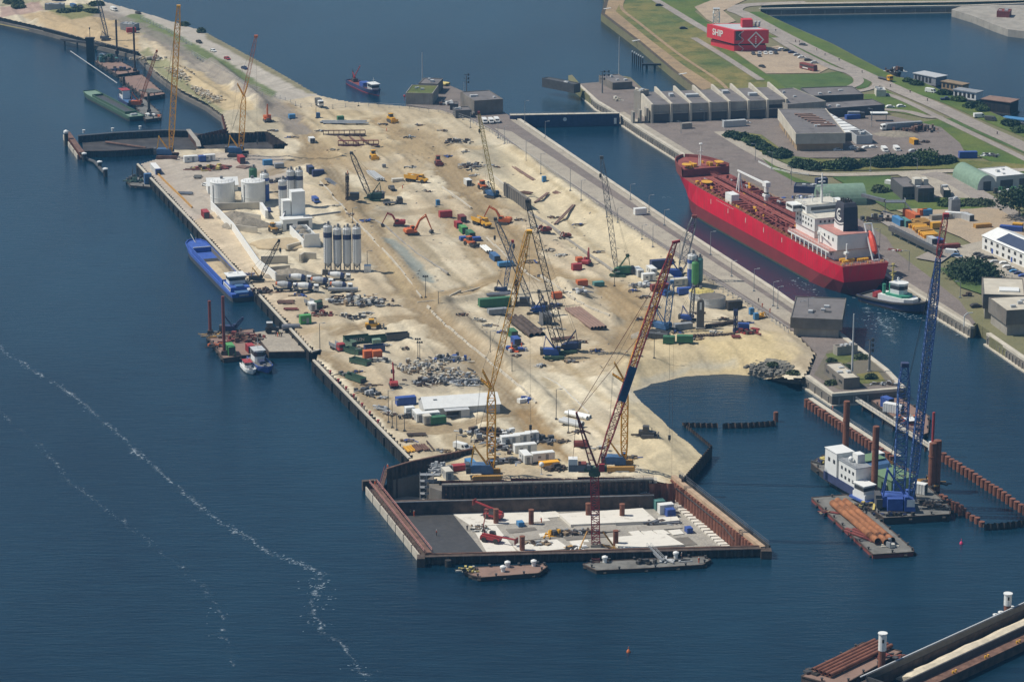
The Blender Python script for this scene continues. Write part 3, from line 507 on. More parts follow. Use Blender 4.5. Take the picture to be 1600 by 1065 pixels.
slab_f([(842,800),(868,798),(880,806),(850,809)],.2,'wconc');slab_f([(880,838),(945,833),(950,838),(885,843)],.15,'dconc');slab_f([(790,826),(835,823),(842,829),(796,832)],.12,'dconc');slab_f([(1035,842),(1075,838),(1090,850),(1050,853)],.14,'dconc');slab_f([(896,822),(960,816),(968,828),(905,835)],.35,'conc');slab_f([(800,834),(850,826),(878,838),(812,844)],.2,'conc');slab_f([(995,822),(1062,818),(1066,824),(1000,829)],.3,'conc')
_pale=[(1043+i*5.2,780+i*4.45)for i in range(17)]
for i,(x,y)in enumerate(_pale):slab_f([(x,y),(x+13,y-.6),(x+16.6,y+2.4),(x+3.6,y+3.1)],.5,'wconc','concrete_block')
bw=[G2(690,757,4),G2(1020,748,4)]
o=bw[0];t=thing('dock_wall','dark two tier retaining wall along the back of the dry dock','wall',(o[0],o[1],0));L=local(bw,o)
nrm=Vector((L[1][1]-L[0][1],-(L[1][0]-L[0][0]))).normalized()
sh=lambda d:[(p[0]+nrm.x*d,p[1]+nrm.y*d)for p in L]
part(sheet_ribbon(MB(),sh(.9),3.95,-.2,2.2,.7),'sheet_piles',M['drust'],t);part(beam(MB(),sh(.6),1.6,3.96,4.4),'cap_beam',M['deckgrey'],t)
part(beam(MB(),[(L[0][0]-17,L[0][1]-4)]+sh(2.4),2.6,-5,-.02),'lower_wall',M['drust'],t);part(beam(MB(),[(L[0][0]-17,L[0][1]-5.1)]+sh(3.5),.3,0,.25),'kerb',M['grey'],t)
part(MB().rail([V3(p,4.4)for p in sh(1.2)],1.2,.06,3),'railing',M['brick'],t)
b=MB()
for k in range(26):p=Vector(sh(1.5)[0]).lerp(Vector(sh(1.5)[1]),(k+.5)/26);b.c(p.x,p.y,1.2,.35,.5,.35);b.c(p.x,p.y,2.9,.3,.5,.3)
part(b,'anchor_plates',M['rust'],t)
sheet_wall([(604,733),(640,722),(740,701)],6.0,-5,'dark rusty sheet pile wall running diagonally beside the yellow crane on the dry dock','drust','rust',.7)
P0,P1=G(584,758,2.5),G(670,866,2.5);t=thing('dock_wall','walkway topped dock wall clad with pale fender panels on its water side','wall',(P0.x,P0.y,0));d=Vector((P1.x-P0.x,P1.y-P0.y));Ln=d.length;u=d/Ln;nn=Vector((-u.y,u.x))
if nn.x>0:nn=-nn
pt=lambda s,f:Vector((u.x*s*Ln+nn.x*f,u.y*s*Ln+nn.y*f))
part(beam(MB(),[pt(0,.4),pt(1,.4)],2.4,-5,1.4),'core_wall',M['drust'],t);part(beam(MB(),[pt(0,.0),pt(1,.0)],1.8,2.9,3.1),'walkway',M['rust'],t)
part(sheet_ribbon(MB(),[tuple(pt(0,-1.1)),tuple(pt(1,-1.1))],2.2,-5,2,.5),'sheet_piles',M['pilebrown'],t)
b=MB()
for k in range(30):p=pt((k+.5)/30,1.9);b.bar(V3(p,-1),V3(pt((k+.5)/30,1.5),2.3),.12)
part(b,'struts',M['brick'],t)
for k in range(7):
 a,c=pt((k+.04)/7,2.5),pt((k+.96)/7,2.5);part(beam(MB(),[a,c],.35,-1.5,2.5),'fender_panel',M['panel'],t)
for f in(-1.3,1.8):part(MB().rail([V3(pt(0,f*.75),3.1),V3(pt(1,f*.75),3.1)],1.2,.1,2),'railing',M['pinkrail'],t)
part(beam(MB(),[pt(-.06,-2),pt(-.06,2.6)],1.5,-1,3),'end_block',M['drust'],t)
t=thing('footbridge','short rusty access bridge at the back corner of the dry dock wall','walkway',G(604,735,3));part(MB().bar((0,0,0),(-1,-18,-.4),.7),'deck',M['rust'],t);part(MB().rail([(-.6,0,.5),(-1.6,-18,.1)],1.1,.07,2),'railing',M['brick'],t)
P0,P1=G(664,868,2.5),G(1195,855,2.5);t=thing('dock_wall','long dark front wall of the dry dock facing two moored pontoons','wall',(P0.x,P0.y,0));L=[(0,0),(P1.x-P0.x,P1.y-P0.y)]
part(sheet_ribbon(MB(),L,2.3,-6,1.9,.5),'sheet_piles',M['drust'],t);part(beam(MB(),L,2.0,2.3,2.5),'cap_beam',M['drust'],t);part(beam(MB(),offset_line(L,1.1),.5,1.2,2.75),'waling',M['rust'],t)
b=MB()
for k in range(40):f=(k+.5)/40;b.c(L[1][0]*f,L[1][1]*f-.9,.6,.25,.35,1.7)
part(b,'stiffeners',M['dsteel'],t)
part(MB().rail([V3(p,2.5)for p in offset_line(L,-.8)],1.1,.05,5),'railing',M['rust'],t)
part(MB().box(-2.2,0,-2.6,1.0,-2,2.6),'end_post',M['drust'],t);part(MB().cyl(6.5,-1.6,-2,1.9,.9,14),'mooring_pile',M['black'],t)
b=MB().box(46.6,46.9,-1.6,-1.4,-.4,2.4).box(48.6,48.9,-1.6,-1.4,-.4,2.4);[b.box(46.9,48.6,-1.6,-1.4,-.4+k*.5,-.3+k*.5)for k in range(6)]
part(b,'ladder',M['brick'],t)
P0,P1=G(1049,742,3),G(1189,853,3);t=thing('pile_wall','brown tube pile wall with pale cap along the right side of the dry dock','wall',(P0.x,P0.y,0));d=Vector((P1.x-P0.x,P1.y-P0.y));Ln=d.length;u=d/Ln;nn=Vector((u.y,-u.x))
if nn.x<0:nn=-nn
pt=lambda s,f:Vector((u.x*s*Ln+nn.x*f,u.y*s*Ln+nn.y*f))
for k in range(30):p=pt((k+.5)/30,.2);part(MB().cyl(p.x,p.y,-5,1.8,.95,12),'pile',M['pilebrown'],t)
part(beam(MB(),[pt(0,1.2),pt(1,1.2)],1.1,-6,1.6),'infill_wall',M['drust'],t);part(beam(MB(),[pt(0,.7),pt(1.0,.7)],1.5,1.8,2.9),'cap_beam',M['capbeige'],t)
part(beam(MB(),[pt(0,2.7),pt(1.0,2.7)],.5,1.2,3.0),'edge_beam',M['dsteel'],t);part(MB().rail([V3(pt(0,2.5),3.0),V3(pt(1,2.5),3.0)],1.2,.06,3),'railing',M['steel'],t)
part(MB().bar(V3(pt(.02,-.9),.9),V3(pt(.62,-.9),.9),.16).bar(V3(pt(.62,-.9),.9),V3(pt(.75,-1),-.6),.16),'pipe',M['dsteel'],t)
part(MB().ob(pt(1.02,1)[0],pt(1.02,1)[1],-3,3,3,5.4,0),'end_post',M['drust'],t)
P0=G(1026,745,3.5);t=thing('pile_wall','short brown pile wall closing the back corner of the dry dock','wall',(P0.x,P0.y,0));part(sheet_ribbon(MB(),[(-1,-3),(5.5,-3.2)],2.6,-6),'sheet_piles',M['pilebrown'],t);part(MB().cyl(-1.6,-4,-5,3,1,12),'pile',M['pilebrown'],t);part(MB().c(-1.5,-2.5,3,3,3,.8),'cap_block',M['lconc'],t)
for x,y in((775,817),(830,818),(816,860),(919,808),(972,809),(962,851)):
 p=G(x,y,FL);tag(MB().cyl(0,0,0,4.3,.78,16).cyl(0,0,4.3,4.5,.85,16).build('steel_column',M['pilebrown'],None,(p.x,p.y,FL)),'brown round steel column standing on the dry dock floor','column','steel columns on the dry dock floor')
# ---- walls along the left quay and the beach
def quay_edge(px,label,cap='lconc'):
 P_=[G(x,y,LZ)for x,y in px];o=P_[0];t=thing('quay_wall',label,'wall',(o.x,o.y,0));L=local(P_,o)
 part(beam(MB(),L,.8,3.6,4.15),'coping',M[cap],t);part(sheet_ribbon(MB(),offset_line(L,-.55),3.6,-2,1.8,.4),'sheet_piles',M['black'],t)
 b=MB();Ls=[Vector(p)for p in offset_line(L,-.8)];
 for p,q in zip(Ls,Ls[1:]):
  n=max(1,int((q-p).length/9))
  for i in range(n):c=p.lerp(q,(i+.5)/n);b.c(c.x,c.y,.3,.6,.6,3)
 part(b,'fender_posts',M['black'],t)
quay_edge([(215,256),(300,346),(486,548)],'pale edged steel quay wall of the silo yard with black fender posts')
quay_edge([(490,562),(570,644),(640,715)],'pale edged steel quay wall below the long white tent')
quay_edge([(500,546),(487,549)],'short return wall of the quay at the landing pontoon')
sheet_wall([(1067,659),(1090,678),(1112,696)],1.0,-4,'low jagged sheet pile edge along the beach side of the sand spit tip','drust',None)
sheet_wall([(1112,694),(1089,722),(1066,748)],3.9,-4,'low dark sheet pile edge round the tip of the sand spit','drust',None)
sheet_wall([(1069,660),(1122,661)],1.6,-4,'detached dark sheet pile screen nearest the beach tip','drust',None);
sheet_wall([(1129,661),(1170,660),(1212,657)],1.8,-4,'detached dark sheet pile screen ending in a brown post','drust',None)
p=G(1212,658,0);tag(MB().cyl(0,0,-3,3,.8,12).cyl(0,0,3,3.2,.7,12).build('mooring_post',M['pilebrown'],None,(p.x,p.y,0)),'brown steel post at the free end of the dark sheet pile screen','post')
# ---- pile walls and posts round the piling platform
tube_wall([(1258,622),(1300,650),(1396,713)],2.6,-3,.85,2.4,'brown tube pile wall with pale walkway behind the white accommodation block',walk=1.6,off=1.9,vary=.2)
tube_wall([(1472,706),(1540,750),(1640,815)],2.6,-3,.9,2.5,'long brown tube pile wall running out of the right edge',vary=.25)
tube_wall([(1468,768),(1505,792)],2.8,-3,.8,2.4,'short brown tube pile wall beside the blue crane pontoon',vary=.5);tube_wall([(1495,788),(1538,815)],1.8,-3,.85,2.5,'low brown tube pile wall between the crane pontoon and the dark sheet wall',vary=.3)
sheet_wall([(1538,818),(1570,816),(1650,806)],2.0,-4,'dark sheet pile wall in the water at the right edge','black',None)
P_=[G(1341,624,2.8),G(1400,662,2.8),G(1455,697,2.8)];o=P_[0];t=thing('jetty','narrow pale jetty on piles beside the deck barge with the white container','jetty',(o.x,o.y,0));L=local(P_,o)
part(beam(MB(),L,2.0,2.4,2.8),'deck',M['lconc'],t);part(MB().rail([V3(p,2.8)for p in offset_line(L,-.9)],1.1,.06,2.5),'railing',M['grey'],t)
for k in range(7):c=Vector(L[0]).lerp(Vector(L[-1]),(k+.5)/7);part(MB().cyl(c.x,c.y,-3,2.4,.4,10),'pile',M['drust'],t)
def post(px,py0,py1,r,m,label,cap=None,z=0,n=14):
 p=G(px,py0,z);q=U(px,py1,p.y);h=q.z;b=MB().cyl(0,0,-3,h-z,r,n)
 if cap:
  t=thing('mooring_post',label,'post',(p.x,p.y,z));part(b,'pile',M[m],t);part(cap(h-z,r),'cap',M['white'],t);return t
 b.cyl(0,0,(h-z)*.72,(h-z)*.74,r*1.12,n).cyl(0,0,h-z,h-z+.12,r*.9,n)
 return tag(b.build('mooring_post',M[m],None,(p.x,p.y,z)),label,'post')
post(1320,735,627,1.0,'pilebrown','tall brown spud pile standing behind the white accommodation block');post(1365,785,666,1.0,'pilebrown','tall brown spud pile between the accommodation block and the green deck house')
post(1455,768,692,1.15,'pilebrown','left one of two thick brown piles beside the blue crane');post(1462,766,688,1.25,'pilebrown','right one of two thick brown piles beside the blue crane')
t=thing('mooring_post','thin bright red post on a white block at the end of the jetty','post',G(1457,699,2.8));part(MB().c(0,0,-1,2.2,2.2,2.8),'block',M['white'],t);part(MB().cyl(0,0,1.8,11.5,.42,10),'pole',M['red'],t)
wc=lambda h,r:MB().cyl(0,0,h-.35*h,h,r*1.12,14).cyl(0,0,h,h+.3,r*1.3,14)
def capped(px,py0,py1,r,label,frac=.4):
 p=G(px,py0,0);h=U(px,py1,p.y).z;t=thing('mooring_post',label,'post',(p.x,p.y,0));part(MB().cyl(0,0,-3,h*(1-frac),r,14),'pile',M['pilebrown'],t);part(MB().cyl(0,0,h*(1-frac),h-.25,r*1.1,14).cyl(0,0,h-.25,h,r*1.3,14),'cap',M['white'],t);part(MB().c(0,-r*1.1,h*.8,.5,.2,.9),'sign',M['black'],t)
capped(1377,1055,988,.95,'white capped brown mooring pile beside the pipe pontoon');capped(1573,972,926,.95,'tall white capped mooring pile behind the sand barge')
for x,y0,y1,l in((1555,976,959,'leftmost of the low white capped piles behind the sand barge'),(1563,974,955,'middle low white capped pile just left of the tall mooring pile'),(1580,966,947,'low white capped pile just right of the tall mooring pile')):capped(x,y0,y1,.6,l,.25)
# ---- upper left cofferdam
def dolphin(px,py0,py1,label):
 p=G(px,py0,0);h=U(px,py1,p.y).z;t=thing('mooring_post',label,'post',(p.x,p.y,0));part(MB().cyl(0,0,-3,h*.8,.9,12),'pile',M['black'],t);part(MB().cyl(0,0,h*.8,h*.92,1.15,12).lathe(0,0,[(1.15,h*.92),(.3,h)],12),'cap',M['white'],t)
sheet_wall([(122,213),(180,208),(258,204),(296,205)],3.0,-4,'dark sheet pile wall forming the far side of the flooded cofferdam','drust','dsteel',2.2)
sheet_wall([(126,237),(180,236),(246,232)],2.6,-4,'dark sheet pile wall forming the near side of the flooded cofferdam','black','drust',.9)
t=sheet_wall([(105,207),(128,239)],3.0,-4,'slanting wall with pale fenders at the left end of the flooded cofferdam','pilebrown','rust',2.4)
p0,p1=G(105,207,3.0),G(128,239,3.0);dv=Vector((p1.x-p0.x,p1.y-p0.y))
for k in range(4):a,c=dv*((k+.05)/4),dv*((k+.95)/4);part(beam(MB(),offset_line([a,c],-1.9),.4,-1,2.2),'fender_panel',M['panel'],t)
t=sheet_wall([(294,203),(309,222),(311,230)],3.5,-4,'short pale faced wall stub between cofferdam and yellow crane','rust','conc',2.0)
sheet_wall([(309,212),(360,209),(415,206),(446,224),(426,226)],4.6,-4,'tall dark sheet pile wall behind the yellow luffing crane','drust',None)
sheet_wall([(347,179),(353,201),(309,211)],4.2,-4,'rusty corner wall of the sand fill facing the flooded basin','pilebrown',None)
sheet_wall([(68,44),(130,60),(216,82)],3.8,-4,'dark sheet pile wall below the dike at the upper left','black','dsteel',.8)
sheet_wall([(-60,18),(0,28),(68,43)],3.8,-4,'dark sheet pile wall running out of the upper left corner','black',None)
for x,y0,y1,l in((104,228,203,'white capped dolphin at the left corner of the flooded cofferdam'),(132,252,238,'white capped dolphin at the root of the floating pipe'),(156,264,251,'white capped dolphin midway along the floating pipe'),(165,276,262,'white capped dolphin at the end of the floating pipe')):dolphin(x,y0,y1,l)
for x,y0,y1,l in((131,216,208,'leftmost small bollard on the far cofferdam wall'),(176,213,205,'second small bollard from the left on the far cofferdam wall'),(219,210,202,'small bollard on the far cofferdam wall left of the crane')):p=G(x,y0-8,3.3);tag(MB().cyl(0,0,0,1.2,.5,10).cyl(0,0,1.2,1.5,.7,10).build('bollard',M['white'],None,p),l,'bollard')
P_=[G(127,245,.8),G(148,253,.8),G(163,270,.8)];o=P_[0];b=MB();[b.bar(Vector(p)-o,Vector(q)-o,.75,10)for p,q in zip(P_,P_[1:])]
tag(b.build('floating_pipe',M['dsteel'],None,o),'bent dark pipe floating between white capped dolphins','pipe')
p=G(165,222,1);q=G(228,231,1);tag(MB().bar((0,0,0),q-p,.5,8).build('steel_beam',M['rust'],None,p),'rusty beam lying inside the flooded cofferdam','beam')
tag(MB().prism([G2(x,y,.2)for x,y in[(128,213),(258,206),(300,207),(345,213),(416,210),(440,226),(436,233),(345,233),(258,234),(246,233),(130,238)]],-4,.2).build('pit_shade_sheet',M['pit']),kind='structure')  # dark sheet laid over the water, its colour stands in for the pit's shade
# ---- lock walls
def lock_wall(px,label,step,n_out,m='dconc',z=LZ):
 P_=[G(x,y,z)for x,y in px];o=P_[0];t=thing('lock_wall',label,'wall',(o.x,o.y,0));L=local(P_,o)
 lo=offset_line(L,n_out*.5);part(beam(MB(),lo,1.2,-4,z-.6),'face',M[m],t);part(beam(MB(),offset_line(L,n_out*.35),1.7,z-.6,z+.35),'coping',M['lconc'],t);part(beam(MB(),offset_line(L,n_out*1.6),1.0,-2,.5),'plinth',M['lconc'],t)
 b=MB();Ls=[Vector(p)for p in offset_line(L,n_out*1.2)]
 for p,q in zip(Ls,Ls[1:]):
  k=max(1,int((q-p).length/step))
  for i in range(k):c=p.lerp(q,(i+.5)/k);b.c(c.x,c.y,0,.45,.45,z-1.2)
 part(b,'fenders',M['conc'],t)
lock_wall([(967,177),(1003,201),(1060,236),(1200,321),(1410,445),(1521,511)],'long concrete lock wall on the far side of the red tanker',3.2,-1)
lock_wall([(1546,521),(1600,558),(1700,620)],'concrete lock wall with dark recesses at the right edge',2.6,-1)
lock_wall([(1308,520),(1252,484),(1204,450),(1040,343),(800,180)],'long concrete lock wall below the construction site road',4,-1)
lock_wall([(905,131),(935,159),(967,177)],'weathered concrete wall of the outer right lock head',4,-1)
lock_wall([(1410,606),(1302,615),(1263,587)],'concrete end wall of the inner left lock head',5,1,'dconc');lock_wall([(1410,606),(1383,578),(1308,520)],'sloping side wall of the inner left lock head',6,-1)
lock_wall([(1186,14),(1300,12),(1512,9),(1700,2)],'long shaded quay wall across the far basin',8,-1,'dconc')
# ================================================================== EQUIPMENT KIT
CACHE={}
def kids(key,spec,root):
 """spec() returns [(name, MB, material, subparts)]; meshes are built once per key and shared"""
 if key not in CACHE:CACHE[key]=[(n,b.mesh(n),m)for n,b,m in spec()]
 for n,me,m in CACHE[key]:mobj(n,me,M[m],root)
 return root
def container(px,py,a,m,label,L=6.06,H=2.6,cat='container',group=None,z=0,open_=False,door='dgrey',on=None,W=2.44,name='shipping_container'):
 p=GT(px,py)if on is None else G(px,py,on);t=thing(name,label,cat,(p.x,p.y,p.z+z),a,group);door='grey' if name=='site_cabin' else door
 def spec():
  b=MB();h=L/2;w=W/2
  if open_:
   b.box(-h,h,-w,w,.15,.3);b.box(-h,h,-w,-w+.12,.3,H);b.box(-h,h,w-.12,w,.3,H);b.box(-h,-h+.12,-w+.12,w-.12,.3,H);b.box(h-.12,h,-w+.12,w-.12,.3,H);b.box(-h-.06,h+.06,-w-.08,-w+.02,H,H+.15);b.box(-h-.06,h+.06,w-.02,w+.08,H,H+.15)
  else:
   b.box(-h+.05,h-.05,-w+.06,w-.06,.12,H-.06);b.box(-h,h,-w,w,H-.12,H-.02)
   b.box(-h+.2,h-.2,-w+.25,w-.25,H-.02,H+.02)
  n=max(3,int(L/.8))
  for k in range(n):
   x=-h+.25+(L-.5)*k/(n-1)
   for s in(-1,1):b.c(x,s*(w-.02),.14,.3,.1,H-.3)
  for x in(-h+.1,h-.1):
   for y in(-w+.1,w-.1):b.c(x,y,0,.22,.22,H)
  d=MB();wn=MB();d.box(h+.005,h+.045,-w+.18,-.04,.25,H-.25);d.box(h+.005,h+.045,.04,w-.18,.25,H-.25)
  for y in(-.8,-.35,.35,.8):d.bar((h+.1,y,.2),(h+.1,y,H-.2),.045)
  if cat!='site cabin':return[('body',b,m),('door',d,door)]
  d=MB().c(h*.3,-w-.05,.3,.95,.05,2.0);wn.c(-h*.4,-w-.05,1.2,.9,.05,.7)
  return[('body',b,m),('door',d,door),('window',wn,'steel'),('door',MB().box(h+.005,h+.05,-.5,.5,.25,2.2),'steel')]
 return kids(('ct',m,L,H,W,open_,door,cat in('site cabin','cabin')),spec,t)
def wh(xs,w,r):
 return[('wheel',MB().bar((x,s*w,r),(x,s*(w+.3),r),r,10),'rubber')for x in xs for s in(-1,1)]
def wheels4(b,xs,w,r,y=None):
 for x in xs:
  for s in(-1,1):b.bar((x,s*w,r),(x,s*(w+.28),r),r,10)
def car(px,py,a,m,label,cat='car',kind='car',z=None,group=None):
 p=GT(px,py)if z is None else G(px,py,z);t=thing({'car':'parked_car','van':'van','pickup':'pickup_truck'}[kind],label,cat,p,a,group)
 def spec():
  b,g,w=MB(),MB(),MB()
  if kind=='car':
   b.side([(-2.15,.35),(2.15,.35),(2.2,.7),(1.2,.92),(.55,1.42),(-1.2,1.45),(-1.95,1.0),(-2.2,.9)],-.86,.86)
   g.side([(1.12,.95),(.56,1.38),(-1.16,1.4),(-1.8,1.0)],-.875,.875);g.side([(1.3,.93),(1.22,.97),(.6,1.44),(.5,1.42)],-.7,.7)
   L_=(-1.35,1.35,.32)
  else:
   b.side([(-2.7,.45),(2.6,.45),(2.75,.9),(2.5,1.15),(1.7,2.05),(1.4,2.2),(-2.7,2.2)],-.98,.98)if kind=='van' else b.side([(-2.7,.5),(2.6,.5),(2.7,1.0),(1.5,1.15),(.9,1.8),(-.5,1.8),(-.6,1.1),(-2.7,1.1)],-.92,.92)
   g.side([(2.5,1.18),(1.72,2.02),(1.6,1.98),(2.3,1.15)],-.86,.86)if kind=='van' else g.side([(1.46,1.18),(.92,1.74),(-.4,1.74),(-.4,1.18)],-.94,.94)
   if kind=='van':g.side([(2.15,1.2),(1.6,1.9),(.9,1.9),(.9,1.2)],-1.0,1.0)
   L_=(-1.7,1.7,.36)
  return[('body',b,m),('windows',g,'glass')]+wh(L_[:2],.63 if kind=='car' else.72,L_[2])
 return kids((kind,m),spec,t)
def truck(px,py,a,cabm,bodym,label,kind='box',L=8.,z=None,cat='lorry',H=None):
 p=GT(px,py)if z is None else G(px,py,z);t=thing({'box':'box_lorry','tip':'tipper_lorry','tank':'tank_trailer','flat':'flatbed_lorry'}.get(kind,'lorry'),label,cat,p,a)
 h=L/2;c=MB().side([(h-2.2,.9),(h,.9),(h,1.9),(h-.25,3.1),(h-2.1,3.3),(h-2.2,3.2)],-1.2,1.2)
 part(c,'cab',M[cabm],t);part(MB().box(h-.02,h+.03,-1.05,1.05,1.9,2.7).side([(h-1.6,1.95),(h-.35,1.95),(h-.45,2.8),(h-1.6,2.8)],-1.23,1.23),'windows',M['glass'],t)
 ch=MB().box(-h,h-.2,-.5,.5,.7,1.0);part(ch,'chassis',M['dgrey'],t);b=MB();[part(q,n_,M[m_],t)for n_,q,m_ in wh((h-1.2,-h+1.2,-h+2.5),.9,.5)]
 if kind=='box':b.box(-h,h-2.5,-1.25,1.25,1.0,H or 3.5)
 elif kind=='tip':b.box(-h,h-2.5,-1.2,1.2,1.0,1.2).box(-h,h-2.5,-1.25,-1.12,1.2,2.4).box(-h,h-2.5,1.12,1.25,1.2,2.4).box(h-2.6,h-2.5,-1.12,1.12,1.2,2.7);[b.c(-h+.4+k*1.1,s*1.3,1.1,.15,.1,1.3)for k in range(int(L-3))for s in(-1,1)]
 elif kind=='flat':b.box(-h,h-2.5,-1.2,1.2,1.0,1.15);b.box(h-2.65,h-2.5,-1.2,1.2,1.15,2.2)
 part(b,'cargo_body',M[bodym],t);return t
def mixer(px,py,a,drum,label):
 t=thing('concrete_mixer_lorry',label,'lorry',GT(px,py),a,'concrete mixer lorries by the silos')
 def spec():
  c=MB().side([(2.6,.9),(4.6,.9),(4.6,1.9),(4.4,2.9),(2.7,3.0)],-1.2,1.2);g=MB().box(4.6,4.64,-1.05,1.05,1.9,2.6).side([(3.2,1.9),(4.3,1.9),(4.2,2.6),(3.2,2.6)],-1.23,1.23)
  ch=MB().box(-4.4,4.4,-.6,.6,.7,1.1).box(-4.4,-3.2,-.9,.9,1.1,1.6).bar((-4.3,0,1.5),(-4.9,0,2.6),.3);
  D=Matrix.Translation((0,0,2.5))@Matrix.Rotation(R(9),4,'Y');d=MB().xlathe([(2.3,.5),(1.6,1.15),(-.6,1.35),(-1.6,1.2),(-3.4,.7)],0,0,16).xf(D);s=MB().xlathe([(2.36,.55),(1.6,1.2),(.7,1.3),(.6,1.2)],0,0,16).xf(D);s2=MB().xlathe([(-3.3,.78),(-3.9,.55)],0,0,14).xf(D)
  return[('cab',c,'white'),('windows',g,'glass'),('chassis',ch,'dgrey'),('drum',d,drum),('drum_band',s,'dblue'),('chute',s2,'orange' if drum=='lgrey' else 'dblue')]+wh([3.4,1.9,-1.6,-2.9],.9,.52)
 return kids(('mix',drum),spec,t)
def tracks(b,L,W,gauge,r=.45):
 for s in(-1,1):
  y0,y1=s*gauge/2-W/2,s*gauge/2+W/2;h=L/2-r
  prof=[(h+r*math.sin(a),r-r*math.cos(a))for a in[math.pi*k/6 for k in range(7)]]+[(-h-r*math.sin(a),r+r*math.cos(a))for a in[math.pi*k/6 for k in range(7)]]
  b.side(prof,y0,y1)
  for k in range(int(L/.6)):b.c(-h+k*.6,(y0+y1)/2,2*r-.02,.2,W+.06,.1)
 return b
def excavator(px,py,a,m,label,swing=0,reach=(4.2,3.6,7.6,.6),z=None,s=1.0,cat='excavator'):
 p=GT(px,py)if z is None else G(px,py,z);t=thing('excavator',label,cat,p,a);t.scale=(s,s,s)
 part(tracks(MB(),4.4,.7,2.5,.45),'tracks',M['dgrey'],t);Rz=Matrix.Rotation(swing,4,'Z')
 part(MB().box(-2.6,1.5,-1.4,1.4,1.05,1.5).side([(-2.75,1.3),(-2.75,2.2),(-2.3,2.5),(-.4,2.5),(.2,1.9),(.2,1.3)],-1.4,1.4).cyl(-1.2,.6,2.5,3.0,.12).xf(Rz),'upper_body',M[m],t)
 part(MB().side([(-.2,1.5),(1.6,1.5),(1.5,2.2),(1.0,3.05),(-.2,3.05)],.35,1.35).xf(Rz),'cab',M[m],t);part(MB().side([(0,2.1),(1.52,2.1),(1.0,2.95),(0,2.95)],.32,1.38).xf(Rz),'windows',M['glass'],t)
 x1,z1,x2,z2=reach;f,e,k=Vector((.9,-.2,1.7)),Vector((x1,-.2,z1+1.6)),Vector((x2,-.2,z2));md=f.lerp(e,.5)+Vector((-.3,0,1.0))
 part(MB().bar(f,md,.36,4,.42).bar(md,e,.42,4,.26).bar(f+Vector((.6,0,-.2)),md+Vector((.2,0,-.2)),.12).xf(Rz),'boom',M[m],t)
 part(MB().bar(e+(e-k)*.12,k,.32,4,.2).bar(md+Vector((0,0,.35)),e+(e-k)*.12,.11).xf(Rz),'arm',M[m],t)
 b=MB().side([(k.x-.5,k.z+.3),(k.x+.4,k.z+.25),(k.x+.1,k.z-.9),(k.x-.7,k.z-1.0),(k.x-1.1,k.z-.3)],-.85,.45).xf(Rz);part(b,'bucket',M['dsteel'],t)
 return t
def dumper(px,py,a,label,load=True):
 t=thing('articulated_dump_truck',label,'dump truck',GT(px,py),a);t.scale=(1.1,)*3
 part(MB().side([(1.2,1.1),(4.6,1.1),(4.7,1.7),(3.4,2.1),(3.2,2.3),(1.2,2.3)],-1.2,1.2),'front_body',M['yellow'],t);part(MB().side([(1.3,2.3),(3.1,2.3),(2.8,3.4),(1.4,3.4)],-.9,.9),'cab',M['yellow'],t);part(MB().side([(1.5,2.5),(3.03,2.5),(2.82,3.25),(1.5,3.25)],-.93,.93),'windows',M['glass'],t)
 part(MB().box(-4.6,1.2,-.5,.5,.9,1.3),'chassis',M['dgrey'],t);b=MB();[part(q,n_,M[m_],t)for n_,q,m_ in wh((3.2,-1.6,-3.5),1.0,.85)];pr=[(-5.0,2.9),(-4.6,1.5),(.6,1.5),(1.0,3.0)];b.side(pr,-1.5,-1.3);b.side(pr,1.3,1.5);b.side([(-4.6,1.4),(.6,1.4),(.6,1.55),(-4.6,1.55)],-1.3,1.3);b.side([(.6,1.55),(1.0,3.0),(.85,3.0),(.45,1.55)],-1.3,1.3)
 part(b,'tipping_body',M['yellow'],t)
 if load:part(MB().lathe(-1.8,0,[(1.25,1.6),(1.2,2.3),(.6,2.9),(.1,3.1)],9),'soil_load',M['sandpile'],t)
 return t
def dozer(px,py,a,label,m='yellow',loader=False):
 t=thing('wheel_loader' if loader else 'bulldozer',label,'wheel loader' if loader else 'bulldozer',GT(px,py),a);t.scale=(1.15,)*3
 if loader:[part(q,n_,M[m_],t)for n_,q,m_ in wh((1.5,-1.6),.8,.8)]
 else:part(tracks(MB(),3.8,.7,2.1,.5),'tracks',M['dgrey'],t)
 part(MB().side([(-2.6,.9),(1.6,.9),(1.7,1.7),(.2,1.9),(-2.6,2.0)],-.85,.85).cyl(.9,.3,1.8,2.7,.09),'body',M[m],t);part(MB().side([(-1.6,1.9),(.2,1.9),(0,3.1),(-1.4,3.1)],-.75,.75),'cab',M['glass'],t);part(MB().c(-.7,0,3.1,1.7,1.7,.15),'roof',M[m],t)
 x=3.0 if loader else 2.5;part(MB().side([(x,.1),(x+.25,.1),(x+.1,.6),(x+.25,1.3),(x,1.3),(x-.15,.7)],-1.6,1.6).bar((x,-.9,.5),(.5,-.9,1.1),.14).bar((x,.9,.5),(.5,.9,1.1),.14),'bucket' if loader else 'blade',M['dsteel']if loader else M[m],t);return t
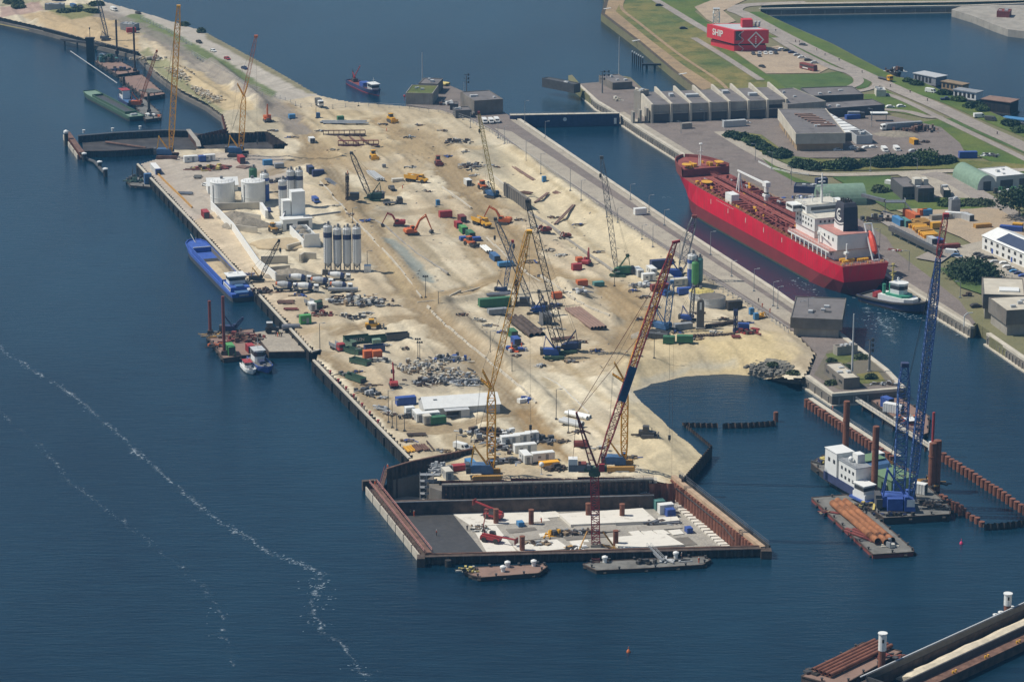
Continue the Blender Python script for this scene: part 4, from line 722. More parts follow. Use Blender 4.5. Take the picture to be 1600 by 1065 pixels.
def person(px,py,m,label,z=None,h=1.78,hat='white',bend=False):
 p=GT(px,py)if z is None else G(px,py,z);t=thing('person',label,'person',p,random.uniform(0,6));s=h/1.8;t.scale=(s,s,s)
 def spec():
  def ring(x,y,z_,rx,ry,n=8):return[(x+rx*math.cos(2*math.pi*k/n),y+ry*math.sin(2*math.pi*k/n),z_)for k in range(n)]
  b=MB();lean=.45 if bend else 0
  T=[(0,.8,.15,.12),(0,.95,.18,.13),(.02,1.1,.15,.11),(.05,1.3,.2,.13),(.08,1.45,.2,.11),(.1,1.5,.07,.07),(.12,1.56,.06,.06),(.14,1.62,.09,.1),(.16,1.72,.1,.11),(.16,1.8,.06,.07)]
  b.loft([ring(0,-(x*lean*4),z_-(x*lean*2),rx,ry)for x,z_,rx,ry in T])
  for s_ in(-1,1):
   b.bar((s_*.09,0,.86),(s_*.11,.03,.46),.095,8,.07);b.bar((s_*.11,.03,.48),(s_*.11,0,.06),.07,8,.05);b.bar((s_*.11,.06,.05),(s_*.11,-.16,.04),.05,6,.04)
   sh_=(s_*.2,-.3*lean,1.42-.2*lean);el=(s_*.27,-.05-.5*lean,1.13-.3*lean);ha=(s_*.22,-.18-.7*lean,.92-.2*lean);b.bar(sh_,el,.06,8,.05);b.bar(el,ha,.048,8,.035)
   for f in range(4):b.bar(ha,(ha[0]+(f-1.5)*.018,ha[1]-.06,ha[2]-.1),.011,4,.008)
   b.bar(ha,(ha[0]-s_*.05,ha[1]-.05,ha[2]-.04),.012,4,.009)
  v=MB().loft([ring(0,-(x*lean*4),z_-(x*lean*2),rx+.025,ry+.025)for x,z_,rx,ry in T[1:5]]);
  tr=MB()
  for s_ in(-1,1):tr.bar((s_*.09,0,.88),(s_*.11,.03,.46),.11,8,.085);tr.bar((s_*.11,.03,.47),(s_*.11,0,.1),.085,8,.07)
  hh=MB().lathe(0,-.16*4*lean*1.0,[(.13,1.72-.3*lean),(.12,1.78-.3*lean),(.08,1.84-.3*lean),(.01,1.86-.3*lean)],10)
  for s_ in(-1,1):v.bar((s_*.2,-.3*lean,1.43-.2*lean),(s_*.27,-.05-.5*lean,1.13-.3*lean),.075,8,.065)
  return[('body',b,'skin'),('jacket',v,m),('trousers',tr,'navy' if m!='hivis' else 'hivis'),('helmet',hh,hat)]
 return kids(('man',m,hat,bend),spec,t)
def lamp(px,py,ptop,label,group=None,arm=0,z=None,m='grey',flood=False):
 p=GT(px,py)if z is None else G(px,py,z);h=max(3,U(px,ptop,p.y).z-p.z);t=thing('lamp_post',label,'lamp post',p,0,group)
 part(MB().cyl(0,0,0,h,.14,8,.09).c(0,0,0,.8,.8,.4),'pole',M[m],t)
 if flood:part(MB().box(-1.1,1.1,-.12,.12,h-.2,h).c(-.7,-.2,h,.6,.3,.5).c(.7,-.2,h,.6,.3,.5).c(0,-.2,h,.5,.3,.5),'floodlights',M['dgrey'],t)
 else:a=arm;c=(math.cos(a),math.sin(a));part(MB().bar((0,0,h-.1),(c[0]*1.2,c[1]*1.2,h+.15),.07).bar((c[0]*1.0,c[1]*1.0,h+.1),(c[0]*2.0,c[1]*2.0,h+.2),.16),'lamp_head',M['lgrey'],t)
 return t
def crown(pts,seed,n,size):
 r=random.Random(seed);b=MB()
 for c,rad,hz in pts:
  for i in range(n):
   d=Vector((r.gauss(0,1),r.gauss(0,1),r.gauss(0,1))).normalized()
   d.z=abs(d.z)*1.15-.12;k=r.uniform(.62,1.08)*(1+.25*noise.noise(d*2.3+Vector((seed,0,0))));q=Vector(c)+Vector((d.x*rad*k,d.y*rad*k,d.z*hz*k))
   if q.z<.1:q.z=.1
   s=size*r.uniform(.5,1.3);u=Vector((r.gauss(0,1),r.gauss(0,1),r.gauss(0,1))).normalized();v=(d+.7*Vector((r.gauss(0,1),r.gauss(0,1),r.gauss(0,1)))).cross(u).normalized()
   b.add([q-u*s,q-v*s*.7,q+u*s,q+v*s*.7],[(0,1,2,3)])
 return b
for nm,c in(('foliage','#5a7040'),('dark_foliage','#44593a'),('grey_foliage','#66734f')):M[nm]=mat(nm,tuple(v*.75 for v in lin(tuple(int(c[i:i+2],16)/255 for i in(1,3,5)))),.8,0,.5,.9)
def bush(px,py,r,h,label,m='dark_foliage',seed=None,cat='bush',name='bush',group=None,n=None,trunk=False):
 p=G(px,py);sd_=seed if seed is not None else int(px*7+py);t=thing(name,label,cat,p,0,group);q=random.Random(sd_)
 pts=[((q.uniform(-.45,.45)*r,q.uniform(-.4,.4)*r,h*(.25 if not trunk else.45)),r*q.uniform(.45,.7),h*q.uniform(.5,.75)*(1 if not trunk else.8))for _ in range(6)]
 part(crown(pts,sd_,n or int(120+r*45),.42 if r<5 else.55),'crown',M[m],t)
 b=MB().bar((0,0,-.2),(.2,.1,h*.5),.35 if trunk else.15,7,.15)
 for k in range(5):a=k*1.3;b.bar((.1,.05,h*.25),(math.cos(a)*r*.5,math.sin(a)*r*.5,h*.7),.12,5,.05)
 part(b,'trunk',M['wood'],t);return t
def flat_pile(px,py,r,h,m,label,cat,seed=0,z=None,ax=1.,name=None,a=0.):
 p=GT(px,py)if z is None else G(px,py,z);b=MB();rings=[];N_=26;q=Vector((seed*3.1,0,0))
 for f,hh in((1.0,-.3),(.82,.16),(.62,.42),(.42,.7),(.2,.93),(.04,1.0)):
  rings.append([(r*ax*f*math.cos(2*math.pi*k/N_)*(1+.28*noise.noise(Vector((math.cos(2*math.pi*k/N_)*1.4,math.sin(2*math.pi*k/N_)*1.4,seed+f)))),r*f*math.sin(2*math.pi*k/N_)*(1+.28*noise.noise(Vector((math.cos(2*math.pi*k/N_)*1.4,math.sin(2*math.pi*k/N_)*1.4,seed+f+5)))),h*hh*(1+.25*noise.noise(Vector((f*3,k*.6,seed)))))for k in range(N_)])
 return tag(b.loft(rings).build(name or 'material_heap',M[m],None,p,a,True),label,cat)
def clutter(px,py,rx,ry,n,mats,label,seed,cat='scrap heap',name='scrap_pile',long=.45,hmax=1.4,size=1.0,a=0.):
 """a loose stack of building material: many plates, beams and boxes, one part per material"""
 p=GT(px,py);t=thing(name,label,cat,p,a);r=random.Random(seed);B={m:MB()for m in mats}
 for i in range(n):
  b=B[r.choice(mats)];x,y=max(-1,min(1,r.gauss(0,.5)))*rx,max(-1,min(1,r.gauss(0,.5)))*ry;z0=r.uniform(0,hmax*.5)*max(0,1-abs(x/rx))
  if r.random()<long:b.ob(x,y,z0,r.uniform(2,5.5)*size,r.uniform(.2,.6)*size,r.uniform(.15,.5),r.choice([0,0,.2,1.4,2.4])+r.gauss(0,.12))
  else:b.ob(x,y,z0,r.uniform(.5,1.9)*size,r.uniform(.5,1.6)*size,r.uniform(.3,hmax)*size**.5,r.uniform(0,3))
 for k,(m,b)in enumerate(B.items()):
  if b.V:part(b,{0:'beams',1:'plates',2:'boxes'}.get(k,'scraps'),M[m],t)
 return t
def crane(px,py,tip,label,bodym='cblue',boomm='cranegold',w=1.9,a=0.,trackm='dsteel',jib=None,jibm=None,jw=1.3,frame=None,framem=None,L=9.0,hook=None,hookm='dsteel',dy=0.,z=None,chord=.15,mast=None,on=None,bs=1.0,jdy=0.,gantry=True,ropes=True,name='crawler_crane',segs=None):
 p=(GT(px,py)if on is None else G(px,py,on));t=thing(name,label,'crane',p);o=p;Rz=Matrix.Rotation(a,4,'Z');tr=MB()
 if L:part(tracks(MB(),L,L*.13,L*.72,L*.075).box(-L*.16,L*.16,-L*.36,L*.36,L*.05,L*.12).xf(Rz),'tracks',M[trackm],t)
 h0=L*.15 if L else.6;s=bs*(L/9.0 if L else 1)
 f=Vector((1.3*s,0,h0+1.2*s));Tp=U(tip[0],tip[1],p.y+dy)-o
 hd=math.atan2(Tp.y,Tp.x)if abs(Tp.x)+abs(Tp.y)>6 else a
 Rb=Matrix.Rotation(hd,4,'Z');ft=Rb@f
 part(MB().side([(-4.6*s,h0+.3*s),(-4.6*s,h0+2.3*s),(-3.4*s,h0+2.6*s),(.8*s,h0+2.4*s),(1.8*s,h0+1.2*s),(1.8*s,h0)],-1.55*s,1.55*s).cyl(0,0,h0-.4*s,h0+.1*s,1.3*s,14).xf(Rb),'machine_house',M[bodym],t)
 part(MB().box(-5.6*s,-4.4*s,-1.9*s,1.9*s,h0+.2*s,h0+2.0*s).box(-5.7*s,-4.6*s,-1.5*s,1.5*s,h0+2.0*s,h0+2.7*s).xf(Rb),'counterweight',M['dgrey'],t)
 c=part(MB().side([(.6*s,h0+.6*s),(2.6*s,h0+.6*s),(2.5*s,h0+1.8*s),(2.0*s,h0+2.6*s),(.6*s,h0+2.6*s)],1.6*s,2.8*s).xf(Rb),'cab',M[bodym],t);part(MB().side([(1.0*s,h0+1.4*s),(2.62*s,h0+1.4*s),(2.02*s,h0+2.45*s),(1.0*s,h0+2.45*s)],1.57*s,2.83*s).xf(Rb),'window',M['glass'],c)
 n=segs or max(6,int((Tp-ft).length/(w*1.35)));part(MB().lat(ft,Tp,w*.5,w*.5,n,chord,w,up=Rb@Vector((0,1,0))if abs(Tp.x-ft.x)<1 else None),'boom',M[boomm],t)
 back=Rb@Vector((-4.2*s,0,h0+2.4*s));gm=framem or bodym
 if gantry:
  gt=Rb@Vector((-3.4*s,0,h0+7.5*s));g=MB()
  for y in(-1.1*s,1.1*s):v=Rb@Vector((0,y,0));g.bar(Rb@Vector((.2*s,0,h0+2.3*s))+v,gt+v*.4,.2*s);g.bar(back+v,gt+v*.4,.16*s)
  g.bar(gt+(Rb@Vector((0,-.6*s,0))),gt+(Rb@Vector((0,.6*s,0))),.25*s);part(g,'gantry',M[gm],t)
 else:gt=back
 rp=MB()
 if frame:
  fr=MB()
  for q in frame:
   e=U(q[0],q[1],p.y+dy)-o
   for k in(-.5,.5):v=Vector((0,k*w*1.2,0));fr.bar(Tp+v,e+v*.6,.24*s);
   for k in range(1,5):c_=Tp.lerp(e,k/5);fr.bar(c_-Vector((0,w*.5,0)),c_+Vector((0,w*.5,0)),.13*s)
   rp.bar(e,gt,.04);
  part(fr,'luffing_frame',M[gm],t)
 if jib:
  J=U(jib[0],jib[1],p.y+dy+jdy)-o;n2=max(6,int((J-Tp).length/(jw*1.4)));part(MB().lat(Tp,J,jw*.5,jw*.5,n2,chord*.6,jw),'jib',M[jibm or boomm],t);rp.bar(U(frame[0][0],frame[0][1],p.y+dy)-o if frame else gt,J,.045)
 else:J=Tp
 if ropes:rp.bar(gt,Tp,.05);rp.bar(back,Tp.lerp(J,.99),.04)
 part(MB().c(J.x,J.y,J.z-.5,.7*w,.7*w,1.0).bar(J-Vector((0,.5,0)),J+Vector((0,.5,0)),.4,10),'boom_head',M[hookm if hook and not jib else(jibm or boomm)],t)
 if hook:
  e=U(hook[0],hook[1],p.y+dy+jdy)-o;x=J.x+(e.x-J.x);top=Vector((x,J.y,J.z));rp.bar(J,Vector((x,J.y,e.z+1)),.04);part(MB().c(x,J.y,e.z-.6,.8,.5,1.5).bar((x,J.y,e.z-.6),(x+.2,J.y,e.z-1.3),.12),'hook_block',M['dsteel'],t)
 if rp.V:part(rp,'ropes',M['dsteel'],t)
 if mast:mast(t,o)
 return t
def silo(px,py,ptop,r,label,m='lgrey',band='dblue',legs=True,group=None,bf=.12,bw=.11,half=None,cap=True):
 p=GT(px,py);h=U(px,ptop,p.y).z-p.z;t=thing('silo',label,'silo',p,0,group);z0=h*.2 if legs else 0;n=18
 part(MB().lathe(0,0,([(.35,z0*.45),(r,z0)]if legs else[(r,0)])+[(r,h-.6),(r*.55,h)],n),'shell',M[m],t)
 if band:part(MB().cyl(0,0,h-.6-h*(bf+bw),h-.6-h*bf,r*1.015,n),'band',M[band],t)
 if half:part(MB().cyl(0,0,z0+.02,h*half,r*1.015,n),'lower_shell',M[band],t)
 if legs:
  b=MB()
  for k in range(4):a=math.pi/4+k*math.pi/2;b.cyl(math.cos(a)*r*.9,math.sin(a)*r*.9,0,z0+.5,.18,6)
  for k in range(4):a,c=math.pi/4+k*math.pi/2,math.pi/4+(k+1)*math.pi/2;b.bar((math.cos(a)*r*.9,math.sin(a)*r*.9,.2),(math.cos(c)*r*.9,math.sin(c)*r*.9,z0),.1)
  part(b,'legs',M['steel'],t)
 if cap:part(MB().cyl(.2*r,0,h-.2,h+1.3,r*.28,10).rail([(r*.8*math.cos(k*math.pi/4),r*.8*math.sin(k*math.pi/4),h-.5)for k in range(9)],1.1,.06,2).cyl(-.5*r,.2*r,h-.4,h+.6,r*.15,8),'roof_fittings',M['steel'],t)
 b=MB();a=-2.3;x,y=r*1.1*math.cos(a),r*1.1*math.sin(a);b.bar((x-.25,y,.3),(x-.25,y,h),.05);b.bar((x+.25,y,.3),(x+.25,y,h),.05);[b.bar((x-.25,y,.8+k*.9),(x+.25,y,.8+k*.9),.04)for k in range(int(h/.9)-1)]
 part(b,'ladder',M['steel'],t);return t
def pipes(px,py,a,n,L,r,m,label,gap=2.1,rows=1,z=None,cat='pipe stack',name='pipe_stack'):
 p=GT(px,py)if z is None else G(px,py,z);t=thing(name,label,cat,p,a)
 for k in range(n):
  for j in range(rows):
   if j and k==n-1:continue
   y=(k-(n-1)/2+.5*j)*r*gap;z_=r+.25+j*r*1.75;b=MB();NN=12
   o_,i_=[(math.cos(2*math.pi*q/NN),math.sin(2*math.pi*q/NN))for q in range(NN)],.86
   b.add([(x,y+c*rr,z_+s_*rr)for x in(-L/2,L/2)for rr in(r,r*i_)for c,s_ in o_],[f for q in range(NN)for f in((q,(q+1)%NN,2*NN+(q+1)%NN,2*NN+q),(NN+(q+1)%NN,NN+q,3*NN+q,3*NN+(q+1)%NN),(q,NN+q,NN+(q+1)%NN,(q+1)%NN),(2*NN+q,2*NN+(q+1)%NN,3*NN+(q+1)%NN,3*NN+q))])
   part(b,'pipe',M[m],t)
 part(MB().c(-L*.3,0,0,.25,n*r*gap,.25).c(L*.3,0,0,.25,n*r*gap,.25),'bearers',M['wood'],t);return t
def beams(px,py,a,n,L,wd,m,label,z=None,h=.4,gap=1.5,cat='steel beams',name='beam_stack'):
 p=GT(px,py)if z is None else G(px,py,z);t=thing(name,label,cat,p,a);r=random.Random(int(px+py))
 for k in range(n):
  y=(k-(n-1)/2)*wd*gap;x=r.uniform(-.08,.08)*L;part(MB().box(x-L/2,x+L/2,y-wd/2,y+wd/2,.2,.2+h*.25).box(x-L/2,x+L/2,y-wd/8,y+wd/8,.2+h*.25,.2+h*.75).box(x-L/2,x+L/2,y-wd/2,y+wd/2,.2+h*.75,.2+h),'beam',M[m],t)
 part(MB().c(-L*.3,0,-.05,.3,n*wd*gap,.25).c(L*.3,0,-.05,.3,n*wd*gap,.25),'bearers',M['wood'],t);return t
def kerb(px,label,w=.6,h=.9,m='wconc',name='concrete_barrier',cat='barrier',seg=None):
 P_=[GT(x,y)for x,y in px];o=P_[0];b=MB()
 for p,q in zip(P_,P_[1:]):
  d=q-p;n=max(1,int(d.length/(seg or 3.2)))
  for i in range(n):
   a_,c_=p+d*(i/n)-o,p+d*((i+(.93 if seg is None else 1))/n)-o;an=math.atan2(d.y,d.x);mid=(a_+c_)/2;zz=HZ(mid.x+o.x,mid.y+o.y)-o.z;b.ob(mid.x,mid.y,zz-.5,(c_-a_).length,w,h+.5,an);b.ob(mid.x,mid.y,zz-.5,(c_-a_).length,w*1.7,h*.35+.5,an)if seg is None else None
 return tag(b.build(name,M[m],None,o),label,cat)
# ================================================================== THE BUILDING SITE
PX=AX+math.pi/2
# ---- cranes
crane(262,246,(279,10),'tall orange yellow lattice crane with brown tracks beside the flooded cofferdam','cblue','cranegold',2.3,0,'rust',L=9.5,framem='cranegold',chord=.2)
crane(372,243,(381,150),'yellow luffing crane with thin reddish jib standing before the tall dark sheet pile wall','cblue','cranegold',2.2,0,'dsteel',jib=(400,57),jibm='orange',jw=1.4,frame=[(371,131),(388,127)],framem='cranegold',L=9,hook=(402,222))
crane(760,744,(768,606),'yellow luffing crane with blue body standing at the back edge of the dry dock','cblue','cranegold',2.4,R(4),'ocre',jib=(827,362),jw=1.7,frame=[(754,578),(751,592)],framem='yellow',L=9,hook=(829,668),bs=1.1,chord=.22)
crane(968,730,(977,597),'yellow luffing crane with blue body behind the red tower crane','cblue','cranegold',1.9,R(2),'ocre',jib=(1046,400),jw=1.6,frame=[(960,566),(957,584)],framem='yellow',L=9,hook=(1046,684),chord=.22)
crane(968,430,(940,246),'green crawler crane with bare grey lattice boom near the lock road','green','steel',1.9,R(-20),'dgreen',L=6.5,hook=(938,275),bs=1.3)
crane(770,308,(748,176),'thin pale yellow lattice crane with blue body beside the dark retaining wall','cblue','paleyel',1.5,R(-40),'dsteel',L=5.5,bs=1.2,hook=(749,205),hookm='brick')
crane(886,549,(824,314),'crane with long dark lattice boom and deep blue body at the edge of the pit','dblue','dsteel',2.1,0,'dgreen',L=7,bs=1.1,hook=(822,400),hookm='black',chord=.14)
crane(866,558,(842,455),'deep blue crane with shorter boom just left of the long dark boomed one','blue','dsteel',1.6,0,'dgreen',L=7,bs=1.1)
crane(838,490,(774,342),'deep blue crane with blue grey boom leaning left beside the brown piling rig','blue','steel',1.8,R(-15),'dsteel',L=6,bs=1.1,hook=(773,372),chord=.14)
crane(786,458,(801,377),'slim blue crane with red topped boom near the green generator container','dblue','cblue',1.5,R(-10),'dsteel',L=5,hook=(803,385),hookm='red')
crane(1037,518,(1050,440),'blue crane with short dense boom in front of the round tanks','cblue','cblue',2.0,R(-35),'dgrey',L=7.5,bs=1.0,chord=.16)
crane(1058,434,(1085,338),'grey lattice crane on a blue base standing against the lock road','blue','steel',2.6,R(-15),'blue',L=7,bs=1.2,chord=.16,hook=(1086,352),hookm='brick')
crane(1076,502,(1084,448),'small deep blue crane close to the concrete pylon','blue','steel',1.2,R(-15),'dsteel',L=5,bs=1.15)
crane(582,314,(549,239),'green crane with leaning lattice boom beside the dark drilling leader','dgreen','dsteel',1.9,R(5),'dgreen',L=7,bs=1.15,chord=.13)
crane(404,440,(436,376),'old black crane with yellow gantry unloading the blue barge','black','dsteel',1.3,0,'dsteel',L=4.5,bs=1.25,framem='cranegold',hook=(438,391),hookm='black')
crane(166,63,(150,-14),'faint grey lattice crane on the dike at the upper left','steel','steel',1.6,0,'dsteel',L=5)
def rig(px,py,ptop,label,m,top=None,topm='cranegold',w=1.2,body='dsteel'):
 p=GT(px,py);t=thing('piling_rig',label,'piling rig',p);h=U(px,ptop,p.y).z-p.z
 part(tracks(MB(),4.5,.7,2.6,.45).xf(Matrix.Translation((2.5,.6,0))),'tracks',M['dgrey'],t);part(MB().box(1,4.8,-.8,2,1,2.8),'machine_house',M[body],t)
 b=MB();[b.bar((x,y,.2),(x,y,h),.16)for x in(-w/2,w/2)for y in(-w/2,w/2)];b.box(-.3,.3,-.3,.3,.2,h-.5);[b.c(0,0,1+k*1.6,w,w,.25)for k in range(int(h/1.6))];b.c(0,0,h*.72,w*1.3,w*1.3,1.6).cyl(0,0,0,1.0,w*.8,10)
 part(b,'leader',M[m],t)
 if top:q=U(top[0],top[1],p.y)-p;part(MB().lat((0,0,h),q,.9,.9,9,.1,1.4),'lattice_extension',M[topm],t)
 return t
rig(807,477,434,'brown piling rig with a yellow lattice extension in the middle of the pit','drust',(823,361));rig(543,312,270,'dark drilling leader standing upright left of the green crane','drust');rig(1149,518,481,'slim blue drilling rig at the right end of the rusty waling rows','dblue',body='blue')
def tower_crane():
 p=G(931,857,FL);o=p;t=thing('tower_crane','tall red luffing tower crane rising from the dry dock floor','crane',p);Y=p.y
 tt=U(929,742,Y)-o;part(MB().c(0,0,0,7,7,.9).c(0,0,.9,3,3,.8),'foundation',M['conc'],t);part(MB().lat((0,0,1),(tt.x,tt.y,tt.z),2.3,2.3,14,.17),'tower',M['red'],t)
 part(MB().lat((.9,0,1.2),(5,-2,.6),.8,.8,4,.1).bar((-2.5,1,5),(-5,-3,.5),.2).bar((2,1,5),(6,-3,.5),.25),'struts',M['ocre'],t)
 part(MB().cyl(tt.x,tt.y,tt.z,tt.z+1.4,1.7,14).box(tt.x-3,tt.x+3.5,-1.5,1.5,tt.z+1.4,tt.z+2.6),'slewing_platform',M['dgreen'],t)
 b=MB();x0=tt.x;z0=tt.z+2.6;b.box(x0-7.5,x0-4.9,-1.4,1.4,z0-1.2,z0+2.6);part(b,'electrical_cabinet',M['white'],t);part(MB().box(x0-4.7,x0-2.4,-1.4,1.4,z0-1.3,z0+1.2),'winch_house',M['brick'],t);part(MB().box(x0-7.4,x0-2.6,-1.45,-1.4,z0-1,z0+.9).box(x0-2.3,x0-1.2,-1.8,-.6,z0-.4,z0+.9),'doors',M['steel'],t)
 part(MB().box(x0+1.2,x0+2.8,-2.3,-.9,z0-.8,z0+1.4),'cab',M['red'],t);part(MB().box(x0-2.4,x0-1.0,-1.2,1.2,z0-.6,z0+.8),'counterweight',M['dgrey'],t)
 a=U(901,645,Y)-o;J0=Vector((x0+1.2,0,z0));J=U(1055,378,Y)-o
 af=MB();
 for y in(-1.1,1.1):af.bar((x0+.6,y,z0),(a.x,y*.3,a.z),.28);af.bar((x0-1.2,y,z0),(a.x-.2,y*.3,a.z),.2);
 for k in range(1,8):f=k/8;u=Vector((x0+.6,0,z0)).lerp(Vector((a.x,0,a.z)),f);v=Vector((x0-1.2,0,z0)).lerp(Vector((a.x-.2,0,a.z)),f);af.bar(u+Vector((0,1-f*.8,0)),v-Vector((0,1-f*.8,0)),.1);af.bar(u-Vector((0,1-f*.8,0)),v+Vector((0,1-f*.8,0)),.1)
 af.bar((a.x,-.6,a.z),(a.x,.6,a.z),.4);part(af,'a_frame',M['brick'],t)
 part(MB().lat(J0,J,1.0,1.0,34,.15,2.0),'jib',M['red'],t);part(MB().bar(J-Vector((.9,0,.2)),J+Vector((1.4,0,.3)),.5),'jib_head',M['red'],t)
 b=MB();A=Vector((a.x,0,a.z));b.bar(A,J0.lerp(J,.9),.09);b.bar(A,(x0-6.2,0,z0+2.6),.08);b.bar(A+Vector((0,.4,0)),J0.lerp(J,.62),.08);b.bar(J,J-Vector((0,0,J.z-8)),.03);part(b,'pendants',M['brick'],t)
 part(MB().ball(J0.lerp(J,.0)+Vector((-1.0,0,0)),.2,6),'lamp',M['white'],t)
 d=(J-J0).normalized();q0,q1=J0.lerp(J,.30),J0.lerp(J,.455);n=Vector((0,-1,0));sdv=d.cross(n);sdv=sdv.normalized();b=MB();f=n*1.25;w=1.15
 b.add([q0+f-sdv*w,q0+f+sdv*w,q1+f+sdv*w,q1+f-sdv*w,q0+f*1.1-sdv*w,q0+f*1.1+sdv*w,q1+f*1.1+sdv*w,q1+f*1.1-sdv*w],[(0,1,2,3),(7,6,5,4),(0,4,5,1),(1,5,6,2),(2,6,7,3),(3,7,4,0)])
 s=part(b,'sign_board',mat('dusty_blue_board',lin((.23,.36,.47)),.5,var=.06),t);c=q0.lerp(q1,.5)+f*1.14;lettering('WILBERT',1.75,M['dblue'],s,c,d,n.cross(d),.04)
 return t
tower_crane()
# ---- earth moving
excavator(623,353,math.pi,'red','reddish orange excavator reaching left over the dug sand',0,(4.5,3.4,6.8,.6));excavator(644,367,R(25),'orange','bright orange excavator with raised boom digging to its right',0,(5.2,4.6,7.4,.8),s=1.15)
excavator(787,350,R(160),'orange','orange excavator loading a dump truck at the right of the haul road',0,(5.5,4.0,7.6,1.5),s=1.15);excavator(917,414,R(70),'red','small red excavator with upright arm near the red box',0,(1.6,4.6,2.6,1.5),s=.95);excavator(418,190,R(-75),'orange','reddish excavator with high raised arm on the upper sand fill',0,(1.8,5.6,2.6,1.6),s=1.1)
excavator(851,364,R(200),'brick','crimson compact drill carriage nearer the dark lattice boom',0,(2.2,1.4,3.4,.4),s=.95);excavator(884,372,R(200),'brick','smaller crimson drill carriage beside the retaining wall',0,(2.2,1.4,3.4,.4),s=.75);excavator(1190,497,R(30),'yellow','small yellow digger near the blue portable toilets',0,(2,1.6,3.4,.5),s=.6)
excavator(615,604,R(100),'red','red telescopic crane machine beside the stacked formwork',0,(3.0,6.5,3.8,5.2),s=.9)
dumper(651,285,R(-30),'yellow articulated dump truck on the bare haul road');dumper(753,353,R(-55),'yellow articulated dump truck being loaded by the orange excavator')
dozer(612,190,R(-60),'yellow bulldozer at the top of the sand fill');dozer(584,248,R(-75),'small yellow bulldozer by the rusty steel frames');dozer(685,257,R(-80),'dark brown bulldozer facing the viewer on the haul road','brick');dozer(735,384,R(-50),'orange wheel loader next to the blue bins','orange',True);dozer(584,514,R(5),'yellow wheel loader on the track above the skips','yellow',True);dozer(428,363,R(-60),'brown wheel loader by the concrete plant','ocre',True);dozer(1013,683,R(-10),'dark drilling machine alone on the sand spit','dsteel');dozer(755,296,R(-60),'orange loader near the pale yellow crane','orange',True)
# ---- containers and cabins of the site
C_=container
for a in[(696,339,PX,'red','red site container with white roof at the head of a container row',5.2),(722,346,AX,'brick','dark red container between the red and green ones',5.0),(716,356,AX,'red','bright red container end at the start of the green row',4.2),(724,363,AX,'bgreen','pale green container in the middle of the row',5),(735,371,AX,'green','green container at the lower end of the row',6),(726,375,PX,'blue','small blue bin left of the orange loader',4,1.5),(743,376,PX,'blue','small blue bin right of the orange loader',4,1.5),(773,406,AX,'cblue','grey blue open bin at the end of the container row',7,2.4),(790,415,PX,'lblue','light blue low bin beside the haul road',6,1.6),(621,284,PX,'offwhite','small off white box on the bare haul road',5,1.5),(731,289,AX,'white','white box near the pale yellow crane',4.5,2.6),(1000,335,PX,'white','white cabin standing alone on the lock quay road',5,2.7),(773,480,PX,'green','dark green generator container in the pit',12,3.6),(777,490,PX,'grey','grey open skip in front of the green generator container',7,2),(801,526,AX,'green','green box with white top at the foot of the brown pipes',5,2.6),(806,538,AX,'blue','small blue box below the green box by the brown pipes',4.6,2.6),(901,422,PX,'red','small red box by the red excavator',3.6,2.6),(905,408,PX,'orange','tiny orange box by the dark lattice boom',2.4,1.6),(1031,456,PX,'brick','dark red container with white roof in the tank yard',7,3),(1045,536,R(-5),'green','green box with orange base left of its twin by the blue crane',4,2.6),(1070,534,R(-5),'green','green box with orange base right of its twin by the blue crane',5.5,2.4),(1034,418,PX,'dblue','navy open topped container behind the white cabins',9,3.2),(1069,459,PX,'blue','blue box below the blue and white silo',5,2.4),(1147,483,PX,'black','black box right of the open round tank',5.5,3.2),(321,339,AX,'red','bright red container at the corner of the gravel bunker wall',6,2.7),(377,254,AX,'red','tall red container between the yellow luffing crane and the rusty beams',6,3),(316,252,PX,'blue','blue container wedged between two white cabins',3,2.6),(243,268,AX,'white','long white roofed container along the upper left quay',12,2.6),(247,272,AX,'blue','blue end container below the long white roofed one',3,2.4),(485,270,AX,'dblue','deep blue container on the sand left of its neighbour',5,3),(497,276,PX,'dblue','deep blue container on the sand near the drilling leader',5,3),(634,632,PX,'blue','blue container at the left end of the white tent',6.5,2.8),(735,732,AX,'lblue','blue box left of the yellow crane at the dry dock',4.5,2.8),(717,734,PX,'red','red low tank box under the diagonal sheet pile wall',4,1.8),(858,727,PX,'cranegold','yellow box in front of the white cabin rows',6,1.4),(418,258,PX,'lblue','light blue site box by the sand slope',4,2.4),(436,262,PX,'grey','grey box by the sand slope',4,2),(456,185,PX,'lblue','small light blue box on the upper sand fill',3,2),(532,188,PX,'green','small green box behind the grey beam stack',3,2),(487,222,AX,'white','white minibus shaped box on the sand road',4,2.2),(870,466,PX,'orange','rusty orange box on the sand at the pit edge',3.5,2.4),(909,446,PX,'orange','orange bin on the heap of sand near the retaining wall',4,2.2),(935,447,PX,'teal','teal box next to the orange bin',4,1.8)]:
 C_(*a[:5],L=a[5],H=a[6]if len(a)>6 else 2.6)
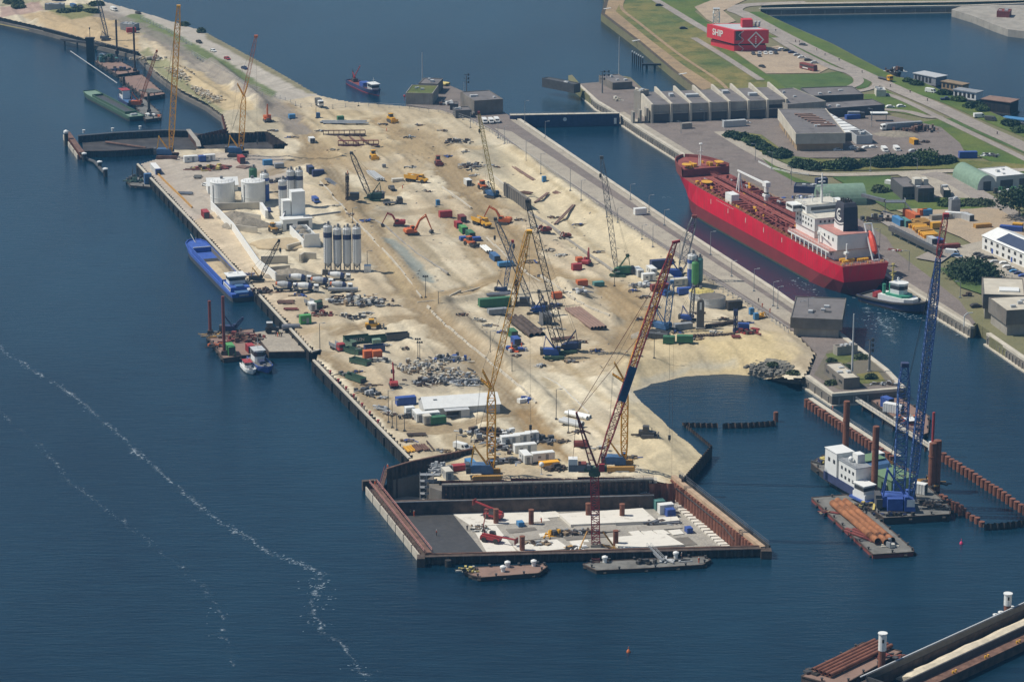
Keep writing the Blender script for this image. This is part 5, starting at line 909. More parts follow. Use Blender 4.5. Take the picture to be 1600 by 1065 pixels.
for a in[(298,253,PX,'white','white site cabin at the left of three by the dark sheet pile wall',6),(327,251,PX,'white','white site cabin right of the blue container by the dark sheet pile wall',5),(997,430,AX,'white','white cabin with blue base nearest the green crawler crane',6),(1018,428,AX,'white','white cabin behind the one with a blue base',6),(1013,438,PX,'white','low white cabin above a blue tank in the tank yard',5),(1043,440,AX,'offwhite','off white cabin in the tank yard left of the silos',6),(1062,446,PX,'offwhite','off white cabin at the foot of the blue and white silo',7),(640,648,PX,'white','tall white cabin at the left corner of the tent',3),(653,655,AX,'white','narrow white cabin in front of the left tent gable',6),(672,656,PX,'white','white cabin pair member with flat roof before the tent',6),(666,660,AX,'offwhite','grey white cabin left of the green container before the tent',4),(797,693,PX,'white','white cabin in the back row left end behind the dry dock',6),(815,690,PX,'white','white cabin second in the back row behind the dry dock',5),(831,687,PX,'white','white cabin at the right end of the back row behind the dry dock',4),(820,706,PX,'white','white cabin in the middle row behind the dry dock',7),(821,720,AX,'white','white cabin in the front row beside the yellow box',6),(848,719,PX,'white','long white cabin at the right of the front row',7),(699,746,AX,'offwhite','tall off white cabinet beside scaffolding at the dock edge',5),(488,484,AX,'white','white cabin with dark doorway by the quay scrap yard',4),(448,337,AX,'white','small white cabin at the concrete plant',3.4)]:
 C_(*a[:5],L=a[5],H=2.8,cat='site cabin',name='site_cabin')
C_(684,661,PX,'green','green container before the tent entrance',5,2.4);C_(477,505,PX,'bgreen','bright green cabin on the quay near the tank trailer',4,3.2,'site cabin',name='site_cabin');C_(684,321,PX,'lblue','single blue portable toilet near the red containers',1.5,2.4,'toilet',name='portable_toilet',W=1.3)
for x,y,l in((850,284,'blue portable toilet alone on the bright sand slope'),(1174,491,'left blue portable toilet by the lock road'),(1181,499,'lower blue portable toilet by the lock road'),(497,184,'blue grey portable toilet on the upper sand edge')):C_(x,y,PX,'lblue' if x>600 else 'cblue',l,1.6,2.4,'toilet',name='portable_toilet',W=1.5)
t=C_(557,535,PX,'dgreen','long dark green skip lettered in white on the waste sorting corner',9,2.4,open_=True,name='skip',cat='skip');lettering('BEELEN',1.5,M['offwhite'],t,(0,-1.36,1.35),(1,0,0))
for a in[(590,533,PX,'dgreen','dark green skip in the middle of the back skip row',7,2),(621,530,PX,'dgrey','dark purple grey skip at the right end of the back row',8,2.2),(552,552,R(-40),'dgreen','dark green skip with pale rubbish set at an angle',7,1.8),(563,568,R(-40),'dgreen','dark green low skip nearest the quay track',8,1.6),(585,548,PX,'dblue','dark blue skip behind the two orange boxes',7,2),(547,541,R(-40),'pgreen','pale green small skip beside the red tipper lorry',4,2)]:C_(*a[:5],L=a[5],H=a[6],open_=True,name='skip',cat='skip')
C_(575,561,PX,'orange','left one of two bright orange boxes',3.2,3.2);C_(589,561,PX,'orange','right one of two bright orange boxes',3.2,3.2);C_(588,538,PX,'pgreen','pale green lidded box behind the orange boxes',3,2)
# ---- vehicles on the site
truck(527,547,R(-60),'red','grey','crimson tipper lorry parked beside the skips','tip',8);truck(490,480,R(-55),'dgreen','grey','dark green tipper lorry on the quay scrap yard','tip',9);car(721,702,R(-40),'white','white van parked at the diagonal sheet pile wall','van','van');car(322,291,R(-50),'white','white car beside the left storage tank','car');car(419,331,AX,'dblue','dark blue pickup by the bunker end wall','pickup','pickup');car(493,316,R(-70),'blue','blue and white van on the left haul road','van','van');car(612,296,AX,'dgrey','dark service pickup by the green crane','pickup','pickup');truck(614,320,R(10),'dgrey','dgrey','grey low lorry beside the green crane','flat',8)
for x,y,d,l in((447,455,'lgrey','grey drum mixer lorry at the left end of the front row'),(479,457,'white','white drum mixer lorry in the front row'),(468,443,'white','white drum mixer lorry in the back row next to the bunker'),(502,448,'lgrey','grey drum mixer lorry in the middle gap'),(532,455,'lgrey','grey drum mixer lorry at the right end of the front row'),(529,440,'white','white drum mixer lorry right under the silos')):mixer(x,y,R(2),d,l)
def tractor():
 t=thing('tractor','dark tractor coupled to the silver tank trailer','tractor',G(425,520,2.26),R(5));part(MB().side([(-1.4,.8),(1.9,.8),(1.9,1.6),(.4,1.8),(-1.4,1.8)],-.6,.6),'body',M['dgrey'],t);part(MB().side([(-1.5,1.8),(.3,1.8),(.1,2.9),(-1.3,2.9)],-.75,.75),'cab',M['glass'],t);part(MB().c(-.6,0,2.9,1.7,1.7,.15),'roof',M['lgrey'],t)
 [part(q,n_,M[m_],t)for n_,q,m_ in wh((-.9,),.8,.9)+wh((1.3,),.8,.6)];t.scale=(1.3,)*3
 t=thing('tank_trailer','silver tank trailer behind the dark tractor','trailer',G(455,519,2.26),R(5));part(MB().xlathe([(-3.3,.3),(-3.0,1.0),(3.0,1.0),(3.3,.3)],0,2.1,16),'tank',M['steel'],t);part(MB().box(-3,3.6,-.5,.5,.7,1.1).bar((3.4,0,.9),(4.6,0,.8),.12),'chassis',M['dgrey'],t);[part(q,n_,M[m_],t)for n_,q,m_ in wh((-1.6,-.2),.8,.6)]
tractor()
# ---- concrete plant
def tank(px,py,r,h,m,label,lid='white',z=None,open_=False):
 p=GT(px,py)if z is None else G(px,py,z);t=thing('storage_tank',label,'tank',p)
 part(MB().cyl(0,0,-.5,h,r,32),'shell',M[m],t);part(MB().cyl(0,0,h*.33,h*.33+.25,r*1.02,32).cyl(0,0,h-.3,h,r*1.02,32),'stiffening_rings',M[m],t)
 if open_:part(MB().cyl(0,0,h,h+.02,r*.95,32),'water_surface',M['dconc'],t)
 else:part(MB().lathe(0,0,[(r*1.01,h),(r*.5,h+r*.13),(.3,h+r*.17)],32),'roof',M[lid],t);part(MB().cyl(-.3,.3,h,h+1.9,r*.12,10).rail([(r*.9*math.cos(k*.35-2.6),r*.9*math.sin(k*.35-2.6),h+.1)for k in range(8)],1.1,.05,2),'roof_fittings',M['steel'],t)
 part(MB().bar((r*1.03,-.5,0),(r*1.03,-.5,h),.07).bar((r*1.03,.2,0),(r*1.03,.2,h),.07).bar((-r*.7,-r*.75,0),(-r*.7,-r*.75,h*.9),.14),'pipes',M['steel'],t);return t
tank(348,318,5.0,9.6,'white','left white storage tank of the pair by the concrete plant');tank(396,317.5,4.9,9.6,'white','right white storage tank of the pair by the concrete plant')
tank(1096,466,4.6,2.8,'lgrey','round tank with yellowish lid below the green silo','paleyel');tank(1112,476,4.9,3.2,'lgrey','round open grey tank in front of the yellow lidded one',open_=True)
def shed(c0,c1,depth,hw,hr,wall,roof,label,name='shed',cat='shed',z=LZ,panels=None,flip=1):
 """gabled building from its front base line"""
 A,B=G(*c0,z),G(*c1,z);d=B-A;L=d.length;a=math.atan2(d.y,d.x);t=thing(name,label,cat,A,a);D=depth*flip
 part(MB().box(0,L,0,D,-.3,hw).add([(0,0,hw),(0,D,hw),(0,D/2,hr),(L,0,hw),(L,D,hw),(L,D/2,hr)],[(0,1,2),(5,4,3)]),'walls',M[wall],t)
 b=MB();e=.35
 for y0,y1 in((-e*flip,D/2),(D+e*flip,D/2)):b.add([(-e,y0,hw-.1),(L+e,y0,hw-.1),(L+e,y1,hr+.12),(-e,y1,hr+.12),(-e,y0,hw-.22),(L+e,y0,hw-.22),(L+e,y1,hr),(-e,y1,hr)],[(0,1,2,3),(7,6,5,4),(0,4,5,1),(1,5,6,2),(3,2,6,7),(0,3,7,4)])
 part(b,'roof',M[roof],t);return t,L,D
shed((325,302),(372,300),9,3.2,5.5,'white','white','white gabled shed squeezed between the two storage tanks')
silo(414,313,270,1.9,'white over blue silo behind the right storage tank','white','blue',False,half=.6);silo(396,300,262,1.7,'green silo peeping out above the right storage tank','green',None,True)
silo(442.5,338,280,1.75,'blue banded silo in front of two taller ones at the plant','silow');silo(455,322,265,1.7,'blue banded silo at the back of the plant, left of two','silow');silo(468,323,265,1.7,'blue banded silo at the back of the plant, right of two','silow')
for x,y,l in((513,351,'leftmost and tallest of four blue banded silos in a row'),(528,355,'second of four blue banded silos in a row'),(543,355,'third of four blue banded silos in a row'),(558,354,'rightmost of four blue banded silos in a row')):silo(x,424,y,1.65,l,'silow')
silo(1081,447,396,1.75,'white over blue silo beside the lock road','white','blue',False,half=.55);silo(1086,450,408,1.35,'bright green silo against the lock road','bgreen',None,True);silo(1092,448,402,1.4,'grey green silo against the lock road','teal',None,True)
def plant():
 t=thing('batching_plant','white concrete batching plant with tall stair tower','plant',G(463,358),PX)
 part(MB().box(-1,4.5,3,8,0,14.5).box(-4.5,-1.3,3.5,7.5,0,11),'tower',M['white'],t);part(MB().box(-6,6,-2.5,3,0,4.6).box(-6.2,6.2,-2.7,3.2,4.6,4.85),'mixer_hall',M['white'],t);part(MB().box(0,4.5,-2.56,-2.5,.3,3.8).box(-4.5,-2,-2.56,-2.5,.6,3),'openings',M['glass'],t)
 part(MB().bar((-7,1,1),(-2,5,9),.5),'conveyor',M['steel'],t);part(MB().xlathe([(-9.5,.8),(-9,1.6),(-6.5,1.6),(-6,.9)],-1,2.2,14),'mixing_drum',M['white'],t);part(MB().bar((3,0,4.8),(18,-1,6),.45),'feed_conveyor',M['steel'],t)
 t=thing('aggregate_bunker','long white walled aggregate bunker between plant and four silos','bunker',G(473,372),AX);part(MB().box(-8,16,-3.4,-3.0,0,3.4).box(-8,16,3.0,3.4,0,3.4).box(-8,-7.6,-3,3,0,3.4).box(15.6,16,-3,3,0,5.5),'walls',M['white'],t)
 b=MB()
 for k in range(4):b.lathe(-5+k*6,0,[(2.9,1.5),(2.2,2.6),(1.2,3.6),(.2,4.0)],12)
 part(b,'gravel_fill',M['gravel'],t);part(MB().box(1,1.3,-3,3,0,3.6).box(7,7.3,-3,3,0,3.6).box(-5,-4.7,-3,3,0,3.6),'partitions',M['white'],t)
 t=thing('plant_frame','dark base frame under the four blue banded silos','base',G(540,427),R(0));part(MB().box(-8.5,8.8,-2,2,-.2,.7).box(-8.5,-6.5,-3,-2,-.2,2.2),'plinth',M['dconc'],t);part(MB().rail([(-8,-1.8,.7),(8.5,-1.8,.7)],1.1,.06,2),'railing',M['steel'],t);part(MB().box(7,9.6,-1.5,1.5,.7,3.2),'control_hut',M['white'],t)
plant()
def walls(pts_list,h,label,m='lconc',th=.45,name='bunker_wall',cat='wall'):
 o=G(*pts_list[0][0]);b=MB()
 for pts in pts_list:beam(b,local(PW(pts),o),th,-.3,h)
 return tag(b.build(name,M[m],None,o),label,cat)
walls([[(330,327),(365,362),(404,419),(432,440)]],3.4,'long white concrete outer wall of the gravel bunkers','white');walls([[(333,329),(408,327)]],3,'back wall of the gravel bunker below the tanks');walls([[(408,328),(417,341)]],3.2,'short pale block wall at the right end of the gravel bunker','white',1.2);walls([[(383,341),(407,345)]],2.4,'upper dividing wall inside the gravel bunker');walls([[(361,360),(402,365)]],2.6,'lower dividing wall inside the gravel bunker')
walls([[(408,412),(450,411)]],3,'brown shaded dividing wall of the front bunker');walls([[(422,425),(453,422)]],2,'middle dividing wall of the front bunker');walls([[(432,440),(503,439),(503,432)]],2.6,'front wall of the bunker behind the mixer lorries','lconc');walls([[(449,389),(468,384),(487,381)]],1.6,'stepped pale block wall in the middle of the plant yard','lconc',.9);walls([[(469,408),(475,404),(494,405)]],2.6,'stepped concrete block wall left of the four silos','lconc',.9)
flat_pile(366,340,6.5,2.6,'gravel','brown grey gravel heap filling the back bunker','gravel heap',2,ax=1.3);flat_pile(383,352,9,3.4,'gravel','largest gravel heap spilling out of the middle bunker','gravel heap',3,ax=1.2);flat_pile(452,430,6.5,2.4,'gravel','dark gravel heap in the front bunker','gravel heap',4,ax=1.9);flat_pile(445,380,10,1.8,'sandpile','low sand heap in the plant yard','sand heap',5,ax=1.4);flat_pile(1003,525,4.5,1.8,'gravel','small dark gravel cone near the blue pump','gravel heap',6)
# ---- tent
t,L,D=shed((664,652),(781,644),10.5,3.0,5.2,'lgrey','white','long white tent hall in the front yard','tent_hall','tent')
part(MB().box(7,11,-.06,0,.2,2.6),'doorway',M['glass'],t);part(MB().box(6,14,-3,0,2.5,2.7).box(11.2,14,-3,-.1,0,2.5),'porch',M['lgrey'],t);part(MB().box(3.4,4.6,3.3,4.0,4.55,4.75),'roof_hatch',M['grey'],t)
# ---- stacks, beams, pipes, scrap
beams(536,192,0,3,21,1.6,'grey','long grey beam stack on the upper sand fill');
def frame_():
 for(px,py,L,label,m)in((538,212,19,'upper rusty steel bridge girder lying on the sand','rust'),(560,228,18,'lower rusty steel bridge girder lying on the sand','brick')):
  t=thing('steel_girder',label,'steel girder',GT(px,py),R(3));b=MB().box(-L/2,L/2,-.5,.5,.1,.4).box(-L/2,L/2,-.5,.5,2.3,2.6);[b.box(-L/2+k*L/8-.15,-L/2+k*L/8+.15,-.3,.3,.4,2.3)for k in range(9)]
  part(b,'truss',M[m],t);part(MB().box(-L/2,L/2,.6,2.4,.1,.5),'flange',M['drust'],t)
 for k,x in enumerate((528,546,562)):p=GT(x,216);q=GT(x+14,227);tag(MB().bar((0,0,.8),q-p+Vector((0,0,.8)),.4).build('steel_beam',M['rust'],None,p),('left','middle','right')[k]+' rusty cross beam joining the two bridge girders','beam')
frame_()
pipes(822,515,ang((790,490),(845,535)),3,24,1.0,'drust','dark brown tube bundle lying in the pit',2.05);pipes(915,500,ang((890,470),(968,528)),5,27,.6,'deckbrown','pinkish brown tube bundle running along the pit edge',2.05,z=LZ+.3);pipes(760,391,AX,3,9,.45,'white','white pipes beside the container row',2.1)
pipes(893,664,R(-40),2,8,.8,'lgrey','pale concrete pipes at the foot of a lamp post');pipes(908,699,R(3),1,4.5,1.1,'brick','short red brown tube beside the tower crane cabinet');pipes(903,652,R(-40),2,9,.7,'white','white pipe sections near the red jib',2.3);pipes(780,462,R(12),3,10,.5,'steel','silver pipes stacked above the green generator container')
pipes(536,456,R(2),1,11,.8,'grey','long grey pipe on the quay scrap yard')
beams(640,702,ang((632,693),(650,710)),3,5.5,.7,'yellow','bright yellow beams at the quay corner');beams(657,700,ang((648,690),(668,710)),6,6,.5,'rust','rusty beams next to the yellow ones');beams(672,697,ang((660,686),(682,712)),1,9,.4,'drust','single thin dark beam right of the rusty beams');beams(651,680,R(5),3,6,.6,'drust','dark rusty bars between lamp post and yellow beams')
beams(447,473,R(3),5,6,.6,'rust','rusty plates stacked on the quay near the blue barge stern');beams(455,484,R(3),3,5,.6,'brick','smaller rust red beams below the rusty plates');beams(345,262,R(-20),6,7,.8,'brick','flat brownish plate stack right of the cofferdam cranes');beams(380,262,R(-30),4,5,.9,'deckbrown','brown timber mats beside the tall red container');beams(1150,527,R(5),4,3,.5,'brick','short red brown frames at the right end of the rusty walings')
beams(309,277,R(0),4,3.2,.8,'deckgrey','grey pallet stack on the open quay');beams(290,303,R(-5),4,6,.7,'steel','steel frames lying along the quay edge rail');beams(1180,515,R(-30),2,3,.5,'red','pinkish red barriers stacked beside the lock road');beams(880,530,R(20),4,8,.5,'rust','rusty bars between the two deep blue cranes')
for x,y,x2,y2,l in((1083,528,1148,523,'lower'),(1103,513,1148,508,'upper')):
 p,q=GT(x,y),GT(x2,y2);n=14;b=MB().bar((0,0,.6),q-p+Vector((0,0,.6)),.3)
 for k in range(n):c=(q-p)*((k+.5)/n);b.ball((c.x,c.y,.8),.75,6)
 tag(b.build('waling_row',M['drust'],None,p),l+' row of dark rusty waling blocks beside the blue crane','waling')
cl=clutter
cl(322,264,9,5,46,['rust','brick','drust','paleyel'],'heap of rusty steel and yellow timber on the upper quay',1);cl(548,470,13,7,130,['drust','grey','offwhite','wood','dsteel'],'sprawling scrap and timber dump on the quay yard',2);cl(590,474,7,5,60,['drust','dsteel','offwhite','grey'],'dark scrap heap at the right end of the quay yard',3);cl(545,497,8,4,44,['drust','dsteel','offwhite'],'row of small scrap piles around the red machine',4)
cl(417,457,5,3,30,['drust','rust','dsteel'],'rusty chain and anchor scrap at the blue barge stern',5,size=.8);cl(660,575,8,8,150,['lconc','offwhite','wood','grey'],'pale formwork blocks stacked in the front yard',6,long=.4,hmax=1.8,size=.75);cl(700,590,9,9,220,['grey','offwhite','wood','lconc','dsteel'],'grey formwork panels stacked in the front yard',7,long=.65,size=.75);cl(722,598,6,5,80,['steel','lgrey','dsteel'],'tangle of silver scaffold tubes before the tent roof',8,long=.8,size=.8);cl(665,600,8,4,60,['dsteel','grey','drust'],'dark steel frames between telehandler and tent',9)
cl(700,563,7,3,40,['blue','dsteel','grey','lconc'],'blue tarpaulin stack behind the formwork panels',10,hmax=2);cl(775,694,10,4,80,['drust','grey','lgrey','dsteel','wood'],'long rows of dark formwork left of the white cabins',11,a=AX);cl(800,722,7,3,46,['dsteel','grey','drust'],'dark machine scrap in front of the white cabins',12);cl(848,690,5,3,30,['dsteel','dgrey','grey'],'dark frames right of the back cabin row',13);cl(760,675,8,2.5,50,['drust','dsteel','grey','white'],'mixed steel behind the white cabin rows',14)
cl(690,735,4,4,50,['lgrey','steel','grey'],'silver scaffold stack at the dock corner',15,long=.7,size=.7,hmax=2.4);cl(870,733,4,1.5,24,['drust','dsteel'],'small rusty pieces along the dock edge',16);cl(1070,440,7,3,50,['blue','white','dsteel','lgrey'],'jumble of pumps and tanks at the foot of the silos',17);cl(1010,447,5,2,26,['lgrey','steel','white'],'pale bagged goods on pallets before the tank yard',18);cl(905,457,4,2,22,['lgrey','white','steel'],'white sacks heaped on the sand',19);cl(740,260,8,5,50,['grey','drust','lconc'],'broken concrete rubble left of the pale yellow crane',20);cl(712,222,6,4,34,['grey','drust','lconc','dsteel'],'rubble and frames above the haul road',21)
cl(600,262,0.1,0.1,2,['steel'],'single steel plate on the haul road',22);cl(1040,460,4,2,30,['blue','cblue','dsteel'],'blue pump equipment near the dark red container',23);cl(636,652,3,1.5,16,['drust','dsteel'],'dark tyres and scrap left of the tent cabins',24,long=0,size=.6);cl(1165,520,4,2,26,['brick','drust','red'],'crimson winch frames beside the slim drilling rig',25);cl(440,285,6,2.5,40,['dblue','dsteel','dgrey'],'dark blue machinery beside the white over blue silo',26);cl(980,400,.1,.1,2,['drust'],'small plate on the bright slope',27)
cl(500,492,5,2,24,['drust','brick','offwhite'],'rusty pieces near the bright green cabin',28);cl(822,627,2,1.4,12,['blue','white'],'blue pump set on the left haul road',29,long=.2);cl(855,480,5,3,40,['dblue','drust','dsteel'],'machinery cluster right of the brown piling rig',30);cl(805,548,5,2.4,40,['lgrey','dsteel','hivis','blue'],'pumps and tools in front of the small blue box',31,long=.3);cl(1010,680,3,1.5,14,['dsteel','drust'],'dark parts beside the drilling machine on the spit',32);cl(590,566,5,2.5,30,['dsteel','grey','offwhite'],'scrap beside the orange boxes',33)
HP=[(510,290),(527,322),(552,335),(574,345),(590,300),(640,262),(668,300),(700,245),(728,238),(742,275),(776,262),(800,300),(812,345),(838,356),(866,340),(905,352),(935,395),(880,400),(858,392),(830,410),(845,432),(872,448),(798,495),(815,502),(842,515),(870,515),(905,535),(930,548),(890,565),(845,572),(806,556),(788,520),(765,510),(745,500),(722,492),(990,455),(1008,465),(1022,480),(1000,500),(1055,520),(1090,530),(1115,520),(1130,500),(1165,505),(1090,490),(520,470),(505,480),(468,462),(470,495),(575,490),(610,478),(560,582),(580,602),(598,622),(612,648),(640,690),(690,705),(730,700),(745,690),(880,690),(905,675),(940,700),(930,735),(985,715),(560,545),(600,540),(640,545),(340,300),(300,265),(400,295),(440,300),(385,430),(470,430),(640,215),(600,195),(655,196),(690,205),(500,205),(520,235),(455,215),(425,205)]
for k,(x,y)in enumerate(HP):tag(cl(x,y,2.6,1.3,14,[['drust','grey','wood'],['dsteel','lgrey','offwhite'],['rust','dsteel','lconc'],['dgrey','blue','wood']][k%4],'small untidy heap of timber, pipes and boxes on the building site',200+k,'material heap','material_heap',.55,.9,.6),group='small heaps of material on the site')
def panels(px,py,n,label):
 t=thing('panel_rack',label,'rack',GT(px,py),AX);[part(MB().c(0,(k-n/2)*1.1,0,4.5,.25,4),'panel',M['steel'],t)for k in range(n)];part(MB().c(0,-.5,-.1,4.8,n*1.2,.25),'base',M['dgrey'],t)
panels(855,505,4,'rack of grey steel panels beside the deep blue cranes')
p=GT(1094,513);t=thing('concrete_pylon','tall round topped concrete pylon standing free in the tank yard','pylon',p);h=U(1094,467,p.y).z-p.z;part(MB().side([(-1.3,0),(1.3,0),(1.25,h-1.2),(.9,h-.4),(.3,h),(-.3,h),(-.9,h-.4),(-1.25,h-1.2)],-1,1),'shaft',M['dconc'],t);part(MB().c(0,-1.08,h-3.6,.7,.12,2.6),'slot',M['white'],t);part(MB().c(0,0,-.3,3.2,3,.9),'foot',M['conc'],t)
C_(1067,514,PX,'grey','ribbed grey box left of the concrete pylon',6.5,2.2);C_(1028,528,R(-20),'dgrey','long dark grey trailer box under the blue crane',7,1.8)
# ---- retaining wall on the right of the pit
def retaining():
 P_=[GT(715+75,290+8),GT(822,330)]
 t=thing('retaining_wall','dark steel panelled retaining wall beside the pale yellow crane','wall',GT(788,305));o=GT(788,305);q=GT(824,330)-o;L=[(0,0),(q.x,q.y)]
 part(sheet_ribbon(MB(),L,5.2,-1.5,2.2,.5),'panels',M['dsteel'],t);part(beam(MB(),offset_line(L,.8),1.8,-1,4.9),'backfill',M['dconc'],t);part(beam(MB(),L,.7,5.2,5.6),'cap_beam',M['dconc'],t)
retaining()
kerb([(826,332),(850,348),(900,385),(930,405),(958,425)],'long grey concrete retaining beam along the right side of the pit',1.0,.7,'conc',seg=20);kerb([(765,280),(788,300)],'short pale retaining wall left of the dark steel panels',.8,3.0,'lconc',seg=20)
kerb([(500,288),(560,350),(610,405),(658,466)],'kerb line along the left haul road above the crossing',.45,.4,'lconc','kerb','kerb',12);kerb([(668,481),(720,528),(780,578),(815,606),(838,630)],'white barrier line along the left haul road below the crossing',.45,.55,'lconc');kerb([(690,294),(712,310),(736,327)],'white concrete kerb beside the haul road at the top',.6,.5,'lconc','kerb','kerb',12);kerb([(760,372),(800,412),(845,440),(880,462)],'kerb line between haul road and pit',.5,.4,'lconc','kerb','kerb',12);kerb([(885,464),(920,482),(953,494)],'white barrier line curving past the sand heap',.45,.6,'lconc')
kerb([(652,473),(690,465),(720,457),(750,449)],'low barrier line along the crossing track',.4,.4,'lconc','kerb','kerb',12);kerb([(846,585),(870,600),(895,622),(920,645)],'pale hose line on the sand above the red jib',.4,.35,'offwhite','hose','hose',5);kerb([(560,330),(600,350),(650,395),(700,430)],'buried pipe ridge across the upper pit',.7,.25,'conc','pipe','pipe',12);kerb([(240,266),(262,288),(287,312),(300,325)],'yellowish quay edge pipe along the upper left quay',.5,.7,'ocre','quay_pipe','pipe',12)
for(a_,b_,l)in(((800,262),(833,283),'upper'),((835,318),(855,303),'middle'),((866,352),(895,322),'lower')):
 p,q=GT(*a_),GT(*b_);tag(MB().bar((0,0,.5),q-p+Vector((0,0,.5)),.35).bar((.8,.5,.5),q-p+Vector((.8,.5,.5)),.3).build('slope_beam',M['deckbrown'],None,p),l+' brown timber strut lying on the bright slope','timber')
p=GT(868,302);tag(MB().bar((0,0,.5),(5,-9,.5),.7,8).bar((-1,0,.4),(4,-9,.4),.4,8).build('steel_tube',M['rust'],None,p),'curved rusty tube on the bright slope','tube')
beams(822,302,R(-35),4,5,.5,'rust','rusty frame pieces on the bright slope near the retaining wall')
beams(520,287,ang((500,262),(600,330)),3,16,.5,'steel','grey bundle of steel beams lying left of the haul road');beams(586,276,ang((565,262),(612,296)),4,16,.6,'lgrey','blue grey lattice sections lying beside the green crane',h=.9);beams(752,200,ang((700,180),(740,206)),2,8,.5,'lconc','pale slabs at the top of the sand fill')
# ---- quay front jetty, lamp posts, people
slab('landing_stage',[(397,519),(430,514),(468,514),(489,545),(486,549),(420,550),(412,540)],2.2,'drust');sheet('landing_stage_deck',[(398,519.5),(430,515),(467,515),(487,544),(485,548),(421,549),(413,539)],'concpave',2.25,2.2)
for x,y,yt,l in((500,548,505,'lamp post at the landing pontoon'),(555,568,545,'lamp post beside the skips'),(607,660,610,'left post of the quay lamp pair beyond the tent'),(613,668,625,'right post of the quay lamp pair beyond the tent'),(632,673,645,'short lamp post left of the rusty bars'),(620,672,648,'thin quay post between two lamp posts'),(653,560,530,'left floodlight post behind the formwork yard'),(656,562,535,'right floodlight post behind the formwork yard'),(713,705,680,'slim post beside the white van'),(766,555,517,'lamp post on the sand right of the barrier line'),(800,585,553,'small lamp post left of the tall yellow jib'),(869,655,608,'tall lamp post standing alone left of the red jib'),(888,676,640,'shorter lamp post right of the tall lone one'),(685,484,455,'small lamp post at the track crossing'),(665,465,432,'tripod light left of the track crossing'),(574,424,392,'lamp post at the right end of the four silos'),(551,348,325,'slim post above the four silos'),(960,447,425,'small post on the pit edge near the green crawler crane'),(494,185,168,'small post on the upper sand fill'),(1022,560,520,'warning post on the beach edge')):lamp(x,y,yt,l,flood=x in(653,656,665),m='dgrey')
G_='lamp posts along the left lock quay'
_lp=[(778,216,188),(788,226,198),(822,254,220),(845,272,240),(891,298,262),(908,313,282),(948,340,312),(965,348,325),(1003,374,352),(1020,386,352),(1062,410,380),(1080,428,402)]
for k,(x,y,yt)in enumerate(_lp):lamp(x,y,yt,'slim grey lamp post in the row along the fence of the left lock quay road',G_,0)
_lp=[(735,200,176),(820,193,158),(852,216,190),(985,312,288),(1014,332,305),(1038,352,328),(1110,398,362),(1143,432,408),(1178,455,420),(1208,478,440),(1215,482,448),(1250,500,470),(1262,508,466),(1301,510,486)]
for k,(x,y,yt)in enumerate(_lp):lamp(x,y,yt,'slim grey lamp post in the row along the water edge of the left lock quay','lamp posts along the water edge',0)
def fence(px,label,step=4.0,h=2.0,m='grey',mesh_=True):
 P_=[GT(x,y)for x,y in px];o=P_[0];t=thing('site_fence',label,'fence',o);b,r_=MB(),MB()
 for p,q in zip(P_,P_[1:]):
  n=max(1,int((q-p).length/step))
  for k in range(n+1):c=p.lerp(q,k/n)-o;b.cyl(c.x,c.y,-.3,h,.09,5);b.c(c.x,c.y,-.3,.8,.5,.5)
  for z_ in(h,h*.5,.25):r_.bar(p-o+Vector((0,0,z_)),q-o+Vector((0,0,z_)),.04)
  for k in range(n*5):c=p.lerp(q,(k+.5)/(n*5))-o;r_.bar(c+Vector((0,0,.25)),c+Vector((0,0,h)),.018,3)
 part(b,'posts',M[m],t);part(r_,'wire_panels',M['lgrey'],t)
fence([(735,190),(775,212),(850,262),(960,339),(1100,432),(1200,497),(1232,520)],'long wire fence between bright sand slope and lock quay road');fence([(430,152),(470,168),(520,170),(560,166),(640,170),(700,178),(735,190)],'wire fence along the top of the sand fill',5);fence([(300,85),(340,108),(390,138),(430,152)],'wire fence beside the dike road',5);fence([(220,30),(260,48),(300,72)],'thin wire fence at the upper dike bend',5)
for k,(x,y)in enumerate([(604,205),(543,272),(629,295),(770,300)]):person(x,y,'hivis',('worker in orange alone on the upper sand fill','worker in orange beside the blue containers','worker in orange near the green crane','worker in orange below the pale yellow crane')[k])
for x,y,m,l in((431,525,'navy','worker in dark clothes, leftmost of the group on the landing pontoon'),(434,526,'hivis','worker in orange in the group on the landing pontoon'),(437,525,'hiyel','worker in yellow in the group on the landing pontoon'),(440,526,'navy','worker in dark clothes, rightmost of the group on the landing pontoon')):person(x,y,m,l,2.26)
for x,y,m,l in((800,541,'hivis','worker in orange left of two by the small blue box'),(815,542,'hivis','worker in orange right of two by the small blue box'),(1191,480,'hivis','worker walking on the lock road above the toilets'),(1203,488,'hivis','worker walking on the lock road left of the red barriers')):person(x,y,m,l)
person(1190-5,472,'navy','person in dark clothes walking on the lock road')
for x,y,m,l,b_ in((641,804,'hiyel','worker in yellow in the shade at the back of the dry dock',0),(647,806,'hivis','worker in orange in the shade at the back of the dry dock',0),(682,836,'red','worker in red on the dark wet dock floor',0),(846,816,'hivis','worker in orange bending over beside a steel column',1),(992,792,'hivis','worker in orange on the pale dock slab behind',0),(730,828,'navy','worker in dark clothes beside the pale slab edge',0)):person(x,y,m,l,FL+.1,bend=bool(b_))
person(586,759,'hivis','worker in orange on the dock wall walkway',2.5);person(606,733,'hivis','worker in orange on the corner footbridge',3.4)
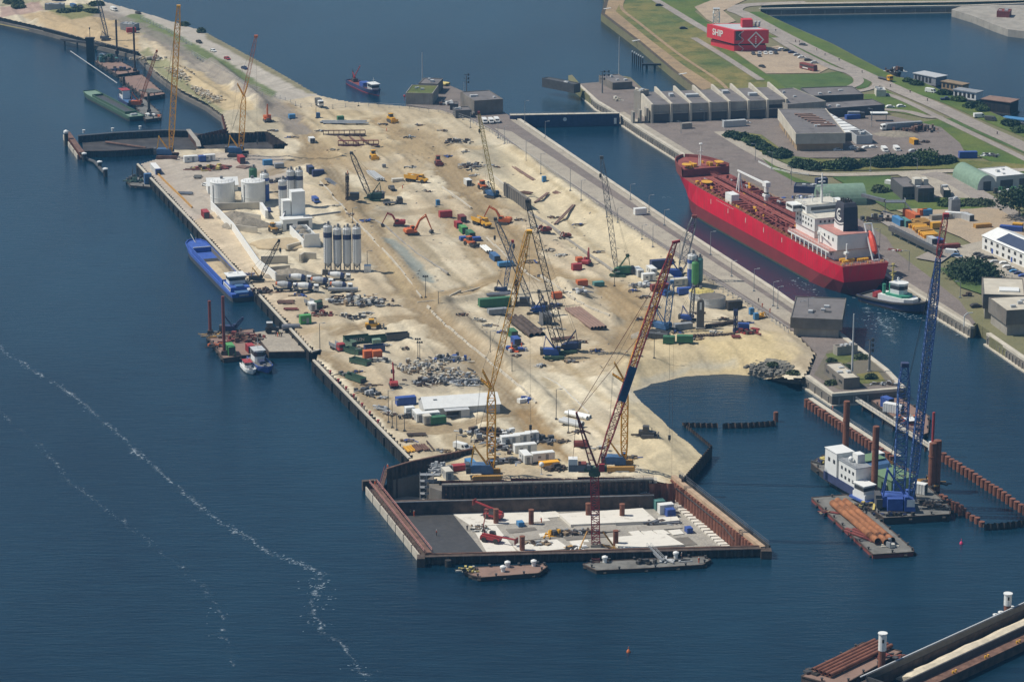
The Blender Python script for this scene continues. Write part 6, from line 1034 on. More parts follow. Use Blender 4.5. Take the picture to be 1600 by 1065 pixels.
def telehandler(px,py,a,label,up):
 t=thing('telehandler',label,'telehandler',G(px,py,FL+.12),a);t.scale=(1.25,)*3;[part(q,n_,M[m_],t)for n_,q,m_ in wh((1.5,-1.5),.85,.62)];part(MB().side([(-2.4,.7),(2.3,.7),(2.3,1.2),(.5,1.5),(-2.4,1.6)],-.9,.9),'chassis',M['red'],t);part(MB().side([(-.6,1.3),(.9,1.3),(.6,2.5),(-.6,2.5)],.1,.95),'cab',M['glass'],t)
 part(MB().bar((-2.2,-.4,1.8),up,.3,4,.22),'boom',M['red'],t);u=Vector(up);part(MB().c(u.x,u.y,u.z-.9,.3,1.6,1.3),'fork_carriage',M['brick'],t)
telehandler(771,810,R(150),'red telehandler with lowered boom near the wet dock floor',(5.5,-.4,3.4));telehandler(768,846,R(-25),'red telehandler with long boom stretched to the dock front',(6.5,-.4,1.6))
t=thing('boom_lift','red articulated boom lift raised in front of two steel columns','boom lift',G(758,842,FL+.1),R(60));part(MB().c(0,0,.3,2.6,2,.9),'chassis',M['red'],t);part(MB().bar((0,0,1.2),(-1,0,4.5),.22).bar((-1,0,4.5),(2.4,1,7.6),.2).c(2.8,1.2,7.3,1,1.2,1),'boom',M['brick'],t);[part(q,n_,M[m_],t)for n_,q,m_ in wh((.9,-.9),.8,.4)]
for a in[(1030,795,PX,'teal','teal box with white lid at the right of the dock floor',3,3),(1040,801,PX,'white','white roofed grey cabin on the dock floor',4.5,3),(1047,806,PX,'blue','blue box in front of the white roofed cabin on the dock floor',2.6,2.4),(813,821,PX,'lblue','small light blue box on the dock slab',1.8,1.4),(1076,831,PX,'blue','small blue tank near the right dock wall',1.8,1.6)]:C_(*a[:5],L=a[5],H=a[6],on=FL)
def dclut(px,py,rx,ry,n,mats,label,seed,**k):
 o=clutter(px,py,rx,ry,n,mats,label,seed,**k);p=G(px,py,FL+.1);o.location=p;return o
dclut(905,832,6,1.6,50,['drust','grey','wood','dsteel'],'formwork timber and rebar along the middle of the dock floor',41,hmax=.9);dclut(1030,817,5,1.4,36,['steel','grey','drust'],'rebar bundles near the right dock wall',42,hmax=.9);dclut(840,850,4,1.2,28,['wood','grey','drust'],'timber left of the tower crane foot',43,hmax=.8);dclut(752,826,3,3,34,['white','grey','dsteel','wood'],'tools scattered at the edge of the wet floor',44,hmax=.8,size=.5);dclut(865,836,2.5,1.2,20,['yellow','dsteel'],'yellow formwork frame on the dock floor',45,hmax=1.6);dclut(1000,790,4,1,20,['steel','lgrey','drust'],'steel staircase parts at the back of the dock floor',46,hmax=1.4,size=.8);dclut(900,858,4,1,26,['dsteel','ocre','white'],'struts and mats at the foot of the tower crane',47,hmax=1.1)
def scaffold(px,py,w,d,h,label,z):
 t=thing('scaffold_tower',label,'scaffold',G(px,py,z));b=MB();nx,nz=max(2,int(w/1.6)),int(h/2)
 for i in range(nx+1):
  for y in(0,d):b.cyl(-w/2+i*w/nx,y,0,h,.07,5)
 for k in range(nz+1):
  for y in(0,d):b.bar((-w/2,y,k*2),(w/2,y,k*2),.06)
  for i in range(nx):b.bar((-w/2+i*w/nx,0,k*2),(-w/2+(i+1)*w/nx,0,min(h,k*2+2)),.05)
 part(b,'tubes',M['lgrey'],t);f=MB();[f.box(-w/2,w/2,0,d,k*2+.0,k*2+.08)for k in range(1,nz+1)];part(f,'boards',M['grey'],t)
scaffold(672,782,6,2,8.5,'silver scaffold tower in the dark dock corner',-3.5);scaffold(972,776,4,1.6,8,'silver stair scaffold against the dark back wall of the dock',-3.8);scaffold(1010,790,4,1.6,4.5,'silver stair on the dock floor in the right back corner',-4)
t=thing('floodlight_ball','white balloon light on a stand at the dock edge','lamp',G(846,741,LZ));part(MB().cyl(0,0,0,2.6,.08,6).c(0,0,0,.9,.9,.15),'stand',M['grey'],t);part(MB().ball((0,0,3.2),.8,8),'balloon',M['white'],t)
def mooring(px,py,label):p=GT(px,py);tag(MB().cyl(0,0,-.2,.8,.3,10).cyl(0,0,.8,1.0,.5,10).build('bollard',M['red'],None,p),label,'bollard')
for k,(x,y)in enumerate(((516,583),(529,596),(541,608),(553,620),(566,634),(578,647),(591,660))):p=GT(x,y);o_=MB().cyl(0,0,-.2,.8,.3,10).cyl(0,0,.8,1.0,.5,10).build('bollard',M['red'],None,p);tag(o_,'small red bollard in the row along the lower left quay edge','bollard','bollards along the lower left quay')
clutter(545,588,4,2,26,['dgreen','dgrey','deckgrey'],'dark green skip and gravel bags on the lower quay',50,a=R(-50));clutter(573,613,5,2,26,['lgrey','grey','dsteel'],'pale pallets and pump on the lower quay',51,a=R(-50));clutter(600,640,5,1.5,26,['lgrey','grey','steel'],'scaffold frames along the lower quay',52,a=R(-50),size=.8)
container(556,594,R(-48),'dgreen','dark green low skip beside the lower quay edge',8,1.6,open_=True,name='skip',cat='skip')
def litter():
 r=random.Random(99);b=MB();poly=PW([(470,280),(620,200),(720,200),(1090,440),(1000,570),(840,590),(660,460)])
 arr=np.array(poly);x0,x1,y0,y1=arr[:,0].min(),arr[:,0].max(),arr[:,1].min(),arr[:,1].max();X=np.array([r.uniform(x0,x1)for _ in range(1000)]);Y=np.array([r.uniform(y0,y1)for _ in range(1000)]);k=inside(X,Y,poly)
 for x,y in zip(X[k],Y[k]):
  if noise.noise(Vector((x*.03,y*.02,4)))<-.05:continue
  z_=HZ(x,y);s=r.uniform(.2,.55);b.ob(x,y,z_-.1,s*r.uniform(1,3.5),s*.6,r.uniform(.15,.35),r.uniform(0,3))
 tag(b.build('ground_litter',M['conc']),kind='stuff')
litter()
# ================================================================== VESSELS
def hull(t,st,zs,low,up,deck,zdk=None,bulwark=0.,name='hull',bot=-1.0):
 """st: (x, half breadth at water, half breadth at zs, half breadth at deck, deck height, x shift of the deck)"""
 b,u,d=MB(),MB(),MB()
 for s in(1,-1):
  rows=[[(x,s*a,bot)for x,a,*_ in st],[(x+sh*.35,s*m,zs)for x,a,m,c,z,sh in st],[(x+sh,s*c,z+bulwark)for x,a,m,c,z,sh in st]]
  n=len(st)
  for q,(r0,r1)in((b,rows[:2]),(u,rows[1:])):
   q.add(r0+r1,[((i,i+1,n+i+1,n+i)if s<0 else(i+1,i,n+i,n+i+1))for i in range(n-1)])
  if bulwark:r2=[(x+sh*.97,s*max(0,c-.3),z+bulwark)for x,a,m,c,z,sh in st];r3=[(p[0],p[1],p[2]-bulwark)for p in r2];u.add(rows[2]+r2,[(i,i+1,n+i+1,n+i)for i in range(n-1)]);u.add(r2+r3,[(i,i+1,n+i+1,n+i)for i in range(n-1)])
 for k in(0,-1):
  x,a,m,c,z,sh=st[k];b.add([(x,a,bot),(x,-a,bot),(x+sh*.35,-m,zs),(x+sh*.35,m,zs)],[(0,1,2,3)]);u.add([(x+sh*.35,m,zs),(x+sh*.35,-m,zs),(x+sh,-c,z+bulwark),(x+sh,c,z+bulwark)],[(0,1,2,3)])
 n=len(st);d.add([(x+sh,c-.05,z-.02)for x,a,m,c,z,sh in st]+[(x+sh,-c+.05,z-.02)for x,a,m,c,z,sh in st],[(n+i,n+i+1,i+1,i)for i in range(n-1)])
 part(b,'lower_hull',M[low],t);part(u,name,M[up],t);part(d,'deck',M[deck],t)
M['boot']=mat('weathered_boot_topping',lin((.47,.19,.19)),.7,0,.3,.12,dirt=lin((.38,.28,.2)));M['weed']=pal('waterline_weed','#33382a',.9)
def tanker():
 A,B=G(1307,464,0),G(1084,339,0);fw=Vector((B.x-A.x,B.y-A.y)).normalized();a=math.atan2(fw.y,fw.x);yl=Vector((-fw.y,fw.x));O=Vector((A.x-yl.x*11,A.y-yl.y*11,5.1))
 t=thing('tanker','large red chemical tanker with white deckhouse and black funnel in the lock','ship',O,a);t.scale=(1.2,.91,1)
 st=[(0,3.5,9.2,10.4,6.6,-1.0),(5,7.5,10.6,11.4,6.6,-.4),(12,10.6,11.8,12,6.9,0),(20,11.9,12,12,7.0,0),(30,12,12,12,7.3,0),(60,12,12,12,7.8,0),(98,12,12,12,8.1,0),(108,11.5,11.8,12,8.2,0),(115,10,10.8,11.9,8.4,.1),(121,7.4,8.8,11.5,8.6,.5),(126,4.6,6.2,10.4,8.8,1.0),(130,2.2,3.6,8.6,9.0,1.8),(133,.5,1.3,6.0,9.1,2.6),(134,.1,.15,2.2,9.2,3.9),(134.2,.02,.05,.2,9.2,4.3)]
 hull(t,st,.3,'boot','hullred','deckred',bot=-6.0);b=MB()
 for s in(1,-1):r0=[(x,s*(aa+.04),-5.3)for x,aa,*_ in st[3:12]];b.add(r0+[(p[0],p[1]*1.002,-4.4)for p in r0],[(i,i+1,len(r0)+i+1,len(r0)+i)for i in range(len(r0)-1)])
 part(b,'waterline_weed',M['weed'],t)
 F=[(x,c,sh)for x,aa,m,c,z,sh in st if x>=121];fz=11.6;b,d,n=MB(),MB(),len(F)
 for s in(1,-1):
  r0=[(x+sh,s*c,8.3)for x,c,sh in F];r1=[(x+sh*1.5,s*(c+.4),fz+1.2)for x,c,sh in F];r2=[(x+sh*1.5-.3,s*max(.02,c+.05),fz+1.2)for x,c,sh in F];r3=[(x+sh*1.45-.3,s*max(.02,c),fz)for x,c,sh in F]
  for p,q in((r0,r1),(r1,r2),(r2,r3)):b.add(p+q,[(i,i+1,n+i+1,n+i)for i in range(n-1)])
 x,c,sh=F[0];b.add([(x,c,8.2),(x,-c,8.2),(x,-c,fz+.2),(x,c,fz+.2)],[(0,1,2,3)]);part(b,'forecastle',M['brick'],t)
 d.add([(x+sh*1.4,c-.1,fz)for x,c,sh in F]+[(x+sh*1.4,-c+.1,fz)for x,c,sh in F],[(n+i,n+i+1,i+1,i)for i in range(n-1)]);part(d,'forecastle_deck',M['deckred'],t)
 b=MB()
 for y in(-4,4):b.c(125,y,fz,2.6,1.6,1.4).bar((125,y-1.4,fz+.8),(125,y+1.4,fz+.8),.7,10).c(123,y*1.6,fz,1,.6,.8)
 for x,y in((123,7),(123,-7),(129,3),(129,-3)):b.cyl(x,y,fz,fz+.9,.4,8).cyl(x+.9,y,fz,fz+.9,.4,8)
 part(b,'windlass',M['yellow'],t)
 for x,y,z_,r in((124,8,fz+1.4,2.1),(124,-8,fz+1.4,2.1),(108,7.2,9.8,2.4)):part(MB().cyl(x,y,z_,z_+.25,r,20).cyl(x,y,z_-1.6,z_,.4,8),'platform_disc',M['yellow'],t)
 part(MB().bar((126,0,fz),(126,0,fz+9),.35,8,.2).bar((126,-1.6,fz+6),(126,1.6,fz+6),.12).c(126,0,fz+9,1.2,1.2,.4).bar((125,1.4,fz),(125,1.4,fz+4.5),.18),'foremast',M['white'],t)
 b=MB()
 for k in range(22):
  x=38+k*3.45;z_=7.5+x*.006
  if abs(x-74)<3:continue
  for s in(1,-1):part(MB().box(x-.3,x+.3,s*7.2-3.6,s*7.2+3.6,z_,z_+1.0).bar((x,s*10.8,z_+.9),(x,s*11.7,z_),.3),'deck_girder',M['brick'],t)
 for y,r,z_ in((-3,.35,9.3),(-2,.35,9.3),(-1,.28,9.4),(0,.35,9.3),(1,.35,9.2),(2,.28,9.4),(3,.35,9.3),(4.4,.2,9.0),(-4.4,.2,9.0)):b.bar((37,y,z_),(114,y,z_+.3),r,6)
 for k in range(9):x=44+k*8;b.bar((x,-9.5,8.9),(x,9.5,8.9),.28,6);b.cyl(x+3,5.6,8,9.6,.6,8).cyl(x+3,-5.6,8,9.6,.6,8)
 for k in range(5):b.bar((68+k*3,-11.3,9.3),(68+k*3,11.3,9.3),.32,6)
 part(b,'cargo_pipes',M['deckred'],t)
 part(MB().box(36,116,-.9,.9,10.6,10.75).rail([(36,.9,10.75),(116,.9,10.75)],1.1,.06,3).rail([(36,-.9,10.75),(116,-.9,10.75)],1.1,.06,3).box(56,86,4.6,6.0,9.2,9.5),'catwalk',M['brick'],t)
 part(MB().rail([(34,11.8,7.4),(60,11.8,7.8),(98,11.8,8.1),(114,11.7,8.4)],1.1,.06,2.4).rail([(34,-11.8,7.4),(60,-11.8,7.8),(98,-11.8,8.1),(114,-11.7,8.4)],1.1,.06,2.4),'railing',M['ocre'],t)
 part(MB().box(37,41,6,9,7.5,8.4).box(42,44,8,10,7.5,8.6).cyl(110,9,8.2,9.2,.5).c(112,9.5,8.2,1.5,1.2,1.2),'mooring_winches',M['yellow'],t)
 part(MB().box(81,86,7.4,11.2,8,11.8).box(82,84,11.2,11.25,8.6,10.8),'deck_house',M['white'],t)
 c=part(MB().cyl(74,-1.2,8,16.5,.95,12).c(74,-1.2,12.2,2.4,2.4,1.0),'crane_post',M['white'],t);part(MB().bar((74,-1.2,17.2),(94,.6,17.8),.55,4,.4).c(74,-1.2,16.3,2.8,2.2,1.9),'crane_jib',M['white'],c);part(MB().bar((91,-.6,8),(92.5,.5,17),.3).bar((94,1.2,8),(92.8,.6,17),.3).bar((91,1.6,8),(92.6,.6,17),.25),'jib_rest',M['white'],t);part(MB().cyl(74,-1.2,13.4,14,1.0,12),'black_band',M['black'],c)
 rr=random.Random(4)
 for m_,q in(('brick',110),('deckred',90),('yellow',26),('lgrey',24)):
  b=MB()
  for _ in range(q):x,y=rr.uniform(38,116),rr.uniform(-11,11);b.c(x,y,8.0,rr.uniform(.3,2.6),rr.uniform(.3,.9),rr.uniform(.5,1.9))
  tag(part(b,'deck_fittings',M[m_],t),kind='stuff')
 b=MB()
 for k in range(24):y=rr.uniform(-10,10);x=rr.uniform(38,90);b.bar((x,y,8.9),(x+rr.uniform(6,22),y,9.0),.16,5)
 part(b,'branch_pipes',M['deckred'],t)
 part(MB().box(7,36,-9.2,9.2,6.8,10.2).box(23,36.5,-8,8,10.2,13),'lower_deckhouse',M['white'],t);part(MB().box(6.6,36.8,-11.6,11.6,10.2,10.4).box(22.5,37,-8.4,8.4,13,13.2),'deck_plating',M['pinkrail'],t)
 for k in range(9):
  for s in(1,-1):part(MB().c(9+k*3.1,s*11.5,6.9,.55,.25,3.3),'side_column',M['white'],t)
 b=MB().box(7,36.6,11.35,11.65,9.6,10.2).box(7,36.6,-11.65,-11.35,9.6,10.2);part(b,'side_beam',M['white'],t)
 part(MB().box(22,36,-8.6,8.6,13.2,18.2),'accommodation_block',M['white'],t);part(MB().box(29,37.5,-8,8,18.2,21.4).box(32.5,37.5,8,12.2,18.4,21.0).box(32.5,37.5,-12.2,-8,18.4,21.0),'bridge',M['white'],t)
 w=MB().box(37.51,37.6,-11.8,11.8,19.6,20.7).box(33,37,12.21,12.28,19.6,20.6).box(32.4,32.49,8.3,11.9,19.5,20.6).box(28.9,28.99,-6,6,19.4,20.6).box(30,36,8.01,8.06,19.4,20.5)
 for z_ in(14.6,16.5):
  for k in range(6):part(MB().c(24.4+k*2,8.63,z_,.8,.08,.9),'window',M['glass'],t)
  for k in range(7):part(MB().c(21.97,-6+k*2,z_,.08,.8,.9),'window',M['glass'],t)
 for k in range(8):part(MB().c(9+k*3.2,9.22,8.0,.8,.06,1.0),'window',M['glass'],t)
 part(w,'bridge_glazing',M['glass'],t);part(MB().box(29,37.7,-8.2,8.2,21.4,21.6).box(21.9,36.2,-8.7,8.7,18.2,18.35),'upper_deck_plating',M['offwhite'],t);part(MB().rail([(29.2,8,21.6),(37.4,8,21.6),(37.4,-8,21.6)],1.0,.06,1.5).rail([(24.2,6.9,18.35),(29,6.9,18.35)],1.0,.06,1.5).rail([(7,11.5,10.4),(36,11.5,10.4)],1.0,.06,2),'upper_railing',M['white'],t)
 part(MB().bar((31,0,21.6),(31,0,33),.55,8,.25).bar((31,-2.2,28),(31,2.2,28),.2).bar((31,-1.5,31),(31,1.5,31),.15).c(31,0,29.5,.8,3,.3).bar((33,3,21.6),(33,3,24.6),.2).bar((30,-5,21.6),(30,-5,23.2),.3),'radar_mast',M['white'],t)
 part(MB().ball((22,-6.5,24),1.0,8).bar((22,-6.5,18),(22,-6.5,23),.25).ball((20.5,-8,22.6),.6,8).bar((20.5,-8,18),(20.5,-8,22),.18).ball((34,7.4,23.4),.5,6).bar((34,7.4,21.6),(34,7.4,23),.12),'satellite_domes',M['white'],t)
 part(MB().box(6.5,20,-7,8.2,10.4,16.2),'engine_casing',M['white'],t);part(MB().box(6.4,20.2,-7.2,8.4,16.2,16.35),'casing_top',M['pinkrail'],t);w=MB()
 for k in range(3):w.c(9.5+k*3,8.23,13.2,.9,.06,1.3)
 part(w,'casing_windows',M['glass'],t)
 f=MB().loft([[(9,-4.2,15.6),(17.5,-4.2,15.6),(17.5,4.2,15.6),(9,4.2,15.6)],[(9.6,-3.9,26),(17,-3.9,26),(17,3.9,26),(9.6,3.9,26)],[(10.6,-3.4,27.6),(16.6,-3.4,27.6),(16.6,3.4,27.6),(10.6,3.4,27.6)]]);fn=part(f,'funnel',M['navy'],t);fn.scale=(.78,.8,.86);fn.location=(13.2*.22,0,15.6*.14+.7);p=MB()
 for x in(12,13.2,14.6,15.4):
  for y in(-2,-.6,.8,2):p.cyl(x,y,27.5,28.8+.3*(y>0),.28,8)
 part(p,'exhaust_pipes',M['black'],fn)
 e=MB();yq=lambda z_:4.22-(z_-15.6)*.0288
 def arc(cx,cz,r0,r1,a0,a1,n=22):
  vs,fs=[],[]
  for k in range(n+1):
   an=a0+(a1-a0)*k/n
   for r in(r0,r1):z_=cz+r*math.sin(an)*1.15;vs.append((cx-r*math.cos(an),yq(z_)+.05,z_))
  e.add(vs,[(2*k,2*k+1,2*k+3,2*k+2)for k in range(n)])
 arc(13.2,22.3,1.75,2.35,R(70),R(330));arc(13.5,21.9,.5,1.0,R(40),R(250),12)
 for x0,x1,z0,z1 in((12.0,14.9,20.7,21.2),(12.6,14.0,22.2,22.6)):e.add([(x0,yq(z0)+.05,z0),(x1,yq(z0)+.05,z0),(x1,yq(z1)+.05,z1),(x0,yq(z1)+.05,z1)],[(0,1,2,3)])
 vs=[]
 for k in range(13):x=9.15+k*8.2/12;z_=18.6-1.0*math.sin(math.pi*k/12);vs+=[(x,yq(15.7)+.05,15.7),(x,yq(z_)+.05,z_)]
 e.add(vs,[(2*k,2*k+2,2*k+3,2*k+1)for k in range(12)]);arc_z=[]
 for k in range(13):x=9.2+k*8.1/12;z_=19.2-1.0*math.sin(math.pi*k/12);arc_z+=[(x,yq(z_)+.06,z_),(x,yq(z_+.5)+.06,z_+.5)]
 e.add(arc_z,[(2*k,2*k+2,2*k+3,2*k+1)for k in range(12)]);part(e,'funnel_emblem',M['white'],fn)
 lf=part(MB().bar((2,-5.2,7),(8.5,-5.2,19),.3).bar((2,-8.4,7),(8.5,-8.4,19),.3).bar((8.5,-5.2,10.4),(8.5,-5.2,19),.25).bar((8.5,-8.4,10.4),(8.5,-8.4,19),.25).bar((8.5,-8.6,19),(8.5,-5,19),.3).bar((2,-8.4,7),(2,-5.2,7),.25),'lifeboat_davit',M['white'],t)
 part(MB().xlathe([(0,.3),(1,1.1),(3,1.4),(6,1.35),(8,1.0),(9,.3)],0,0,10).xf(Matrix.Translation((2.6,-6.8,9.0))@Matrix.Rotation(R(-58),4,'Y')),'lifeboat',M['orange']if False else pal('lifeboat_red_orange','#e0442a',.45),lf)
 part(MB().bar((17.5,9.4,10.4),(17.5,9.4,14.5),.35,8).bar((17.5,9.4,14.5),(11,9.6,13.2),.25).cyl(17.5,9.4,13.8,14.8,.7,8).bar((4,5.5,6.7),(4,5.5,13.5),.3,8).c(4,5.5,9.5,1.6,1.6,.9),'provision_crane',M['white'],t)
 b=MB()
 for x,y in((2.5,7),(3.5,3.5),(2.8,0),(3,-2.5),(4.8,6.8)):b.c(x,y,6.65,1.5,1.6,1.1).bar((x,y-1.2,7.4),(x,y+1.2,7.4),.55,8)
 for y in(9,5,-3,-9):b.cyl(.6,y,6.6,7.4,.3,8).cyl(.6,y+.9,6.6,7.4,.3,8)
 part(b,'stern_winches',M['yellow'],t);part(MB().rail([(-.6,10.4,6.7),(-.6,-10.4,6.7)],1.1,.06,2),'stern_railing',M['white'],t)
 n=Vector((-1,0,.05));
 for s,z_,sz in(('STI HAMPSTEAD',5.5,1.35),('MAJURO',4.2,1.0)):lettering(s,sz,M['offwhite'],t,(-.62-.1*(z_-4),1.0,z_),(0,-1,0),(-.18,0,1),.03)
 mk=MB()
 for k in range(5):mk.add([(40+k*14,12.03,4.2),(40.35+k*14,12.03,4.2),(40.35+k*14,12.03,6.2),(40+k*14,12.03,6.2)],[(0,1,2,3)])
 for k in range(11):mk.add([(78+k*1.3,12.03,6.9),(78.7+k*1.3,12.03,6.9),(78.7+k*1.3,12.03,7.15),(78+k*1.3,12.03,7.15)],[(0,1,2,3)])
 part(mk,'hull_marks',M['offwhite'],t)
tanker()
def heading(p,q,z=0.):A,B=G(*p,z),G(*q,z);return A,math.atan2(B.y-A.y,B.x-A.x),Vector((B.x-A.x,B.y-A.y)).length
def tug():
 A,a,L=heading((1352,467),(1424,485));t=thing('tugboat','tugboat with dark hull, white deckhouse and yellow mast behind the tanker','tugboat',A,a);L=27
 st=[(0,3.6,4.2,4.6,2.0,-.3),(2,4.4,4.9,5.1,2.0,0),(8,4.9,5.2,5.3,2.0,0),(17,4.8,5.2,5.3,2.5,0),(22,3.6,4.4,4.9,3.1,.2),(25,1.8,2.8,3.7,3.5,.6),(26.6,.3,.8,1.6,3.8,1.0),(27,.05,.1,.3,3.9,1.1)]
 hull(t,st,.8,'black','dblue','deckgrey',bulwark=.8);b=MB()
 for s in(1,-1):
  for p,q in zip(st,st[1:]):b.bar((p[0]+p[5],s*(p[3]+.1),p[4]+.3),(q[0]+q[5],s*(q[3]+.1),q[4]+.3),.4,6)
 b.bar((-.3,-4.7,2.2),(-.3,4.7,2.2),.45,6);part(b,'fender',M['rubber'],t)
 part(MB().prism([(9,-3.8),(21,-3.6),(23.6,-1.6),(23.6,1.6),(21,3.6),(9,3.8)],2.2,4.6),'deckhouse',M['white'],t);part(MB().prism([(12,-3.2),(19.5,-3),(21,-1.4),(21,1.4),(19.5,3),(12,3.2)],4.62,5.5),'upper_deck',pal('tug_green','#2f9478',.5),t)
 part(MB().prism([(13.5,-2.3),(17.6,-2.3),(18.8,-1.1),(18.8,1.1),(17.6,2.3),(13.5,2.3)],5.5,9.3),'wheelhouse',M['white'],t);part(MB().prism([(13.4,-2.36),(17.65,-2.36),(18.88,-1.15),(18.88,1.15),(17.65,2.36),(13.4,2.36)],7.2,8.6),'windows',M['glass'],t);part(MB().prism([(13,-2.6),(17.8,-2.6),(19.2,-1.2),(19.2,1.2),(17.8,2.6),(13,2.6)],9.3,9.6),'roof',M['white'],t)
 part(MB().bar((12.6,0,5.5),(12.6,0,16),.4,8,.22).bar((12.6,-2,12.6),(12.6,2,12.6),.16).bar((12.6,-1.4,14.4),(12.6,1.4,14.4),.13).c(12.6,0,15.5,.9,.9,.5).c(12.6,0,11.4,1.2,1.0,.4),'mast',M['paleyel'],t);part(MB().cyl(10.3,1.9,4.6,8.2,.65,10).cyl(10.3,-1.9,4.6,8.2,.65,10),'funnel',pal('tug_green','#2f9478',.5),t);part(MB().c(5.6,0,2.0,2.4,2.6,1.8).bar((5.6,-1.6,3.2),(5.6,1.6,3.2),1.0,10),'winch',M['red'],t);part(MB().ball((13.5,2.2,10.1),.5,6).c(8,2.6,2.2,1.6,1.2,2),'deck_gear',M['white'],t)
tug()
def blue_barge():
 A,a,L=heading((381,471),(304,391));t=thing('cargo_barge','blue inland cargo barge carrying sand along the silo quay','barge',A,a);L=max(70,L)
 st=[(0,3.9,4.3,4.6,2.6,-.4),(3,4.6,4.7,4.8,2.6,0),(18,4.75,4.8,4.8,2.4,0),(L-14,4.75,4.8,4.8,2.5,0),(L-8,4.2,4.5,4.7,3.0,0),(L-3,2.6,3.4,4.2,3.6,.4),(L-.6,.8,1.4,2.6,3.9,.9),(L,.3,.5,1.0,4.0,1.1)]
 hull(t,st,1.7,'dsteel','bblue','bblue',bulwark=.5)
 b=MB();x0,x1=17,L-13;b.box(x0,x1,3.7,4.0,2.4,4.3).box(x0,x1,-4.0,-3.7,2.4,4.3).box(x0,x0+.3,-3.7,3.7,2.4,4.3).box(x1-.3,x1,-3.7,3.7,2.4,4.3);part(b,'hold_coaming',M['bblue'],t);part(MB().box(x0+.3,x1-.3,3.6,3.69,2.41,4.2).box(x0+.3,x1-.3,-3.69,-3.6,2.41,4.2),'hold_lining',M['dconc'],t);part(MB().box(x1-16,x1-.4,-3.5,3.5,2.42,2.46),'hold_floor',M['black'],t)
 N_=24;rg=[]
 for k in range(N_+1):
  x=x0+1+(x1-17-x0)*k/N_;hh=2.6+1.5*math.sin(math.pi*min(1,(k+.6)/N_))*(.8+.3*noise.noise(Vector((k*.4,1,2))));rg.append([(x,-3.55,2.45),(x,3.55,2.45),(x,2.6,2.6+.5*(hh-2.6)),(x,.2,hh),(x,-2.2,2.6+.6*(hh-2.6))])
 part(MB().loft(rg),'sand_cargo',M['sandpile'],t)
 part(MB().box(L-12.5,L-5,-3.4,3.4,3.0,3.7).box(L-12.9,L-12.5,-3,3,3.6,4.0),'forepeak_hatch',M['bblue'],t);part(MB().bar((L-2,0,3.5),(L+4,.5,5.6),.14).bar((L-3,0,3.7),(L-3,0,6),.12),'bow_davit',M['lgrey'],t);part(MB().box(L-13.2,L-12.9,-3.4,3.4,3.0,4.6),'bow_plate',M['white'],t)
 part(MB().box(5,15.6,-3.7,3.7,2.5,4.2),'deckhouse',M['bblue'],t);part(MB().box(4.9,15.7,3.71,3.8,2.7,4.1).box(4.9,15.7,-3.8,-3.71,2.7,4.1),'side_panels',M['white'],t);w=MB();[w.c(6+k*1.9,3.84,3.1,.9,.05,.7)for k in range(5)];part(w,'portholes',M['glass'],t)
 part(MB().box(9.5,14.6,-3,3,4.2,7.2),'wheelhouse',M['white'],t);part(MB().box(9.4,14.7,-3.06,3.06,5.6,6.8),'windows',M['glass'],t);part(MB().box(9,15.8,-3.6,3.6,7.2,7.4),'wheelhouse_roof',M['white'],t);part(MB().bar((13,1,7.4),(13,1,9.4),.08).bar((12.6,-1,7.4),(12.6,-1,8.2),.2).c(14,1.6,7.4,.4,1.4,.3),'antennas',M['white'],t);part(MB().c(3,0,2.6,3.2,5,.5).c(7,0,4.2,3.5,3,.4).bar((2,-2.5,2.6),(2,-2.5,4.2),.15).c(1.6,-2.8,2.8,1.0,2.2,.5),'stern_gear',M['cblue'],t);part(MB().box(1.2,3.6,-4.2,-2.2,3.6,4.0).side([(1,3.4),(4.4,3.4),(4.0,4.0),(1.2,4.0)],-4.3,-3),'dinghy',M['white'],t)
 lettering('BARENDS',.8,M['offwhite'],t,(-.55,0,2.5),(0,-1,0),(0,0,1),.03)
blue_barge()
def boat(p,q,B,label,up,deckm,cabin,roof,cab_x=(.25,.55),L=None,low='black',hh=1.4,cab_h=2.2,mastm='white',extra=None,name='workboat',cat='boat',mast=4.):
 A,a,L0=heading(p,q);L=L or L0;t=thing(name,label,cat,A,a);h=B/2
 hull(t,[(0,h*.8,h*.9,h*.95,hh,-.2),(L*.12,h*.95,h,h,hh,0),(L*.6,h*.95,h,h,hh,0),(L*.8,h*.6,h*.8,h*.92,hh*1.2,.1),(L*.93,h*.2,h*.35,h*.6,hh*1.5,.4),(L,.05,.1,.15,hh*1.65,.6)],.4,low,up,deckm,bulwark=.45)
 x0,x1=cab_x[0]*L,cab_x[1]*L;part(MB().prism([(x0,-h*.6),(x1-.6,-h*.6),(x1,-h*.35),(x1,h*.35),(x1-.6,h*.6),(x0,h*.6)],hh,hh+cab_h),'cabin',M[cabin],t);part(MB().prism([(x0+.5,-h*.62),(x1-.55,-h*.62),(x1+.05,-h*.37),(x1+.05,h*.37),(x1-.55,h*.62),(x0+.5,h*.62)],hh+cab_h*.5,hh+cab_h*.88),'windows',M['glass'],t);part(MB().box(x0-.2,x1+.2,-h*.7,h*.7,hh+cab_h,hh+cab_h+.18),'roof',M[roof],t);part(MB().bar(((x0+x1)/2,0,hh+cab_h),((x0+x1)/2,0,hh+cab_h+mast),.12,6,.06).bar(((x0+x1)/2,-.8,hh+cab_h+mast*.6),((x0+x1)/2,.8,hh+cab_h+mast*.6),.06),'mast',M[mastm],t)
 part(MB().rail([(L*.6,h*.85,hh+.4),(L*.85,h*.7,hh*1.3+.4)],.8,.05,1).rail([(L*.6,-h*.85,hh+.4),(L*.85,-h*.7,hh*1.3+.4)],.8,.05,1).c(L*.75,0,hh,1.2,1.0,.8),'deck_gear',M['steel'],t)
 if extra:extra(t,L,h,hh)
 return t
